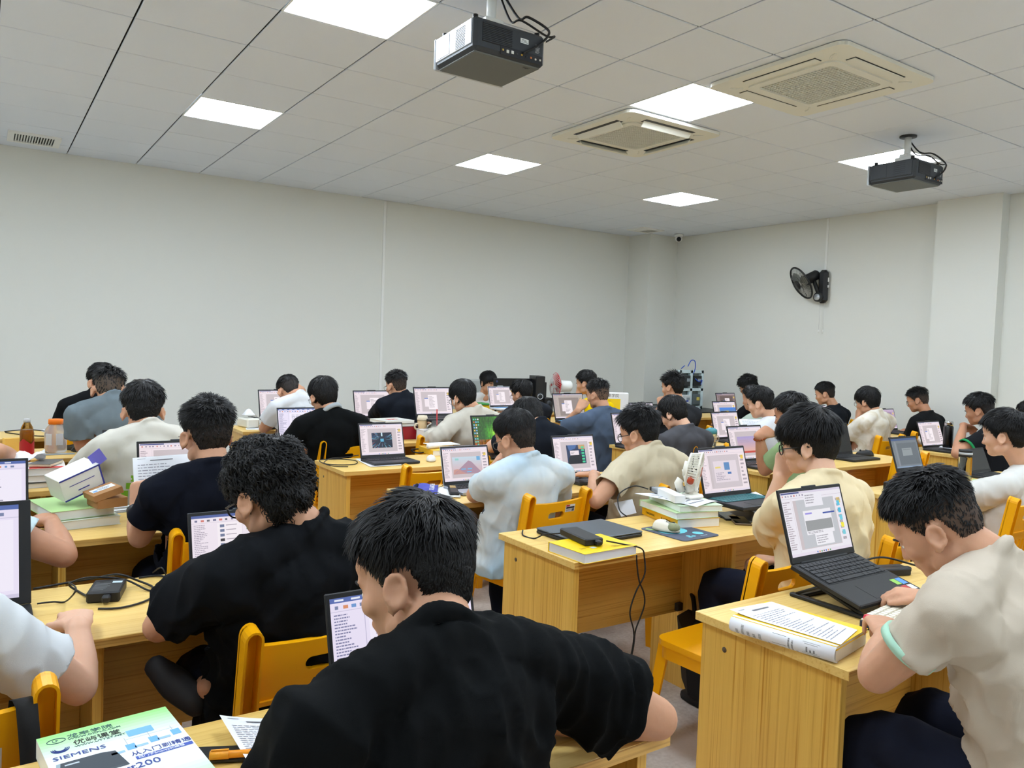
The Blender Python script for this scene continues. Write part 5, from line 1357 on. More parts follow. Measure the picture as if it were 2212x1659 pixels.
# ================================================================ papers and books
def sheet(label, c, lines=14, seed=1, lift=None, name='paper_sheet', cat='paper', ink=(150,150,160), n=8, title=True, group='loose printed sheets'):
    """c: corners near-left, near-right, far-right, far-left (text reads from the near side); lift(u, v) -> height"""
    a, b, d, e = [Vector(p) for p in c]; lift = lift or (lambda u, v: 0)
    f = lambda u, v: a*(1-u)*(1-v)+b*u*(1-v)+d*u*v+e*(1-u)*v+Vector((0,0,lift(u,v)))
    o_ = Vector(f(.5,.5)); o_.z = min(p.z for p in (a,b,d,e))
    t = thing(name, label, cat, o_, 0, group); 
    V = [f(i/n,j/n)-o_ for j in range(n+1) for i in range(n+1)]; V += [p+Vector((0,0,-.0004)) for p in V]
    k = (n+1)**2; F = []
    for j in range(n):
        for i in range(n):
            q = (j*(n+1)+i, j*(n+1)+i+1, (j+1)*(n+1)+i+1, (j+1)*(n+1)+i); F += [q, tuple(x+k for x in q[::-1])]
    MB().add(V, F, True).obj('page', M_paper, t)
    if lines:
        P = Print(); r = random.Random(seed); textlines(P, r, .08,.08,.92,.82,lines,ink,1.0,1,.28)
        if title: P.r(.3,.88,.7,.905,(110,110,116)); P.r(.08,.94,.22,.95,ink)
        P.obj('print', M_print, lambda u,v,l: f(u,v)-o_+Vector((0,0,.0006+l)), t)
    return t
def book(label, O, rot, w, d, h, cover, page=(232,230,224), spine='left', name='book', group=None, soft=.0015):
    """O: near-left bottom corner; w across, d away, h thick"""
    t = thing(name, label, 'book', O, math.radians(rot), group); mc = mat('cover_%d_%d_%d' % cover, cover, .35, spec=.5); mp = mat('pages_%d_%d_%d' % page, page, .8, noise=.05, nscale=3, stretch=(1,1,180))
    e = .003
    MB().box((w/2,d/2,h/2), (w-2*e,d-2*e,h-.003)).obj('pages', mp, t)
    for z in (.0009,h-.0009): MB().box((w/2,d/2,z), (w,d,.0016), .0004).obj('cover', mc, t)
    s = {'left':((.001,d/2,h/2),(.002,d,h)),'right':((w-.001,d/2,h/2),(.002,d,h)),'near':((w/2,.001,h/2),(w,.002,h)),'far':((w/2,d-.001,h/2),(w,.002,h))}[spine]
    MB().box(*s, .0006).obj('spine', mc, t); return t
M_blue = mat('print_blue', (40,62,140), .5); M_ink = mat('print_black', (24,28,30), .5); M_lblue = mat('print_light_blue', (120,176,226), .5); M_inkg = mat('print_green_ink', (56,96,100), .5)
# ---- the green course book in front
def green_book():
    fl, fr_, nr = at(78,1597,.785), at(357,1526,.785), at(482,1662,.785)
    X = (fr_-fl); w = X.length; X.normalize(); rot = math.degrees(math.atan2(X.y, X.x)); d = .30; h = .034
    Y = Vector((-X.y, X.x, 0)); O = fl-Y*d; O.z = DESKZ+.0006
    t = book('thick green and white course book with printed cover, bottom left', O, rot, w, d, h, (236,242,244), (206,226,180), 'left', 'course_book')
    P = Print(); n = 26
    for i in range(n):
        q = i/n; g = max(0, 1-((1-q)/.38))**1.2; e = max(0, 1-q/.30)*.6; g = max(g, e)
        P.r(0, i/n, 1, (i+1)/n, (int(236-94*g), int(242-24*g), int(246-130*g)), 1)
    P.p(((.02,.40),(.50,.40),(.46,.60),(.36,.62),(.08,.62)),(58,66,74),3); P.p(((0,.40),(.02,.40),(.08,.62),(.05,.62)),(150,168,176),3); P.r(.10,.575,.2,.59,(190,200,206),4); P.r(.1,.40,.46,.42,(70,78,86),4)
    P.r(.60,.72,.80,.80,(116,176,230),3)
    for x in (.56,.74,.92):
        P.r(x-.02,.56+(x-.56)*.1,x+.05,.63+(x-.56)*.1,(110,172,228),3); P.r(x-.14,.55+(x-.56)*.1,x-.04,.575+(x-.56)*.1,(150,190,226),3); P.r(x,.63+(x-.56)*.1,x+.004,.72,(150,160,170),2)
    P.r(.56,.69,.94,.694,(160,170,178),2); P.r(.56,.425,.99,.462,(60,84,170),3)
    P.obj('cover_print', M_print, lambda u,v,l: Vector((u*w, v*d, h+.0002+l)), t)
    def L(txt, u, v, s, m, sx=1.0): lettering('lettering', txt, s, m, t, Matrix.Translation((u*w, v*d, h+.0012)), 'LEFT', .0002, sx)
    L('龙丰学院', .20, .905, .016, M_inkg, 1.15); L('WWW.DXPLC.COM', .20, .875, .0085, M_inkg, 1.1)
    L('优屿课堂', .22, .80, .020, M_ink, .95); L('WWW.UYTZT.NET', .22, .765, .0085, M_inkg, 1.1)
    L('SIEMENS', .04, .665, .0175, M_blue, 1.25); L('Smart200', .24, .33, .026, M_blue, 1.0); L('从入门到精通', .54, .48, .0165, M_blue, 1.0)
    L('西门子Smart200编程', .575, .434, .0085, mat('print_white',(240,242,246),.5), 1.0)
    for k in range(3): MB().torus((.12*w,.795*d,h+.001), .008+.0028*k, .0009, 'z', 20, 5, Matrix.Translation((.12*w,.795*d,0)) @ Matrix.Rotation(math.pi,4,'Z') @ Matrix.Translation((-.12*w,-.795*d,0)), .5).obj('emblem', M_blue, t)
    MB().torus((.12*w,.905*d,h+.001), .011, .0007, 'z', 24, 5, None, 1.0, (1.3,.8)).obj('emblem', M_inkg, t)
    L('LF', .09, .893, .010, M_inkg, 1.0)
    return t
green_book()
# ---- sheet, tablet and pen beside the front man
sheet('printed sheet under the front man\'s left arm, curling over the desk edge', [at(545,1662,.762),at(690,1640,.764),at(640,1552,.753),at(474,1558,.772)], 20, 3, lambda u,v: .012*(1-u)**2*v)
t = thing('tablet', 'thin black tablet half under the green book and the sheet', 'tablet', at(480,1634,DESKZ+.001), math.radians(-25)); MB().box((0,0,.004), (.12,.05,.007), .002).obj('body', M_black, t)
t = thing('marker_pen', 'orange marker pen lying beside the sheet at the bottom', 'pen', at(520,1636,.7585), math.radians(-22))
MB().tube([(-.045,0,.007),(.05,0,.007)], .0065, 12).obj('barrel', mat('orange_pen',(236,148,20),.4), t); MB().tube([(-.052,0,.007),(-.02,0,.007)], .0076, 12).obj('cap', mat('orange_cap',(240,160,40),.4), t); MB().box((-.035,0,.016), (.03,.003,.002)).obj('clip', mat('orange_cap',(240,160,40),.4), t)

# ================================================================ adapters, cables
def adapter(label, O, rot, w, d, h, lab=True):
    t = thing('power_adapter', label, 'adapter', O, math.radians(rot)); MB().box((0,0,h/2), (w,d,h), .004).obj('body', M_black, t)
    MB().box((w*.12,-d/2-.012,h*.5), (.022,.026,.018), .004).obj('plug', M_black, t)
    if lab:
        P = Print(); rr = random.Random(5); P.r(.62,.66,.92,.80,(186,206,214),2)
        for k in range(7): P.r(.12,.16+.09*k,.12+.4*rr.random()+.1,.19+.09*k,(120,124,126),2)
        P.obj('label', M_print, lambda u,v,l: Vector((-w/2+w*u,-d/2+d*v,h+.0004+l)), t)
    return t
_a = at(228,1268,DESKZ+.0005); adapter('square black power brick with a printed label amid loose cable', Vector((.30,2.46,DESKZ+.0005)), -16, .085, .125, .030)
Z = DESKZ+.004
def at3(l): return [at(u,v,z) for u,v,z in l]
cable('power_cable', at3([(72,1272,Z),(150,1258,Z),(200,1250,Z+.01),(255,1241,Z+.035),(300,1255,Z+.01),(330,1268,Z),(320,1275,Z),(270,1252,Z+.02),(215,1247,.79),(178,1250,.785),(150,1262,.77),(165,1275,Z),(195,1290,Z+.004),(222,1288,.766)]), .0032, M_rub, 'thick black cable coiled round the square power brick')
cable('power_cable', at3([(300,1248,Z),(350,1244,Z),(372,1262,Z),(376,1270,Z)]+[(400,1262,Z+.004)]), .003, M_rub, 'black cable running from the brick to the chat list laptop')
cable('power_cable', at3([(330,1237,Z),(348,1226,.81),(360,1245,.785),(372,1262,Z),(376,1272,Z)]), .0022, M_rub, 'thin black cable arching up left of the chat list laptop')
cable('mouse_cable', at3([(212,1315,Z),(260,1313,Z),(310,1300,Z),(345,1282,Z),(372,1274,Z)]), .003, M_rub, 'black cable running from the mouse hand across the desk')
cable('usb_cable', at3([(80,1304,Z+.004),(115,1300,Z+.004),(140,1300,Z),(160,1282,.80),(163,1268,.81),(148,1258,.79)]), .0024, M_rub, 'thin black cable plugged in at the big laptop\'s corner')
def mouse(label, O, rot, m, m2=None, s=1.0):
    t = thing('computer_mouse', label, 'mouse', O, math.radians(rot))
    V = []; F = []; nu, nv = 16, 7
    for j in range(nv):
        q = j/(nv-1)
        for i in range(nu):
            a = 2*math.pi*i/nu; x, y = math.cos(a), math.sin(a); k = math.cos(q*math.pi/2)**.55 if q < 1 else .02
            V.append((.031*x*k*(1-.08*abs(y))*s, .058*y*k*s, (.004+.034*math.sin(q*math.pi/2)*(1-.18*y))*s))
    for j in range(nv-1):
        for i in range(nu): F.append((j*nu+i, j*nu+(i+1) % nu, (j+1)*nu+(i+1) % nu, (j+1)*nu+i))
    F.append(tuple((nv-1)*nu+i for i in range(nu))); F.append(tuple(range(nu))[::-1])
    MB().add(V, F, True).obj('shell', m, t)
    MB().tube([(-.004*s,.030*s,.0345*s),(.004*s,.030*s,.0345*s)], .0065*s, 12).obj('wheel', M_dark, t)
    MB().box((0,.012*s,.0375*s), (.0012,.03*s,.002)).obj('seam', M_dark, t)
    if m2: MB().ball((0,.028*s,.018*s), (.0275*s,.029*s,.0195*s)).obj('palm_panel', m2, t)
    return t
mouse('black mouse under the hand of the white t-shirt at left', PP['A1L']['W']['R']+Vector((.0,.07,-.04)), 0, M_black)
# ================================================================ right middle desk: closed laptop and friends
def closed_laptop(label, O, rot, w, d, h, m):
    t = thing('closed_laptop', label, 'laptop', O, math.radians(rot)); MB().box((w/2,d/2,h*.32), (w,d,h*.6), .004).obj('base', M_black, t); MB().box((w/2,d/2,h*.82), (w,d,h*.34), .003).obj('lid', m, t)
    MB().box((w/2,d-.004,h*.62), (w*.7,.010,h*.4), .003).obj('hinge', M_black, t); return t
M_lid = mat('lid_slate', (84,92,100), .38, metal=.2)
closed_laptop('closed slate grey laptop on the middle desk', Vector((1.872,2.285,DESKZ+.0006)), 2, .355, .25, .024, M_lid)
yb = book('thick yellow book under the black power adapter', Vector((1.748,2.085,DESKZ+.0006)), 3, .262, .20, .036, (246,206,14), (222,224,228), 'far')
P = Print(); P.r(.55,.62,.68,.78,(190,200,190)); P.r(.30,.22,.38,.32,(200,206,200)); textlines(P, random.Random(2), .12,.26,.30,.34,2,(150,120,20),1,1); textlines(P, random.Random(3), .62,.10,.84,.2,2,(170,140,40),1,1)
P.obj('cover_print', M_print, lambda u,v,l: Vector((.262*u,.20*v,.0365+l)), yb)
adapter('long black power adapter lying on the yellow book', Vector((1.868,2.255,DESKZ+.0372)), -14+6, .078, .19, .026, False)
cable('power_cable', [Vector((1.85,2.36,.79)),Vector((1.82,2.42,.775)),Vector((1.80,2.46,DESKZ+.003)),Vector((1.79,2.52,DESKZ+.003)),Vector((1.83,2.58,.757))], .003, M_rub, 'black cable leaving the adapter behind the closed laptop')
_p0 = Vector((1.895,2.15,.80)); _dy = ROW(1)-.012
cable('power_cable', [Vector((1.90,2.148,.803)),Vector((1.96,2.12,.790)),Vector((2.02,2.09,.775)),Vector((2.035,_dy-.02,.74)),Vector((2.03,_dy-.03,.68)),Vector((1.99,_dy-.03,.62)),Vector((1.965,_dy-.03,.55)),Vector((1.985,_dy-.03,.485)),Vector((1.992,_dy-.03,.455)),
   Vector((2.0,_dy-.03,.485)),Vector((2.035,_dy-.03,.56)),Vector((2.03,_dy-.03,.61)),Vector((2.0,_dy-.035,.66)),Vector((1.99,_dy-.03,.72)),Vector((1.985,2.075,.757))], .003, M_rub, 'black power cable hanging in a twisted loop off the desk edge')
cable('power_cable', [Vector((1.992,_dy-.03,.457)),Vector((1.99,_dy-.03,.43)),Vector((1.985,_dy-.03,.40)),Vector((1.975,_dy-.03,.37))], .0042, M_rub, 'loose plug end dangling under the cable loop')
# mouse pad
t = thing('mouse_pad', 'slate mouse pad with turquoise cloud print', 'mouse pad', Vector((2.425,2.285,DESKZ+.0004)), math.radians(2))
MB().plate([rrect(-.11,-.125,.11,.125,.02)], .003, Matrix.Translation((0,0,.0017)) @ Matrix.Rotation(math.radians(-90),4,'X')).obj('pad', mat('pad_slate',(82,88,104),.8), t)
def disc(P, cx, cy, rx, ry, c, z=1, n=14):
    for i in range(n//2):
        a0, a1 = math.pi*i/(n//2), math.pi*(i+1)/(n//2)
        P.p(((cx+rx*math.cos(a0),cy-ry*math.sin(a0)),(cx+rx*math.cos(a0),cy+ry*math.sin(a0)),(cx+rx*math.cos(a1),cy+ry*math.sin(a1)),(cx+rx*math.cos(a1),cy-ry*math.sin(a1))),c,z)
P = Print(); disc(P,.42,.60,.34,.22,(112,206,218)); disc(P,.40,.66,.26,.14,(190,232,234),2); disc(P,.74,.27,.11,.10,(112,206,218)); disc(P,.36,.20,.05,.035,(112,206,218)); disc(P,.46,.15,.05,.035,(112,206,218)); disc(P,.34,.13,.05,.03,(112,206,218)); P.p(((.02,.92),(.14,.70),(.2,.72),(.1,.95)),(170,206,120)); P.r(.60,.10,.8,.115,(190,206,214))
P.obj('pad_print', M_print, lambda u,v,l: Vector((-.105+.21*u,-.12+.24*v,.0034+l)), t)
mouse('cream mouse with an olive camouflage panel on the mouse pad', Vector((2.375,2.315,DESKZ+.0042)), 200, mat('mouse_cream',(226,222,206),.4), mat('mouse_camo',(140,146,110),.5,noise=.5,nscale=60), 1.08)
# stack of books with the white fan
g_ = 'books stacked under the desk fan'
s0 = Vector((2.462,2.335,DESKZ+.0006))
b_ = book('yellow spined thick book at the bottom of the fan stack', s0, -14, .215, .30, .040, (240,180,24), (226,226,222), 'left', group=g_)
for tx, v in (('CANGSHENG',.72),('从入门到精通工业编程',.28)): lettering('lettering', tx, .013, M_ink, b_, Matrix.Translation((-.0006,.30*v+.05,.012)) @ Matrix.Rotation(-math.pi/2,4,'Z') @ Matrix.Rotation(math.pi/2,4,'X'))
book('green and white softcover second from the bottom of the fan stack', s0+Vector((-.012,-.005,.0412)), -12, .22, .30, .028, (196,224,170), (228,230,226), 'far', group=g_)
book('white softcover with green edge third in the fan stack', s0+Vector((.010,.0,.0704)), -18, .21, .295, .026, (206,228,196), (226,232,226), 'far', group=g_)
sheet('white sheet topping the book stack under the fan', [s0+Vector((.06,-.05,.0985)),s0+Vector((.25,.0,.0985)),s0+Vector((.19,.28,.0985)),s0+Vector((-.01,.26,.104))], 6, 4, lambda u,v: .004*math.sin(3*u+2*v))
t = thing('small_box', 'long white cardboard box lying on the book stack', 'box', s0+Vector((.075,.115,.101)), math.radians(-22)); MB().box((0,0,.0165), (.05,.19,.033), .001).obj('box', M_white, t); MB().box((0,-.0955,.0165), (.048,.001,.031)).obj('end_flap', M_paper, t)
t = thing('power_bank', 'flat grey power bank behind the white box', 'power bank', s0+Vector((.125,.20,.101)), math.radians(-20)); MB().box((0,0,.012), (.07,.16,.022), .004).obj('body', mat('bank_grey',(140,146,150),.4), t); MB().box((-.02,.085,.012), (.03,.03,.018), .003).obj('plug', M_black, t)
cable('usb_cable', [s0+Vector((.10,.285,.115)),s0+Vector((.05,.33,.125)),s0+Vector((-.03,.34,.09)),s0+Vector((-.06,.30,.03)),s0+Vector((-.05,.26,.006))], .003, M_rub, 'black cable curling left from the grey power bank')
# desk fan
fp = s0+Vector((.165,.085,.101)); t = thing('desk_fan', 'small white clip on desk fan with an orange dot', 'fan', fp, 0)
M_fan = mat('fan_white', (236,234,222), .4); M_or = mat('fan_orange', (176,66,30), .4)
MB().box((.01,0,.012), (.09,.07,.02), .009).box((.0,.01,.035), (.05,.05,.05), .012, Matrix.Rotation(.5,4,'Y')).obj('clip_base', M_fan, t)
MB().tube([(-.03,.03,.03),(-.045,.035,.07),(-.035,.03,.085)], .018, 10).obj('clip_lever', M_fan, t)
fd = Vector((.58,-.80,-.12)).normalized(); Mf = Matrix.Translation((.022,-.0,.125)) @ fd.to_track_quat('Z','Y').to_matrix().to_4x4()
V = MB(); 
for z, r0 in ((-.028,.072),(.020,.085)): V.torus((0,0,z), r0, .0045, 'z', 40, 8)
V.obj('rim', M_fan, t).matrix_local = Mf
V = MB()
for i in range(44): a = 2*math.pi*i/44; V.tube([(.072*math.cos(a),.072*math.sin(a),-.028),(.0835*math.cos(a),.0835*math.sin(a),.018)], .0017, 4, False)
for i in range(40):
    a = 2*math.pi*i/40; V.tube([(.022*math.cos(a),.022*math.sin(a),.020),(.055*math.cos(a+.25),.055*math.sin(a+.25),.026),(.083*math.cos(a+.4),.083*math.sin(a+.4),.019)], .0013, 3, False); V.tube([(.02*math.cos(a),.02*math.sin(a),-.032),(.072*math.cos(a),.072*math.sin(a),-.028)], .0013, 3, False)
_o = V.obj('guard', M_fan, t); _o.matrix_local = Mf; _o['kind'] = 'stuff'
MB().tube([(0,0,.018),(0,0,.028)], .024, 24).obj('hub_cap', M_fan, t).matrix_local = Mf; MB().torus((0,0,.028), .021, .002, 'z', 24, 6).obj('hub_ring', M_or, t).matrix_local = Mf
MB().tube([(0,0,-.05),(0,0,-.028)], .035, 24).obj('motor', M_fan, t).matrix_local = Mf
for k in range(5):
    a0 = k*2*math.pi/5; VV = []; 
    for i in range(5):
        r_ = .018+.055*i/4
        for j in range(4): a = a0+(j/3-.3)*(.9)+.3*i/4; VV.append((r_*math.cos(a), r_*math.sin(a), -.015+.025*(j/3)))
    MB().add(VV, [(i*4+j,i*4+j+1,(i+1)*4+j+1,(i+1)*4+j) for i in range(4) for j in range(3)], True).obj('blade', M_fan, t).matrix_local = Mf
_q = (-(Vector((.84,.54,0)))).normalized(); MB().tube([Mf @ Vector((-.062,-.03,-.005)), Mf @ Vector((-.082,-.04,-.005))], .0145, 20).obj('dial', M_or, t)
MB().tube([(0,0,.03), Mf @ Vector((0,0,-.04))], .020, 10).obj('neck', M_fan, t)
# phones and paper right of the stack
def phone(label, O, rot, m, w=.075, d=.155, h=.0085, name='phone'):
    t = thing(name, label, 'phone', O, math.radians(rot)); MB().box((0,0,h/2), (w,d,h), .003).obj('body', m, t); MB().box((0,0,h+.0002), (w-.006,d-.006,.0006)).obj('glass', M_led if False else mat('phone_glass',(14,15,17),.08), t); return t
phone('black phone in a brown case by the cream elbow', Vector((2.835,2.31,DESKZ+.0006)), -38, mat('case_brown',(104,84,60),.5))
phone('black phone tucked under the teal keyed laptop', Vector((2.86,2.40,DESKZ+.0006)), -30, M_black)
sheet('printed sheet on the teal keyed laptop\'s palm rest', [at(1632,1108,.80),at(1668,1080,.80),at(1632,1062,.80),at(1572,1079,.80)], 9, 5, None)
# ================================================================ front right desk
O_ = Vector((1.735,1.105,DESKZ+.0006))
fb = thing('folded_book', 'thick paperback folded open with a yellow cover, front right corner', 'book', O_, math.radians(0)); fb.rotation_euler.z = math.radians(11)
w_, d_, h_ = .205, .285, .042
MB().box((w_*.52,d_/2,h_*.40), (w_*.94,d_-.006,h_*.78)).obj('pages', mat('pages_232_230_224',(232,230,224),.8), fb)
MB().box((w_*.52,d_/2,h_*.80), (w_*.97,d_,.0016)).obj('cover', mat('cover_246_206_14',(246,206,14),.35), fb)
MB().box((w_*.52,d_/2,h_*.905), (w_*.94,d_-.004,h_*.18)).obj('pages', mat('pages_232_230_224',(232,230,224),.8), fb)
MB().box((w_*.52,d_/2,h_), (w_*.97,d_,.0016)).obj('cover', mat('cover_246_206_14',(246,206,14),.35), fb)
rows = [(math.pi/2+math.pi*i/12) for i in range(13)]; V = []
for a in rows:
    for y in (0,d_): V.append((.018+.024*math.cos(a), y, h_/2+h_/2*math.sin(a)+.0012))
MB().add(V, [(2*i,2*i+1,2*i+3,2*i+2)[::-1] for i in range(12)], True).obj('rolled_page', M_paper, fb).modifiers.new('t','SOLIDIFY').thickness = .0008
P = Print(); rr = random.Random(8)
for y0, c in ((.60,(70,70,72)),(.33,(92,70,74))): P.r(.08,y0,.95,y0+.02,c,2)
P.r(.25,.44,.72,.57,(120,124,126),2); P.r(.2,.13,.75,.29,(176,180,180),2); P.r(.28,.15,.68,.27,(206,208,208),3); textlines(P, rr, .12,.66,.9,.95,5,(170,172,174),.7,2); textlines(P, rr, .1,.36,.9,.43,2,(140,142,146),.8,2); textlines(P, rr, .3,.16,.66,.26,3,(110,112,114),.8,4)
def _roll(u, v, l): a = math.pi/2+math.pi*(.08+.8*(1-u)); return Vector((.018+(.0248+l)*math.cos(a), d_*v, h_/2+(h_/2+.0008+l)*math.sin(a)+.0012))
P.obj('page_print', M_print, _roll, fb)
Mr_ = Matrix.Translation(O_) @ Matrix.Rotation(math.radians(11),4,'Z')
sheet('exam sheet lying on the folded book at the front right', [Mr_ @ Vector((.025,-.002,h_+.003)), Mr_ @ Vector((.165,.012,h_+.003)), Mr_ @ Vector((.205,.27,h_+.003)), Mr_ @ Vector((.03,.305,h_+.003))], 20, 6, lambda u,v: .006*max(0,v-.8)*5*(1-u))
# folding stand of the tilted laptop
t = thing('laptop_stand', 'black folding stand with scissor legs under the tilted laptop', 'stand', Vector((_c.x,1.38,DESKZ+.0005)))
for sx in (-.14,.14):
    MB().box((sx,0,.006), (.02,.26,.012), .003).obj('foot_rail', M_black, t); MB().tube([(sx,-.11,.012),(sx,.10,_c.z-DESKZ-.035)], .006, 6).obj('tray_rail', M_black, t); MB().tube([(sx,.11,.012),(sx,.02,(_c.z-DESKZ)*.55)], .005, 6).obj('strut', M_black, t)
MB().box((0,.10,.006), (.28,.02,.012), .003).obj('cross_rail', M_black, t)
# mechanical keyboard
kb = thing('mechanical_keyboard', 'cream and navy mechanical keyboard with a red corner key', 'keyboard', Vector((2.20,1.195,DESKZ+.0006)), math.radians(8))
M_navy = mat('key_navy', (36,48,76), .45); M_kc = mat('key_cream', (232,226,208), .45); M_red = mat('key_red', (222,66,88), .4)
MB().box((0,0,.012), (.315,.115,.024), .004).obj('case', mat('case_navy',(30,38,58),.5), kb); MB().box((0,0,.0245), (.31,.11,.003), .001).obj('plate', M_kc, kb)
for j in range(5):
    xs = [1]*14+[1.2] if j else [1.3,1.3,1.3,5.4,1.2,1.2,1.1,1.1,1.1]; tt = sum(xs); x = -.150
    for i, u in enumerate(xs):
        w1 = .300*u/tt; m = M_red if (j == 4 and i == 0) else M_navy if (i == 0 or i >= len(xs)-1 or j == 0 and i < 3) and not (j == 4 and i == len(xs)-1 and False) else M_kc
        b = MB(); cx, cy = x+w1/2, -.042+j*.021; V = []
        for z, k in ((.026,1),(.0365,.74)):
            for (a, c) in ((-1,-1),(1,-1),(1,1),(-1,1)): V.append((cx+a*(w1/2-.0008-(1-k)*.007), cy+c*(.0098*(.78 if k < 1 else 1)), z))
        b.add(V, [(0,3,2,1),(4,5,6,7),(0,1,5,4),(1,2,6,5),(2,3,7,6),(3,0,4,7)]).obj('keycap', m, kb); x += w1
adapter('black power adapter behind the beige man\'s hands', Vector((2.42,1.44,DESKZ+.0005)), 62, .06, .13, .028, False)
adapter('long black adapter near the beige man\'s chin', Vector((2.64,1.50,DESKZ+.0005)), 70, .06, .15, .026, False)
cable('usb_cable', [Vector((2.28,1.53,.78)),Vector((2.34,1.50,.80)),Vector((2.38,1.42,.77)),Vector((2.40,1.34,.76)),Vector((2.42,1.28,.757))], .0035, M_wcable, 'white cable looping beside the tilted laptop')
cable('power_cable', [Vector((2.30,1.50,.80)),Vector((2.40,1.49,.80)),Vector((2.47,1.42,.757)),Vector((2.55,1.34,.755)),Vector((2.64,1.28,.755))], .0032, M_rub, 'black cable crossing the adapters on the front right desk')
cable('power_cable', [Vector((2.34,1.46,.757)),Vector((2.44,1.40,.785)),Vector((2.52,1.36,.757)),Vector((2.46,1.28,.756)),Vector((2.38,1.27,.765))], .003, M_rub, 'thin black cable curling towards the mechanical keyboard')
cable('power_cable', [Vector((2.52,1.53,.757)),Vector((2.57,1.55,.79)),Vector((2.66,1.53,.80)),Vector((2.74,1.47,.78)),Vector((2.80,1.42,.757))], .0035, M_rub, 'thick black cable draped over the long adapter')
# black bag on the floor
t = thing('laptop_bag', 'black soft laptop bag standing on the floor under the desk', 'bag', Vector((2.66,2.36,0)), math.radians(52))
M_bag = mat('bag_black', (14,14,15), .8, bump=.3, bscale=500)
o = MB().box((0,0,.19), (.44,.13,.36), .045, Matrix.Rotation(-.10,4,'X')).obj('body', M_bag, t); MB().box((0,-.075,.15), (.36,.03,.22), .014, Matrix.Rotation(-.10,4,'X')).obj('front_pocket', M_bag, t)
MB().tube(smoothpts([(-.09,.04,.36),(-.08,.045,.42),(0,.045,.435),(.08,.045,.42),(.09,.04,.36)]), .010, 8).obj('handle', M_bag, t)
MB().tube(smoothpts([(-.22,.03,.30),(-.25,.02,.2),(-.23,.0,.12)]), .006, 6).obj('strap_ring', M_bag, t)
# ================================================================ left block odds and ends
g_ = 'two thick books under the torn box'
b0 = Vector((.235,3.345,DESKZ+.0006)); book('lower pale softcover of the pair under the torn white box', b0, 8, .225, .30, .034, (214,222,206), (224,226,222), 'far', group=g_); book('upper green edged softcover under the torn white box', b0+Vector((-.015,.01,.0354)), 12, .225, .30, .036, (176,214,140), (226,230,224), 'far', group=g_)
t = thing('torn_box', 'white carton with blue edges torn open and tipped over', 'box', b0+Vector((.075,.16,.1655)), 0)
t.rotation_euler = (math.radians(8), math.radians(-20), math.radians(20))
M_box = mat('carton_white', (226,224,214), .7); M_boxb = mat('carton_blue', (58,62,140), .6)
for c_, s_ in (((0,0,-.045),(.16,.11,.002)),((0,0,.045),(.16,.11,.002)),((0,-.055,0),(.16,.002,.09)),((0,.055,0),(.16,.002,.09)),((-.08,0,0),(.002,.11,.09))): MB().box(c_, s_).obj('panel', M_box, t)
MB().box((.0,-.0565,.043), (.16,.002,.006)).box((.0,-.0565,-.043), (.16,.002,.006)).box((.078,-.0565,0), (.006,.002,.09)).obj('blue_edge', M_boxb, t)
MB().box((.105,-.03,.03), (.055,.002,.06), 0, Matrix.Rotation(-.3,4,'Y')).obj('flap', mat('carton_lilac',(120,116,210),.6), t); MB().box((.10,.03,-.03), (.05,.07,.002), 0, Matrix.Rotation(.4,4,'Y')).obj('flap', mat('carton_lilac',(120,116,210),.6), t); MB().box((.0,-.057,.008), (.10,.001,.0025)).box((.0,-.057,-.02), (.045,.001,.004)).obj('print', M_boxb, t)
t = thing('cardboard_box', 'brown cardboard box with a shipping label, lid ajar', 'box', b0+Vector((.178,.06,.0735)), math.radians(12)); M_card = mat('cardboard', (168,122,76), .8, noise=.12, nscale=30)
MB().box((0,0,.018), (.11,.12,.036), .001).obj('tray', M_card, t); MB().box((0,0,.056), (.108,.125,.026), .001, Matrix.Rotation(-.28,4,'Y')).obj('lid', M_card, t)
P = Print(); P.r(0,0,1,1,(226,230,232)); textlines(P, random.Random(4), .3,.15,.95,.9,4,(90,94,98),.9,2,.5); P.r(.04,.1,.24,.5,(110,160,214),2); Ml = Matrix.Rotation(-.28,4,'Y'); P.obj('label', M_print, lambda u,v,l: Ml @ Vector((-.04+.085*u,-.02+.05*v,.0695+l)), t)
t = thing('plastic_pouch', 'clear plastic pouch lying by the watch wearer\'s hand', 'pouch', at(268,1100,DESKZ+.0006), math.radians(10)); MB().box((0,0,.003), (.11,.14,.005), .002).obj('film', mat('clear_film',(240,242,242),.15,trans=.85,ior=1.2), t); MB().box((0,-.03,.006), (.10,.018,.001)).box((0,.03,.006), (.10,.018,.001)).obj('seal_strip', M_paper, t)
W_ = PP['A2R']['W']['L']; sheet('white sheet held up by the man with the watch', [W_+Vector((-.0,.06,.035)),W_+Vector((.21,.075,.03)),W_+Vector((.21,.16,.17)),W_+Vector((.005,.15,.165))], 10, 7, None)
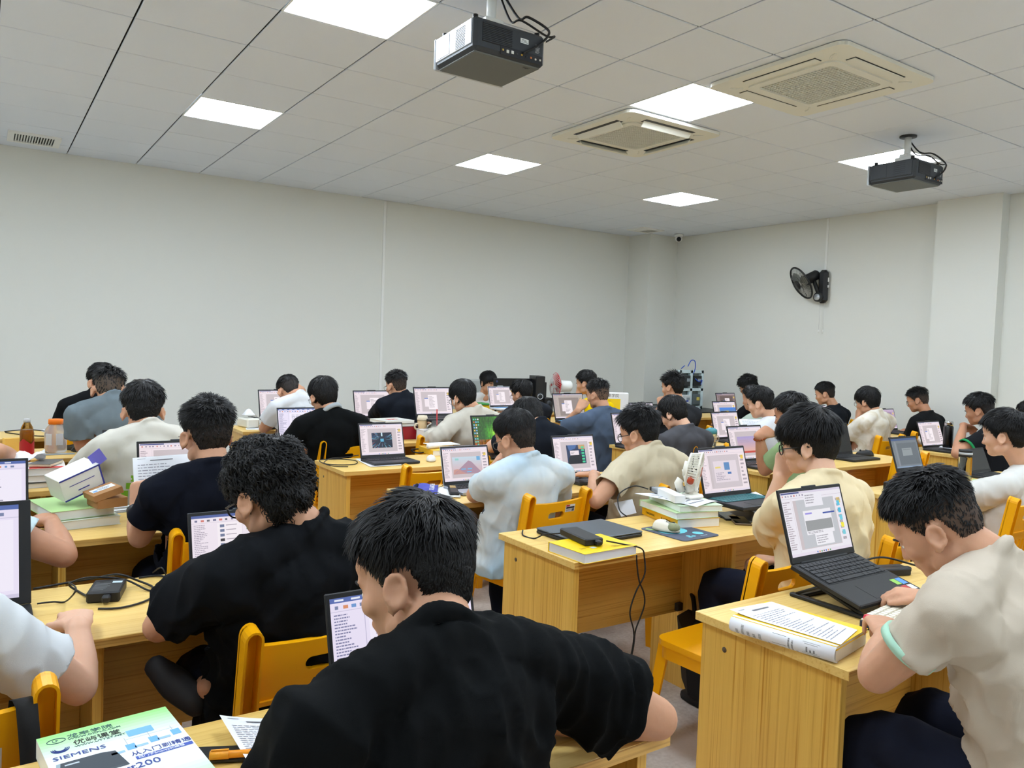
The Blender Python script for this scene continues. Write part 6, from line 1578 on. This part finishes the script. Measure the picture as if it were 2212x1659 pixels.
# book stack on the third left desk
g_ = 'pile of books on the third left desk'; q0 = Vector((.03,4.30,DESKZ+.0006)); cs = [(198,206,214),(40,46,52),(222,222,220),(226,224,218)]; hs_ = [.022,.006,.030,.034]; z = 0
for i, (c_, h_, lb) in enumerate(zip(cs, hs_, ('glossy grey brochure at the bottom of the pile on the third left desk','thin dark folder low in the pile on the third left desk','white paged book in the middle of the pile on the third left desk','red and white covered book topping the pile on the third left desk'))):
    b_ = book(lb, q0+Vector((.004*i,.004*i,z)), 4-2*i, .30, .22, h_, c_, (228,227,222), 'left', group=g_); z += h_+.0008
P = Print(); P.r(.4,.0,1,.2,(206,60,56)); P.r(0,.25,.9,.9,(232,236,240)); P.obj('cover_print', M_print, lambda u,v,l: Vector((.30*u,.22*v,.0345+l)), b_)
for i in range(6): P2 = None
sheet('loose sheets on top of the pile, third left desk', [q0+Vector((-.02,.0,z)),q0+Vector((.16,.0,z)),q0+Vector((.17,.19,z)),q0+Vector((-.02,.2,z))], 5, 8, lambda u,v: .003*math.sin(5*u)+.004)
t = thing('notebook', 'brown notebook with a band on the book pile', 'notebook', q0+Vector((.235,.10,z+.002)), math.radians(-24)); MB().box((0,0,.007), (.10,.16,.013), .003).obj('block', mat('note_pages',(214,200,170),.7), t); MB().box((0,0,.0145), (.10,.16,.002), .0008).obj('cover', mat('note_brown',(92,88,84),.5), t)
def crumple(name, label, O, s, seed, m=M_paper):
    rr = np.random.RandomState(seed); n = 9; V = []
    for j in range(n+1):
        for i in range(n+1): u, v = i/n-.5, j/n-.5; V.append((u*s[0], v*s[1], s[2]*(.5+.5*math.sin(6*u+seed)*math.cos(5*v))+rr.rand()*s[2]*.35+.001))
    F = [(j*(n+1)+i, j*(n+1)+i+1, (j+1)*(n+1)+i+1, (j+1)*(n+1)+i) for j in range(n) for i in range(n)]
    t = thing(name, label, 'tissue', O); MB().add(V, F, True).obj('sheet', m, t).modifiers.new('t','SOLIDIFY').thickness = .001; return t
crumple('tissue', 'crumpled white tissue on the book pile', q0+Vector((.155,.16,z+.006)), (.16,.08,.05), 2)
# drinks on the left
t = thing('tea_bottle', 'bottle of amber tea with a pointed red label', 'bottle', at(72,985,DESKZ+.0005)+Vector((0,.0,0)))
t.location = Vector((.225,5.36,DESKZ+.0005))
prof = [(0,0),(.034,.001),(.037,.012),(.036,.10),(.037,.145),(.030,.18),(.018,.205),(.0165,.212)]
MB().lathe(prof+[(0,.212)], 20).obj('bottle', mat('clear_pet',(244,244,242),.06,trans=1,ior=1.15), t); MB().lathe([(0,.003),(.032,.003),(.0345,.012),(.0335,.10),(.0345,.14),(.029,.165),(0,.165)], 20).obj('tea', mat('amber_tea',(176,112,28),.1,trans=.6,ior=1.2), t)
M_lab = mat('label_red', (176,30,34), .4); V = []; n = 24
for i in range(n+1):
    a = 2*math.pi*i/n; zt = .085+.032*abs(((i/n*3) % 1)-.5)*2
    for zz in (.008, zt): V.append((.0378*math.cos(a), .0378*math.sin(a), zz))
MB().add(V, [(2*i,2*i+2,2*i+3,2*i+1) for i in range(n)], True).obj('label', M_lab, t); MB().lathe([(0,.21),(.0175,.21),(.0175,.232),(0,.234)], 20).obj('cap', mat('clear_cap',(226,228,230),.25,trans=.3), t)
t = thing('jar', 'clear plastic jar with an orange screw cap', 'jar', Vector((.385,5.56,DESKZ+.0005)))
MB().lathe([(0,0),(.055,.001),(.062,.012),(.060,.05),(.062,.11),(.058,.145),(.038,.17),(.036,.178),(0,.178)], 24).obj('body', mat('jar_plastic',(238,240,244),.18,trans=.75,ior=1.12), t); MB().lathe([(0,.176),(.041,.176),(.041,.203),(.038,.206),(0,.206)], 24).obj('cap', mat('cap_orange',(238,124,24),.4), t)
for a in (-2.3,-1.3): MB().box((0,0,0), (.04,.003,.07), .001, Matrix.Rotation(a+math.pi/2,4,'Z') @ Matrix.Translation((0,-.0605,.085))).obj('grip_panel', mat('jar_panel',(196,200,206),.3), t)
t = thing('envelope_box', 'yellow paper envelope box standing at far left', 'box', Vector((.17,5.60,DESKZ+.0005)), math.radians(16)); MB().box((.02,.02,.045), (.14,.05,.09), .001).obj('box', mat('kraft_yellow',(222,178,86),.7), t)
t = thing('tablet', 'dark tablet lying at the left edge of the third desk', 'tablet', Vector((.02,4.60,DESKZ+.0005)), math.radians(8)); MB().box((0,0,.006), (.2,.14,.012), .004).obj('body', M_dark, t)
book('flat grey brochure under the orange capped jar', Vector((.32,5.43,DESKZ-.0)), 0, .16, .05, .004, (150,160,168), (220,220,220), 'left')
adapter('black adapter with tangled wires between jar and pink laptop', Vector((.50,5.62,DESKZ+.0005)), 30, .06, .12, .03, False)
cable('power_cable', [Vector((.46,5.56,.79)),Vector((.50,5.50,.80)),Vector((.55,5.52,.76)),Vector((.52,5.60,.79)),Vector((.47,5.54,.757)),Vector((.58,5.50,.757))], .004, M_rub, 'black tangle of wire left of the pink laptop')
cable('power_cable', at3([(10,932,Z),(60,928,Z),(100,932,Z),(130,940,Z),(90,942,Z),(40,938,Z),(12,934,Z)]), .004, M_rub, 'black cord lying on the farthest left desk')
sheet('white sheet on the farthest left desk', at3([(85,930,DESKZ+.002),(128,944,DESKZ+.002),(130,926,DESKZ+.002),(108,924,DESKZ+.002)]), 0, 9)
# ================================================================ middle block odds and ends
t = thing('cloth_bag', 'folded blue and white cloth bag with white letters', 'bag', Vector((1.90,3.47,DESKZ+.0006)), math.radians(-30)); M_cb = mat('cloth_blue', (72,78,168), .85, bump=.3, bscale=600); M_cw = mat('cloth_white', (226,226,222), .85)
def drape(w, d, hfun, n=12):
    V = [((i/n-.5)*w, (j/n-.5)*d, hfun(i/n, j/n)) for j in range(n+1) for i in range(n+1)]
    return V, [(j*(n+1)+i, j*(n+1)+i+1, (j+1)*(n+1)+i+1, (j+1)*(n+1)+i) for j in range(n) for i in range(n)]
o = MB().add(*drape(.17, .27, lambda u,v: .004+.003*math.sin(9*u+3*v)), True).obj('white_panel', M_cw, t); o.location.x = .05; o.modifiers.new('t','SOLIDIFY').thickness = .003
o = MB().add(*drape(.13, .30, lambda u,v: .012+.005*math.sin(7*u+5*v)+.003*math.sin(15*v)), True).obj('blue_panel', M_cb, t); o.location = (-.045,0,.002); o.modifiers.new('t','SOLIDIFY').thickness = .003
lettering('lettering', 'PROMPTLY', .036, M_cw, t, Matrix.Translation((-.022,.12,.0235)) @ Matrix.Rotation(-math.pi/2,4,'Z'))
MB().tube([(-.09,.13,.012),(-.10,.03,.014),(-.085,-.08,.012)], .010, 8).obj('rolled_edge', mat('cloth_navy',(40,46,104),.85), t)
t = thing('glasses_case', 'slim black case lying by the blue cloth bag', 'case', Vector((1.985,3.42,DESKZ+.0006)), math.radians(-78+52)); MB().box((0,0,.012), (.05,.19,.022), .008).obj('shell', M_black, t); MB().box((0,.05,.0235), (.03,.06,.001)).obj('label', mat('gold_label',(170,140,80),.4), t)
cable('earphones', [at(905,1043,Z),at(925,1050,Z),at(950,1052,Z),at(965,1040,.79),at(960,1030,.80),at(957,1046,Z),at(975,1052,Z)], .0016, M_rub, 'thin black earphone wire by the silver laptop')
sheet('printed sheet before the tunnel picture laptop', [at(800,1009,DESKZ+.0012),at(868,1005,DESKZ+.0012),at(830,986,DESKZ+.0012),at(768,992,DESKZ+.0012)], 12, 10, lambda u,v: .002)
cable('power_cable', at3([(775,983,Z),(745,988,Z),(715,990,.765),(700,1000,Z),(725,1004,Z),(765,1003,Z),(770,996,Z),(740,992,.77),(690,994,Z),(715,1006,Z),(752,1008,Z)]), .0028, M_rub, 'black cable coil on the empty seat\'s desk corner')
mouse('white mouse alone on the desk right of the tunnel picture', at(931,996,DESKZ+.0005), -30, mat('mouse_white',(232,236,242),.35))
book('yellow thick book left of the silver laptop', at(926,986,DESKZ+.0006)+Vector((.03,.0,0)), -6, .20, .26, .038, (240,188,50), (232,230,220), 'left')
t = thing('paper_roll', 'rolled white papers on the yellow book', 'paper', at(926,986,DESKZ+.0006)+Vector((.12,.12,.039))); MB().tube([(-.09,-.05,.018),(.12,.0,.018)], .017, 14).obj('roll', M_paper, t); MB().box((.06,.03,.02), (.22,.14,.004), .001).obj('sheets', M_paper, t)
cable('power_cable', at3([(888,972,Z),(905,970,Z+.01),(925,974,Z),(910,978,Z),(895,977,Z),(890,971,.775),(915,969,Z)]), .005, M_rub, 'bundle of black cable beside the yellow book')
t = thing('charger', 'black charger with looped cable at the car picture laptop', 'adapter', Vector((3.42,3.42,DESKZ+.0005)), math.radians(12)); MB().box((0,0,.016), (.16,.09,.030), .006).obj('body', M_dark, t)
MB().tube(smoothpts([(-.08,-.02,.02),(-.12,-.05,.05),(-.09,-.02,.14),(.02,.0,.155),(.10,.02,.11),(.09,.02,.03)]), .0035, 6).obj('cable', M_rub, t); MB().tube(smoothpts([(-.07,.03,.02),(-.14,.05,.10),(-.17,.06,.20),(-.20,.05,.14)]), .0035, 6).obj('cable', M_rub, t)
_s = PP['B2R']; sheet('white sheet hanging from the lap beside the sand t-shirt', [ay(1342,1116,2.86),ay(1375,1108,2.80),ay(1366,1078,2.86),ay(1326,1086,2.92)], 0, 12)
t = thing('tissue_box', 'white tissue pack with a tissue sticking up, end of the far desk', 'tissue box', Vector((1.86,6.66,DESKZ+.0005)), math.radians(10)); MB().box((0,0,.04), (.11,.2,.08), .012).obj('pack', M_cream, t); MB().box((.045,0,.082), (.04,.12,.004)).obj('flap', M_dark, t)
V, F = drape(.09,.07,lambda u,v: .03+.05*math.sin(u*3)*math.sin(v*3)); MB().add([(a,b,c+.075) for a,b,c in V], F, True).obj('tissue', M_paper, t)
cable('usb_cable', at3([(540,915,Z),(541,900,.83),(552,896,.84),(556,912,Z),(562,914,Z)]), .003, M_wcable, 'white cord arching beside the tissue pack')
sheet('sheet on the far desk left of the white t-shirt', at3([(532,928,DESKZ+.0015),(560,928,DESKZ+.0015),(556,913,DESKZ+.0015),(527,914,DESKZ+.0015)]), 6, 13)
# desk with the cups (row behind)
g_ = 'books piled by the red book'
r0 = ay(835,938,5.36); r0 = Vector((2.62,5.40,DESKZ+.0006))
book('white paper block under the cup side book pile', r0+Vector((.20,-.06,0)), 0, .10, .12, .085, (230,230,232), (222,222,226), 'far', group=g_); b_ = book('red covered book in the pile by the coffee cup', r0+Vector((-.02,.10,0)), 0, .24, .22, .10, (150,26,36), (200,196,190), 'near', group=g_)
book('dark edged notebook second in the pile by the coffee cup', r0+Vector((-.04,.08,.1008)), 4, .27, .24, .026, (60,60,64), (214,214,210), 'left', group=g_); b_ = book('white book with red print topping the pile by the coffee cup', r0+Vector((-.06,.06,.1275)), 8, .26, .24, .022, (230,230,224), (226,226,222), 'near', group=g_)
P = Print(); 
for k in range(5): P.r(.3+.07*k,.35+.05*(k % 2),.355+.07*k,.6,(210,90,80))
P.obj('cover_print', M_print, lambda u,v,l: Vector((.26*u,.24*v,.0226+l)), b_)
t = thing('coffee_cup', 'tall kraft paper coffee cup with a cream lid', 'cup', Vector((2.885,5.49,DESKZ+.0005))); MB().lathe([(0,0),(.028,0),(.040,.15),(0,.15)], 20).obj('cup', mat('kraft_cup',(206,176,130),.6,noise=.25,nscale=30), t); MB().lathe([(0,.149),(.043,.149),(.043,.16),(.036,.185),(0,.188)], 20).obj('lid', mat('lid_cream',(228,214,186),.5), t); MB().torus((-.045,0,.10), .022, .007, 'y', 20, 8).obj('handle', mat('lid_cream',(228,214,186),.5), t)
t = thing('plastic_cup', 'clear plastic cup with a red straw and yellow drink', 'cup', Vector((2.965,5.40,DESKZ+.0005))); MB().lathe([(0,0),(.032,0),(.045,.155),(0,.155)], 20).obj('cup', mat('cup_clear',(240,242,244),.06,trans=.9,ior=1.1), t); MB().lathe([(0,.003),(.030,.003),(.0335,.045),(0,.045)], 20).obj('drink', mat('drink_yellow',(226,178,70),.2), t); MB().tube([(.005,0,.02),(-.002,.0,.24)], .005, 8).obj('straw', mat('straw_red',(206,40,44),.4), t)
crumple('paper_napkin', 'white paper napkin at the foot of the red straw cup', Vector((2.89,5.34,DESKZ+.001)), (.11,.06,.05), 4)
t = thing('tablet', 'tablet with a handwritten page under the sweatshirt man\'s hand', 'tablet', Vector((3.19,5.50,DESKZ+.0005)), math.radians(0)); t.rotation_euler = (math.radians(18),0,math.radians(-16)); MB().box((0,0,.006), (.20,.26,.008), .003).obj('body', M_lid, t)
P = Print(); P.r(0,0,1,1,(214,222,232)); textlines(P, random.Random(6), .08,.08,.92,.92,14,(170,176,186),1,2,.3); P.obj('page', M_print, lambda u,v,l: Vector((-.095+.19*u,-.125+.25*v,.0103+l)), t)
t = thing('desk_clutter_tray', 'open tray of small parts on the far desk', 'tray', Vector((2.45,6.55,DESKZ+.0005))); MB().box((0,0,.004), (.26,.14,.006), .002).obj('tray', M_dark, t)
for i, (x, y, c_, s_) in enumerate(((-.09,.0,(200,214,226),(.05,.06,.05)),(-.03,.02,(220,226,160),(.04,.02,.02)),(.03,-.02,(46,50,56),(.06,.04,.025)),(.09,.02,(206,210,214),(.05,.05,.03)))): MB().box((x,y,.008+s_[2]/2), s_, .008).obj('part', mat('bit_%d_%d_%d' % c_, c_, .5), t)
# ================================================================ right blocks odds and ends
t = thing('water_bottle', 'clear water bottle with a black and steel lid', 'bottle', Vector((5.02,2.40,DESKZ+.0005)))
MB().lathe([(0,0),(.036,.001),(.038,.01),(.038,.17),(.036,.175),(0,.175)], 24).obj('glass', mat('tritan',(236,236,226),.04,trans=1,ior=1.12), t); MB().lathe([(0,.004),(.034,.004),(.0345,.06),(0,.06)], 20).obj('water', mat('water_pale',(226,236,214),.05,trans=.9,ior=1.2), t); MB().lathe([(0,.175),(.039,.175),(.039,.188),(.037,.19),(.037,.202),(.039,.204),(.039,.218),(0,.22)], 24).obj('lid', M_black, t); MB().lathe([(.0375,.189),(.0385,.19),(.0385,.202),(.0375,.203)], 24).obj('band', M_silver, t)
crumple('snack_wrapper', 'green and white wrapper beside the clear bottle', Vector((5.12,2.34,DESKZ+.001)), (.14,.09,.03), 5, mat('wrap_green',(176,206,140),.5,noise=.4,nscale=40))
adapter('black adapter at the desk corner right of the cream t-shirt', Vector((4.40,2.50,DESKZ+.0005)), 10, .10, .07, .045, True)
cable('power_cable', [Vector((4.45,2.50,.78)),Vector((4.52,2.50,.83)),Vector((4.62,2.45,.82)),Vector((4.68,2.40,.76))], .004, M_rub, 'black cable arching from the corner adapter')
cable('usb_cable', [Vector((4.50,2.40,.757)),Vector((4.60,2.46,.757)),Vector((4.66,2.36,.757)),Vector((4.54,2.32,.757)),Vector((4.48,2.38,.757)),Vector((4.62,2.34,.76))], .004, M_wcable, 'white cable curled by the corner adapter')
t = thing('face_mask', 'light blue folded mask by the corner adapter', 'mask', Vector((4.56,2.34,DESKZ+.0006)), .3); MB().box((0,0,.003), (.16,.09,.005), .002).obj('fabric', mat('mask_blue',(120,184,224),.8), t)
mouse('black mouse beside the dark screened laptop', at(1868,985,DESKZ+.0005), 20, M_black, None, 1.15)
_v = PP['C3R']; sheet('printed sheet held up before the crisp white t-shirt', [ay(1602,922,4.22),ay(1662,918,4.16),ay(1655,906,4.24),ay(1596,905,4.3)], 7, 14)
t = thing('teal_cup', 'clear tumbler with a teal lid on the grey man\'s desk', 'cup', ay(1536,942,4.36)); t.location.z = DESKZ+.0005; MB().lathe([(0,0),(.042,.001),(.048,.06),(.046,.10),(0,.10)], 20).obj('glass', mat('tumbler',(236,240,238),.05,trans=.9,ior=1.12), t); MB().lathe([(0,.10),(.049,.10),(.047,.135),(.02,.15),(0,.15)], 20).obj('lid', mat('lid_teal',(70,140,150),.35), t); MB().torus((.055,-.01,.06), .026, .006, 'y', 20, 8).obj('handle', mat('tumbler',(236,240,238),.05,trans=.9,ior=1.12), t)
t = thing('thermos', 'black thermos flask with a steel cap', 'thermos', ay(2047,962,3.42)); t.location.z = DESKZ+.0005; MB().lathe([(0,0),(.036,.001),(.038,.01),(.038,.20),(.034,.21),(0,.21)], 24).obj('body', mat('gloss_black_flask',(16,16,17),.2), t); MB().lathe([(0,.21),(.033,.21),(.033,.245),(.03,.25),(0,.25)], 24).obj('cap', mat('steel',(190,192,190),.2,metal=1), t); MB().tube([(.038,0,.15),(.05,0,.16),(.05,0,.19),(.038,0,.2)], .006, 8).obj('strap_loop', M_black, t)
sheet('sheet on the palm rest of the laptop by the thermos', at3([(2028,966,.775),(2058,970,.775),(2058,961,.775),(2036,960,.775)]), 0, 15)
t = thing('headphones', 'white over ear headphones hung on a chair post', 'headphones', Vector((7.52,3.97,.80))); MB().torus((0,0,-.03), .085, .010, 'y', 28, 8, None, .5).obj('headband', M_white, t)
for sx in (-1,1): MB().tube([(sx*.085,-.02,-.05),(sx*.085,.02,-.05)], .04, 20).obj('ear_cup', M_white, t)
# ---- far right: equipment rack on a table
t = thing('table', 'narrow black topped table against the right wall', 'table', Vector((7.95,7.2,0))); MB().box((0,.32,.74), (.7,1.25,.03), .003).obj('top', M_black, t)
for sx in (-.3,.3):
    for sy in (-.2,.85): MB().box((sx,sy,.3625), (.04,.04,.725)).obj('leg', M_silver, t)
t = thing('equipment_rack', 'white open rack of automation modules with blue wires', 'rack', Vector((7.86,7.34,.7558)), 0)
M_rk = mat('rack_white', (206,224,228), .5); W2, H2 = .42, .52
def face(x, z): return Vector((x, 0, z))
for x in (-W2/2, 0, W2/2): MB().box((x,0,H2/2), (.045,.05,H2), .003).obj('post', M_rk, t)
for z in (.02, H2/2, H2-.02): MB().box((0,0,z), (W2+.04,.05,.04), .003).obj('rail', M_rk, t)
MB().box((0,.05,H2/2), (W2,.01,H2)).obj('back_panel', mat('rack_grey',(150,160,158),.6), t)
for x, z, w, h, c_ in ((-.11,.38,.13,.14,(40,44,46)),(.10,.38,.14,.13,(24,26,28)),(-.10,.13,.15,.12,(206,212,214)),(.09,.13,.13,.14,(90,100,102))):
    mdl = MB().box((x,-.01,z), (w,.08,h), .005).obj('module', mat('mod_%d' % c_[0], c_, .5), t); MB().box((x+.02,-.052,z+.01), (w*.4,.004,h*.3)).obj('module_face', mat('modface_%d' % c_[0], (214,196,90) if c_[0] == 90 else (150,160,166), .5), mdl)
    for k in range(8): MB().box((x+w/2+.012,-.02,z-h/2+.01+k*(h-.02)/7), (.012,.02,.008)).obj('terminal', M_white, mdl)
M_bw = mat('wire_blue', (40,84,190), .4)
for pts in ([(.02,-.02,H2-.06),(.05,-.03,H2+.02),(.04,-.03,H2+.12),(-.03,-.03,H2+.13),(-.09,-.03,H2+.05)],[(.03,-.06,H2-.11),(.09,-.07,H2-.15),(.15,-.07,H2-.13),(.14,-.06,H2-.19)],[(-.2,-.02,H2+.02),(-.14,-.02,H2+.06)]): MB().tube(smoothpts(pts), .006, 6).obj('wire', M_bw, t)
P = Print(); P.r(0,0,1,1,(220,228,232)); P.r(.4,.2,.9,.5,(40,70,170),2); P.obj('label', M_print, lambda u,v,l: Vector((-.16+.10*u,-.0525-l,.09+.06*v)), t)
# ---- the desk at the far wall with monitors
TY = 7.30
t = thing('teacher_desk', 'wooden desk behind the far row, carrying two monitors', 'desk', Vector((3.95,TY,0))); MB().box((.95,.32,DESKZ-.0125), (1.9,.64,.025), .002).obj('desktop', W_top, t)
for x in (.02,1.88): MB().box((x,.32,.3625), (.025,.6,.725)).obj('side_panel', W_side, t)
MB().box((.95,.05,.45), (1.83,.018,.55)).obj('front_panel', W_mod, t)
def monitor(label, x, y, w, h, zt, rot=0):
    t = thing('monitor', label, 'monitor', Vector((x,y,DESKZ+.0005)), math.radians(rot)); z0 = zt-DESKZ-h
    MB().box((0,0,z0+h/2), (w,.022,h), .004).obj('housing', M_black, t); MB().box((0,-.018,z0+h*.45), (w*.5,.02,h*.5), .008).obj('rear_cover', M_black, t); MB().box((0,.0115,z0+h/2), (w-.02,.002,h-.02)).obj('panel', mat('phone_glass',(14,15,17),.08), t)
    MB().box((0,-.015,z0*.5+.04), (.05,.02,z0+.12), .004).obj('neck', M_black, t); MB().box((0,0,.006), (.22,.18,.010), .004).obj('foot', M_black, t); 
    MB().box((-w*.44,-.0125,zt-DESKZ-.035), (.022,.002,.022)).obj('badge', mat('badge_blue',(50,60,110),.4), t); return t
_m1 = ay(1067,817,7.45); _m2 = ay(1158,817,7.45)
monitor('wide black monitor seen from behind, below the facing man\'s eyes', (_m1.x+_m2.x)/2, 7.45, _m2.x-_m1.x, .36, _m1.z)
_p = ay(1165,812,7.36); t = thing('computer_tower', 'slim black computer tower with a fan grille, far wall desk', 'computer', Vector((_p.x,7.40,DESKZ+.0005)), math.radians(-20)); h_ = _p.z-DESKZ
MB().box((0,0,h_/2), (.11,.30,h_), .005).obj('case', M_black, t); MB().box((.075,.02,h_/2-.03), (.035,.22,h_-.08), .005).obj('side_case', M_black, t); MB().tube([(0,-.152,h_*.45),(0,-.156,h_*.45)], .045, 20).obj('fan_grille', M_dark, t); MB().torus((0,-.156,h_*.45), .03, .004, 'y', 20, 6).obj('fan_ring', M_silver, t)
for k in range(3): MB().torus((0,-.157,h_*.45), .012+.012*k, .0015, 'y', 18, 5).obj('grille_ring', M_dark, t)
_p = ay(1190,880,7.2); t = thing('speaker', 'small black box speaker right of the computer tower', 'speaker', Vector((_p.x-.02,7.28,DESKZ+.0005))); MB().box((0,0,.09), (.12,.14,.18), .006).obj('cabinet', M_black, t); MB().tube([(0,-.07,.11),(0,-.074,.11)], .04, 18).obj('cone', M_dark, t)
_p = ay(1044,872,7.22); t = thing('storage_crate', 'yellow crate with a green rim before the facing man', 'crate', Vector((_p.x-.03,7.36,DESKZ+.0005))); zc_ = max(.12,_p.z-DESKZ)
MB().box((0,0,zc_*.42), (.30,.18,zc_*.84), .01).obj('crate', mat('crate_yellow',(232,196,30),.5), t); MB().box((0,0,zc_*.9), (.32,.2,zc_*.14), .008).obj('rim', mat('crate_green',(60,150,70),.5), t)
# red and white fan in the back
_p = ay(1220,835,7.3); t = thing('desk_fan', 'white and red table fan turned sideways at the far wall', 'fan', Vector((_p.x,7.40,DESKZ+.0005))); zf = _p.z-DESKZ
MB().lathe([(0,0),(.10,0),(.10,.02),(.03,.04),(.02,zf-.05),(0,zf-.05)], 20).obj('stand', M_white, t); fd = Vector((-.93,.27,.0)).normalized(); Mf = Matrix.Translation((-.06,0,zf)) @ fd.to_track_quat('Z','Y').to_matrix().to_4x4()
MB().tube([Mf @ Vector((0,0,-.20)), Mf @ Vector((0,0,-.185)), Mf @ Vector((0,0,-.03))], [.05,.065,.07], 20).obj('motor', M_white, t)
g = ring_guard(MB(), .155, .05, 40, .0024, .03); _o = g.obj('guard', M_white, t); _o.matrix_local = Mf; _o['kind'] = 'stuff'
fan_blades(t, .14, mat('blade_red',(206,26,38),.35), Mf, 5)
MB().torus((0,0,0), .156, .004, 'z', 32, 6).obj('rim', mat('blade_red',(206,26,38),.35), t).matrix_local = Mf
# fan blades of the wall fan share the same frame
# poster bag and office chair
_p = ay(1328,872,6.66); t = thing('poster_bag', 'yellow and white printed bag standing by the far corner', 'bag', Vector((_p.x,6.66,DESKZ+.0005)), math.radians(-30)); MB().box((0,0,.14), (.30,.05,.28), .01).obj('bag', M_paper, t)
P = Print(); P.r(0,0,1,1,(232,234,236)); P.r(.02,.05,.70,.76,(242,206,20),2); textlines(P, random.Random(7), .08,.4,.6,.70,4,(190,150,20),.8,3,.3)
for k in range(7): a = math.pi*k/6; P.p(((.45+.14*math.cos(a),.12+.18*math.sin(a)),(.48+.14*math.cos(a),.12+.18*math.sin(a)),(.5+.2*math.cos(a),.12+.26*math.sin(a)),(.46+.2*math.cos(a),.12+.26*math.sin(a))),(226,130,20),4)
P.obj('bag_print', M_print, lambda u,v,l: Vector((-.145+.29*u,-.0257-l,.01+.26*v)), t); lettering('lettering', '龙丰学院', .042, M_ink, t, Matrix.Translation((-.13,-.0265,.228)) @ Matrix.Rotation(math.pi/2,4,'X'))
t = thing('office_chair', 'pale grey office chair back behind the facing man', 'chair', Vector((PP['T']['P'].x-.02,8.22,0)))
zc_ = 1.09; MB().box((0,.06,zc_-.22), (.52,.05,.44), .024).obj('backrest', mat('chair_grey',(186,190,186),.6), t); MB().box((0,-.2,.46), (.48,.46,.06), .02).obj('seat', mat('chair_grey',(186,190,186),.6), t); MB().tube([(0,-.2,.43),(0,-.2,.07)], .03, 12).obj('column', M_dark, t); MB().box((0,.02,.60), (.05,.03,.3), .005).obj('back_support', M_dark, t)
for k in range(5): a = k*2*math.pi/5; MB().tube([(0,-.2,.07),(.28*math.cos(a),-.2+.28*math.sin(a),.04)], [.025,.015], 8).obj('leg', M_dark, t)
# ================================================================ small things worn or printed on clothes
def on_back(k, fx, fz, w, h, draw, name='shirt_print', lift=.006):
    """flat print laid on the back of a shirt by casting rays onto it"""
    p = PP[k]; so = [c for c in p['root'].children if c.name.startswith('shirt')][0]
    from mathutils.bvhtree import BVHTree
    me = so.data; bv = BVHTree.FromPolygons([tuple(v.co) for v in me.vertices], [tuple(f.vertices) for f in me.polygons])
    c = p['N'].lerp(p['P'], fz)+p['right']*fx-p['root'].location; dn = (p['P']-p['N']).normalized()
    def fn(u, v, l):
        q = c+p['right']*((u-.5)*w)-dn*((v-.5)*h)
        o = q-p['fwd']*.6; hit = bv.ray_cast(o, p['fwd'])
        return (hit[0] if hit[0] is not None else q-p['fwd']*.13)-p['fwd']*(.0015+l)
    P = Print(); draw(P); return P.obj(name, M_print, fn, p['root'])
def _tri(P):
    n = 7; g = (124,178,40)
    for j in range(n):
        y0, y1 = j/n, (j+.8)/n; x = .5*(1-j/n)
        k = n-j
        for i in range(k):
            a = .5-x+2*x*i/k; b = .5-x+2*x*(i+.78)/k
            for s_ in range(3):
                aa, bb = a+(b-a)*s_/3, a+(b-a)*(s_+1)/3
                P.p(((aa,y0),(bb,y0),(bb,y1),(aa,y1)), g, 1)
on_back('A3R', .0, .34, .24, .26, _tri)
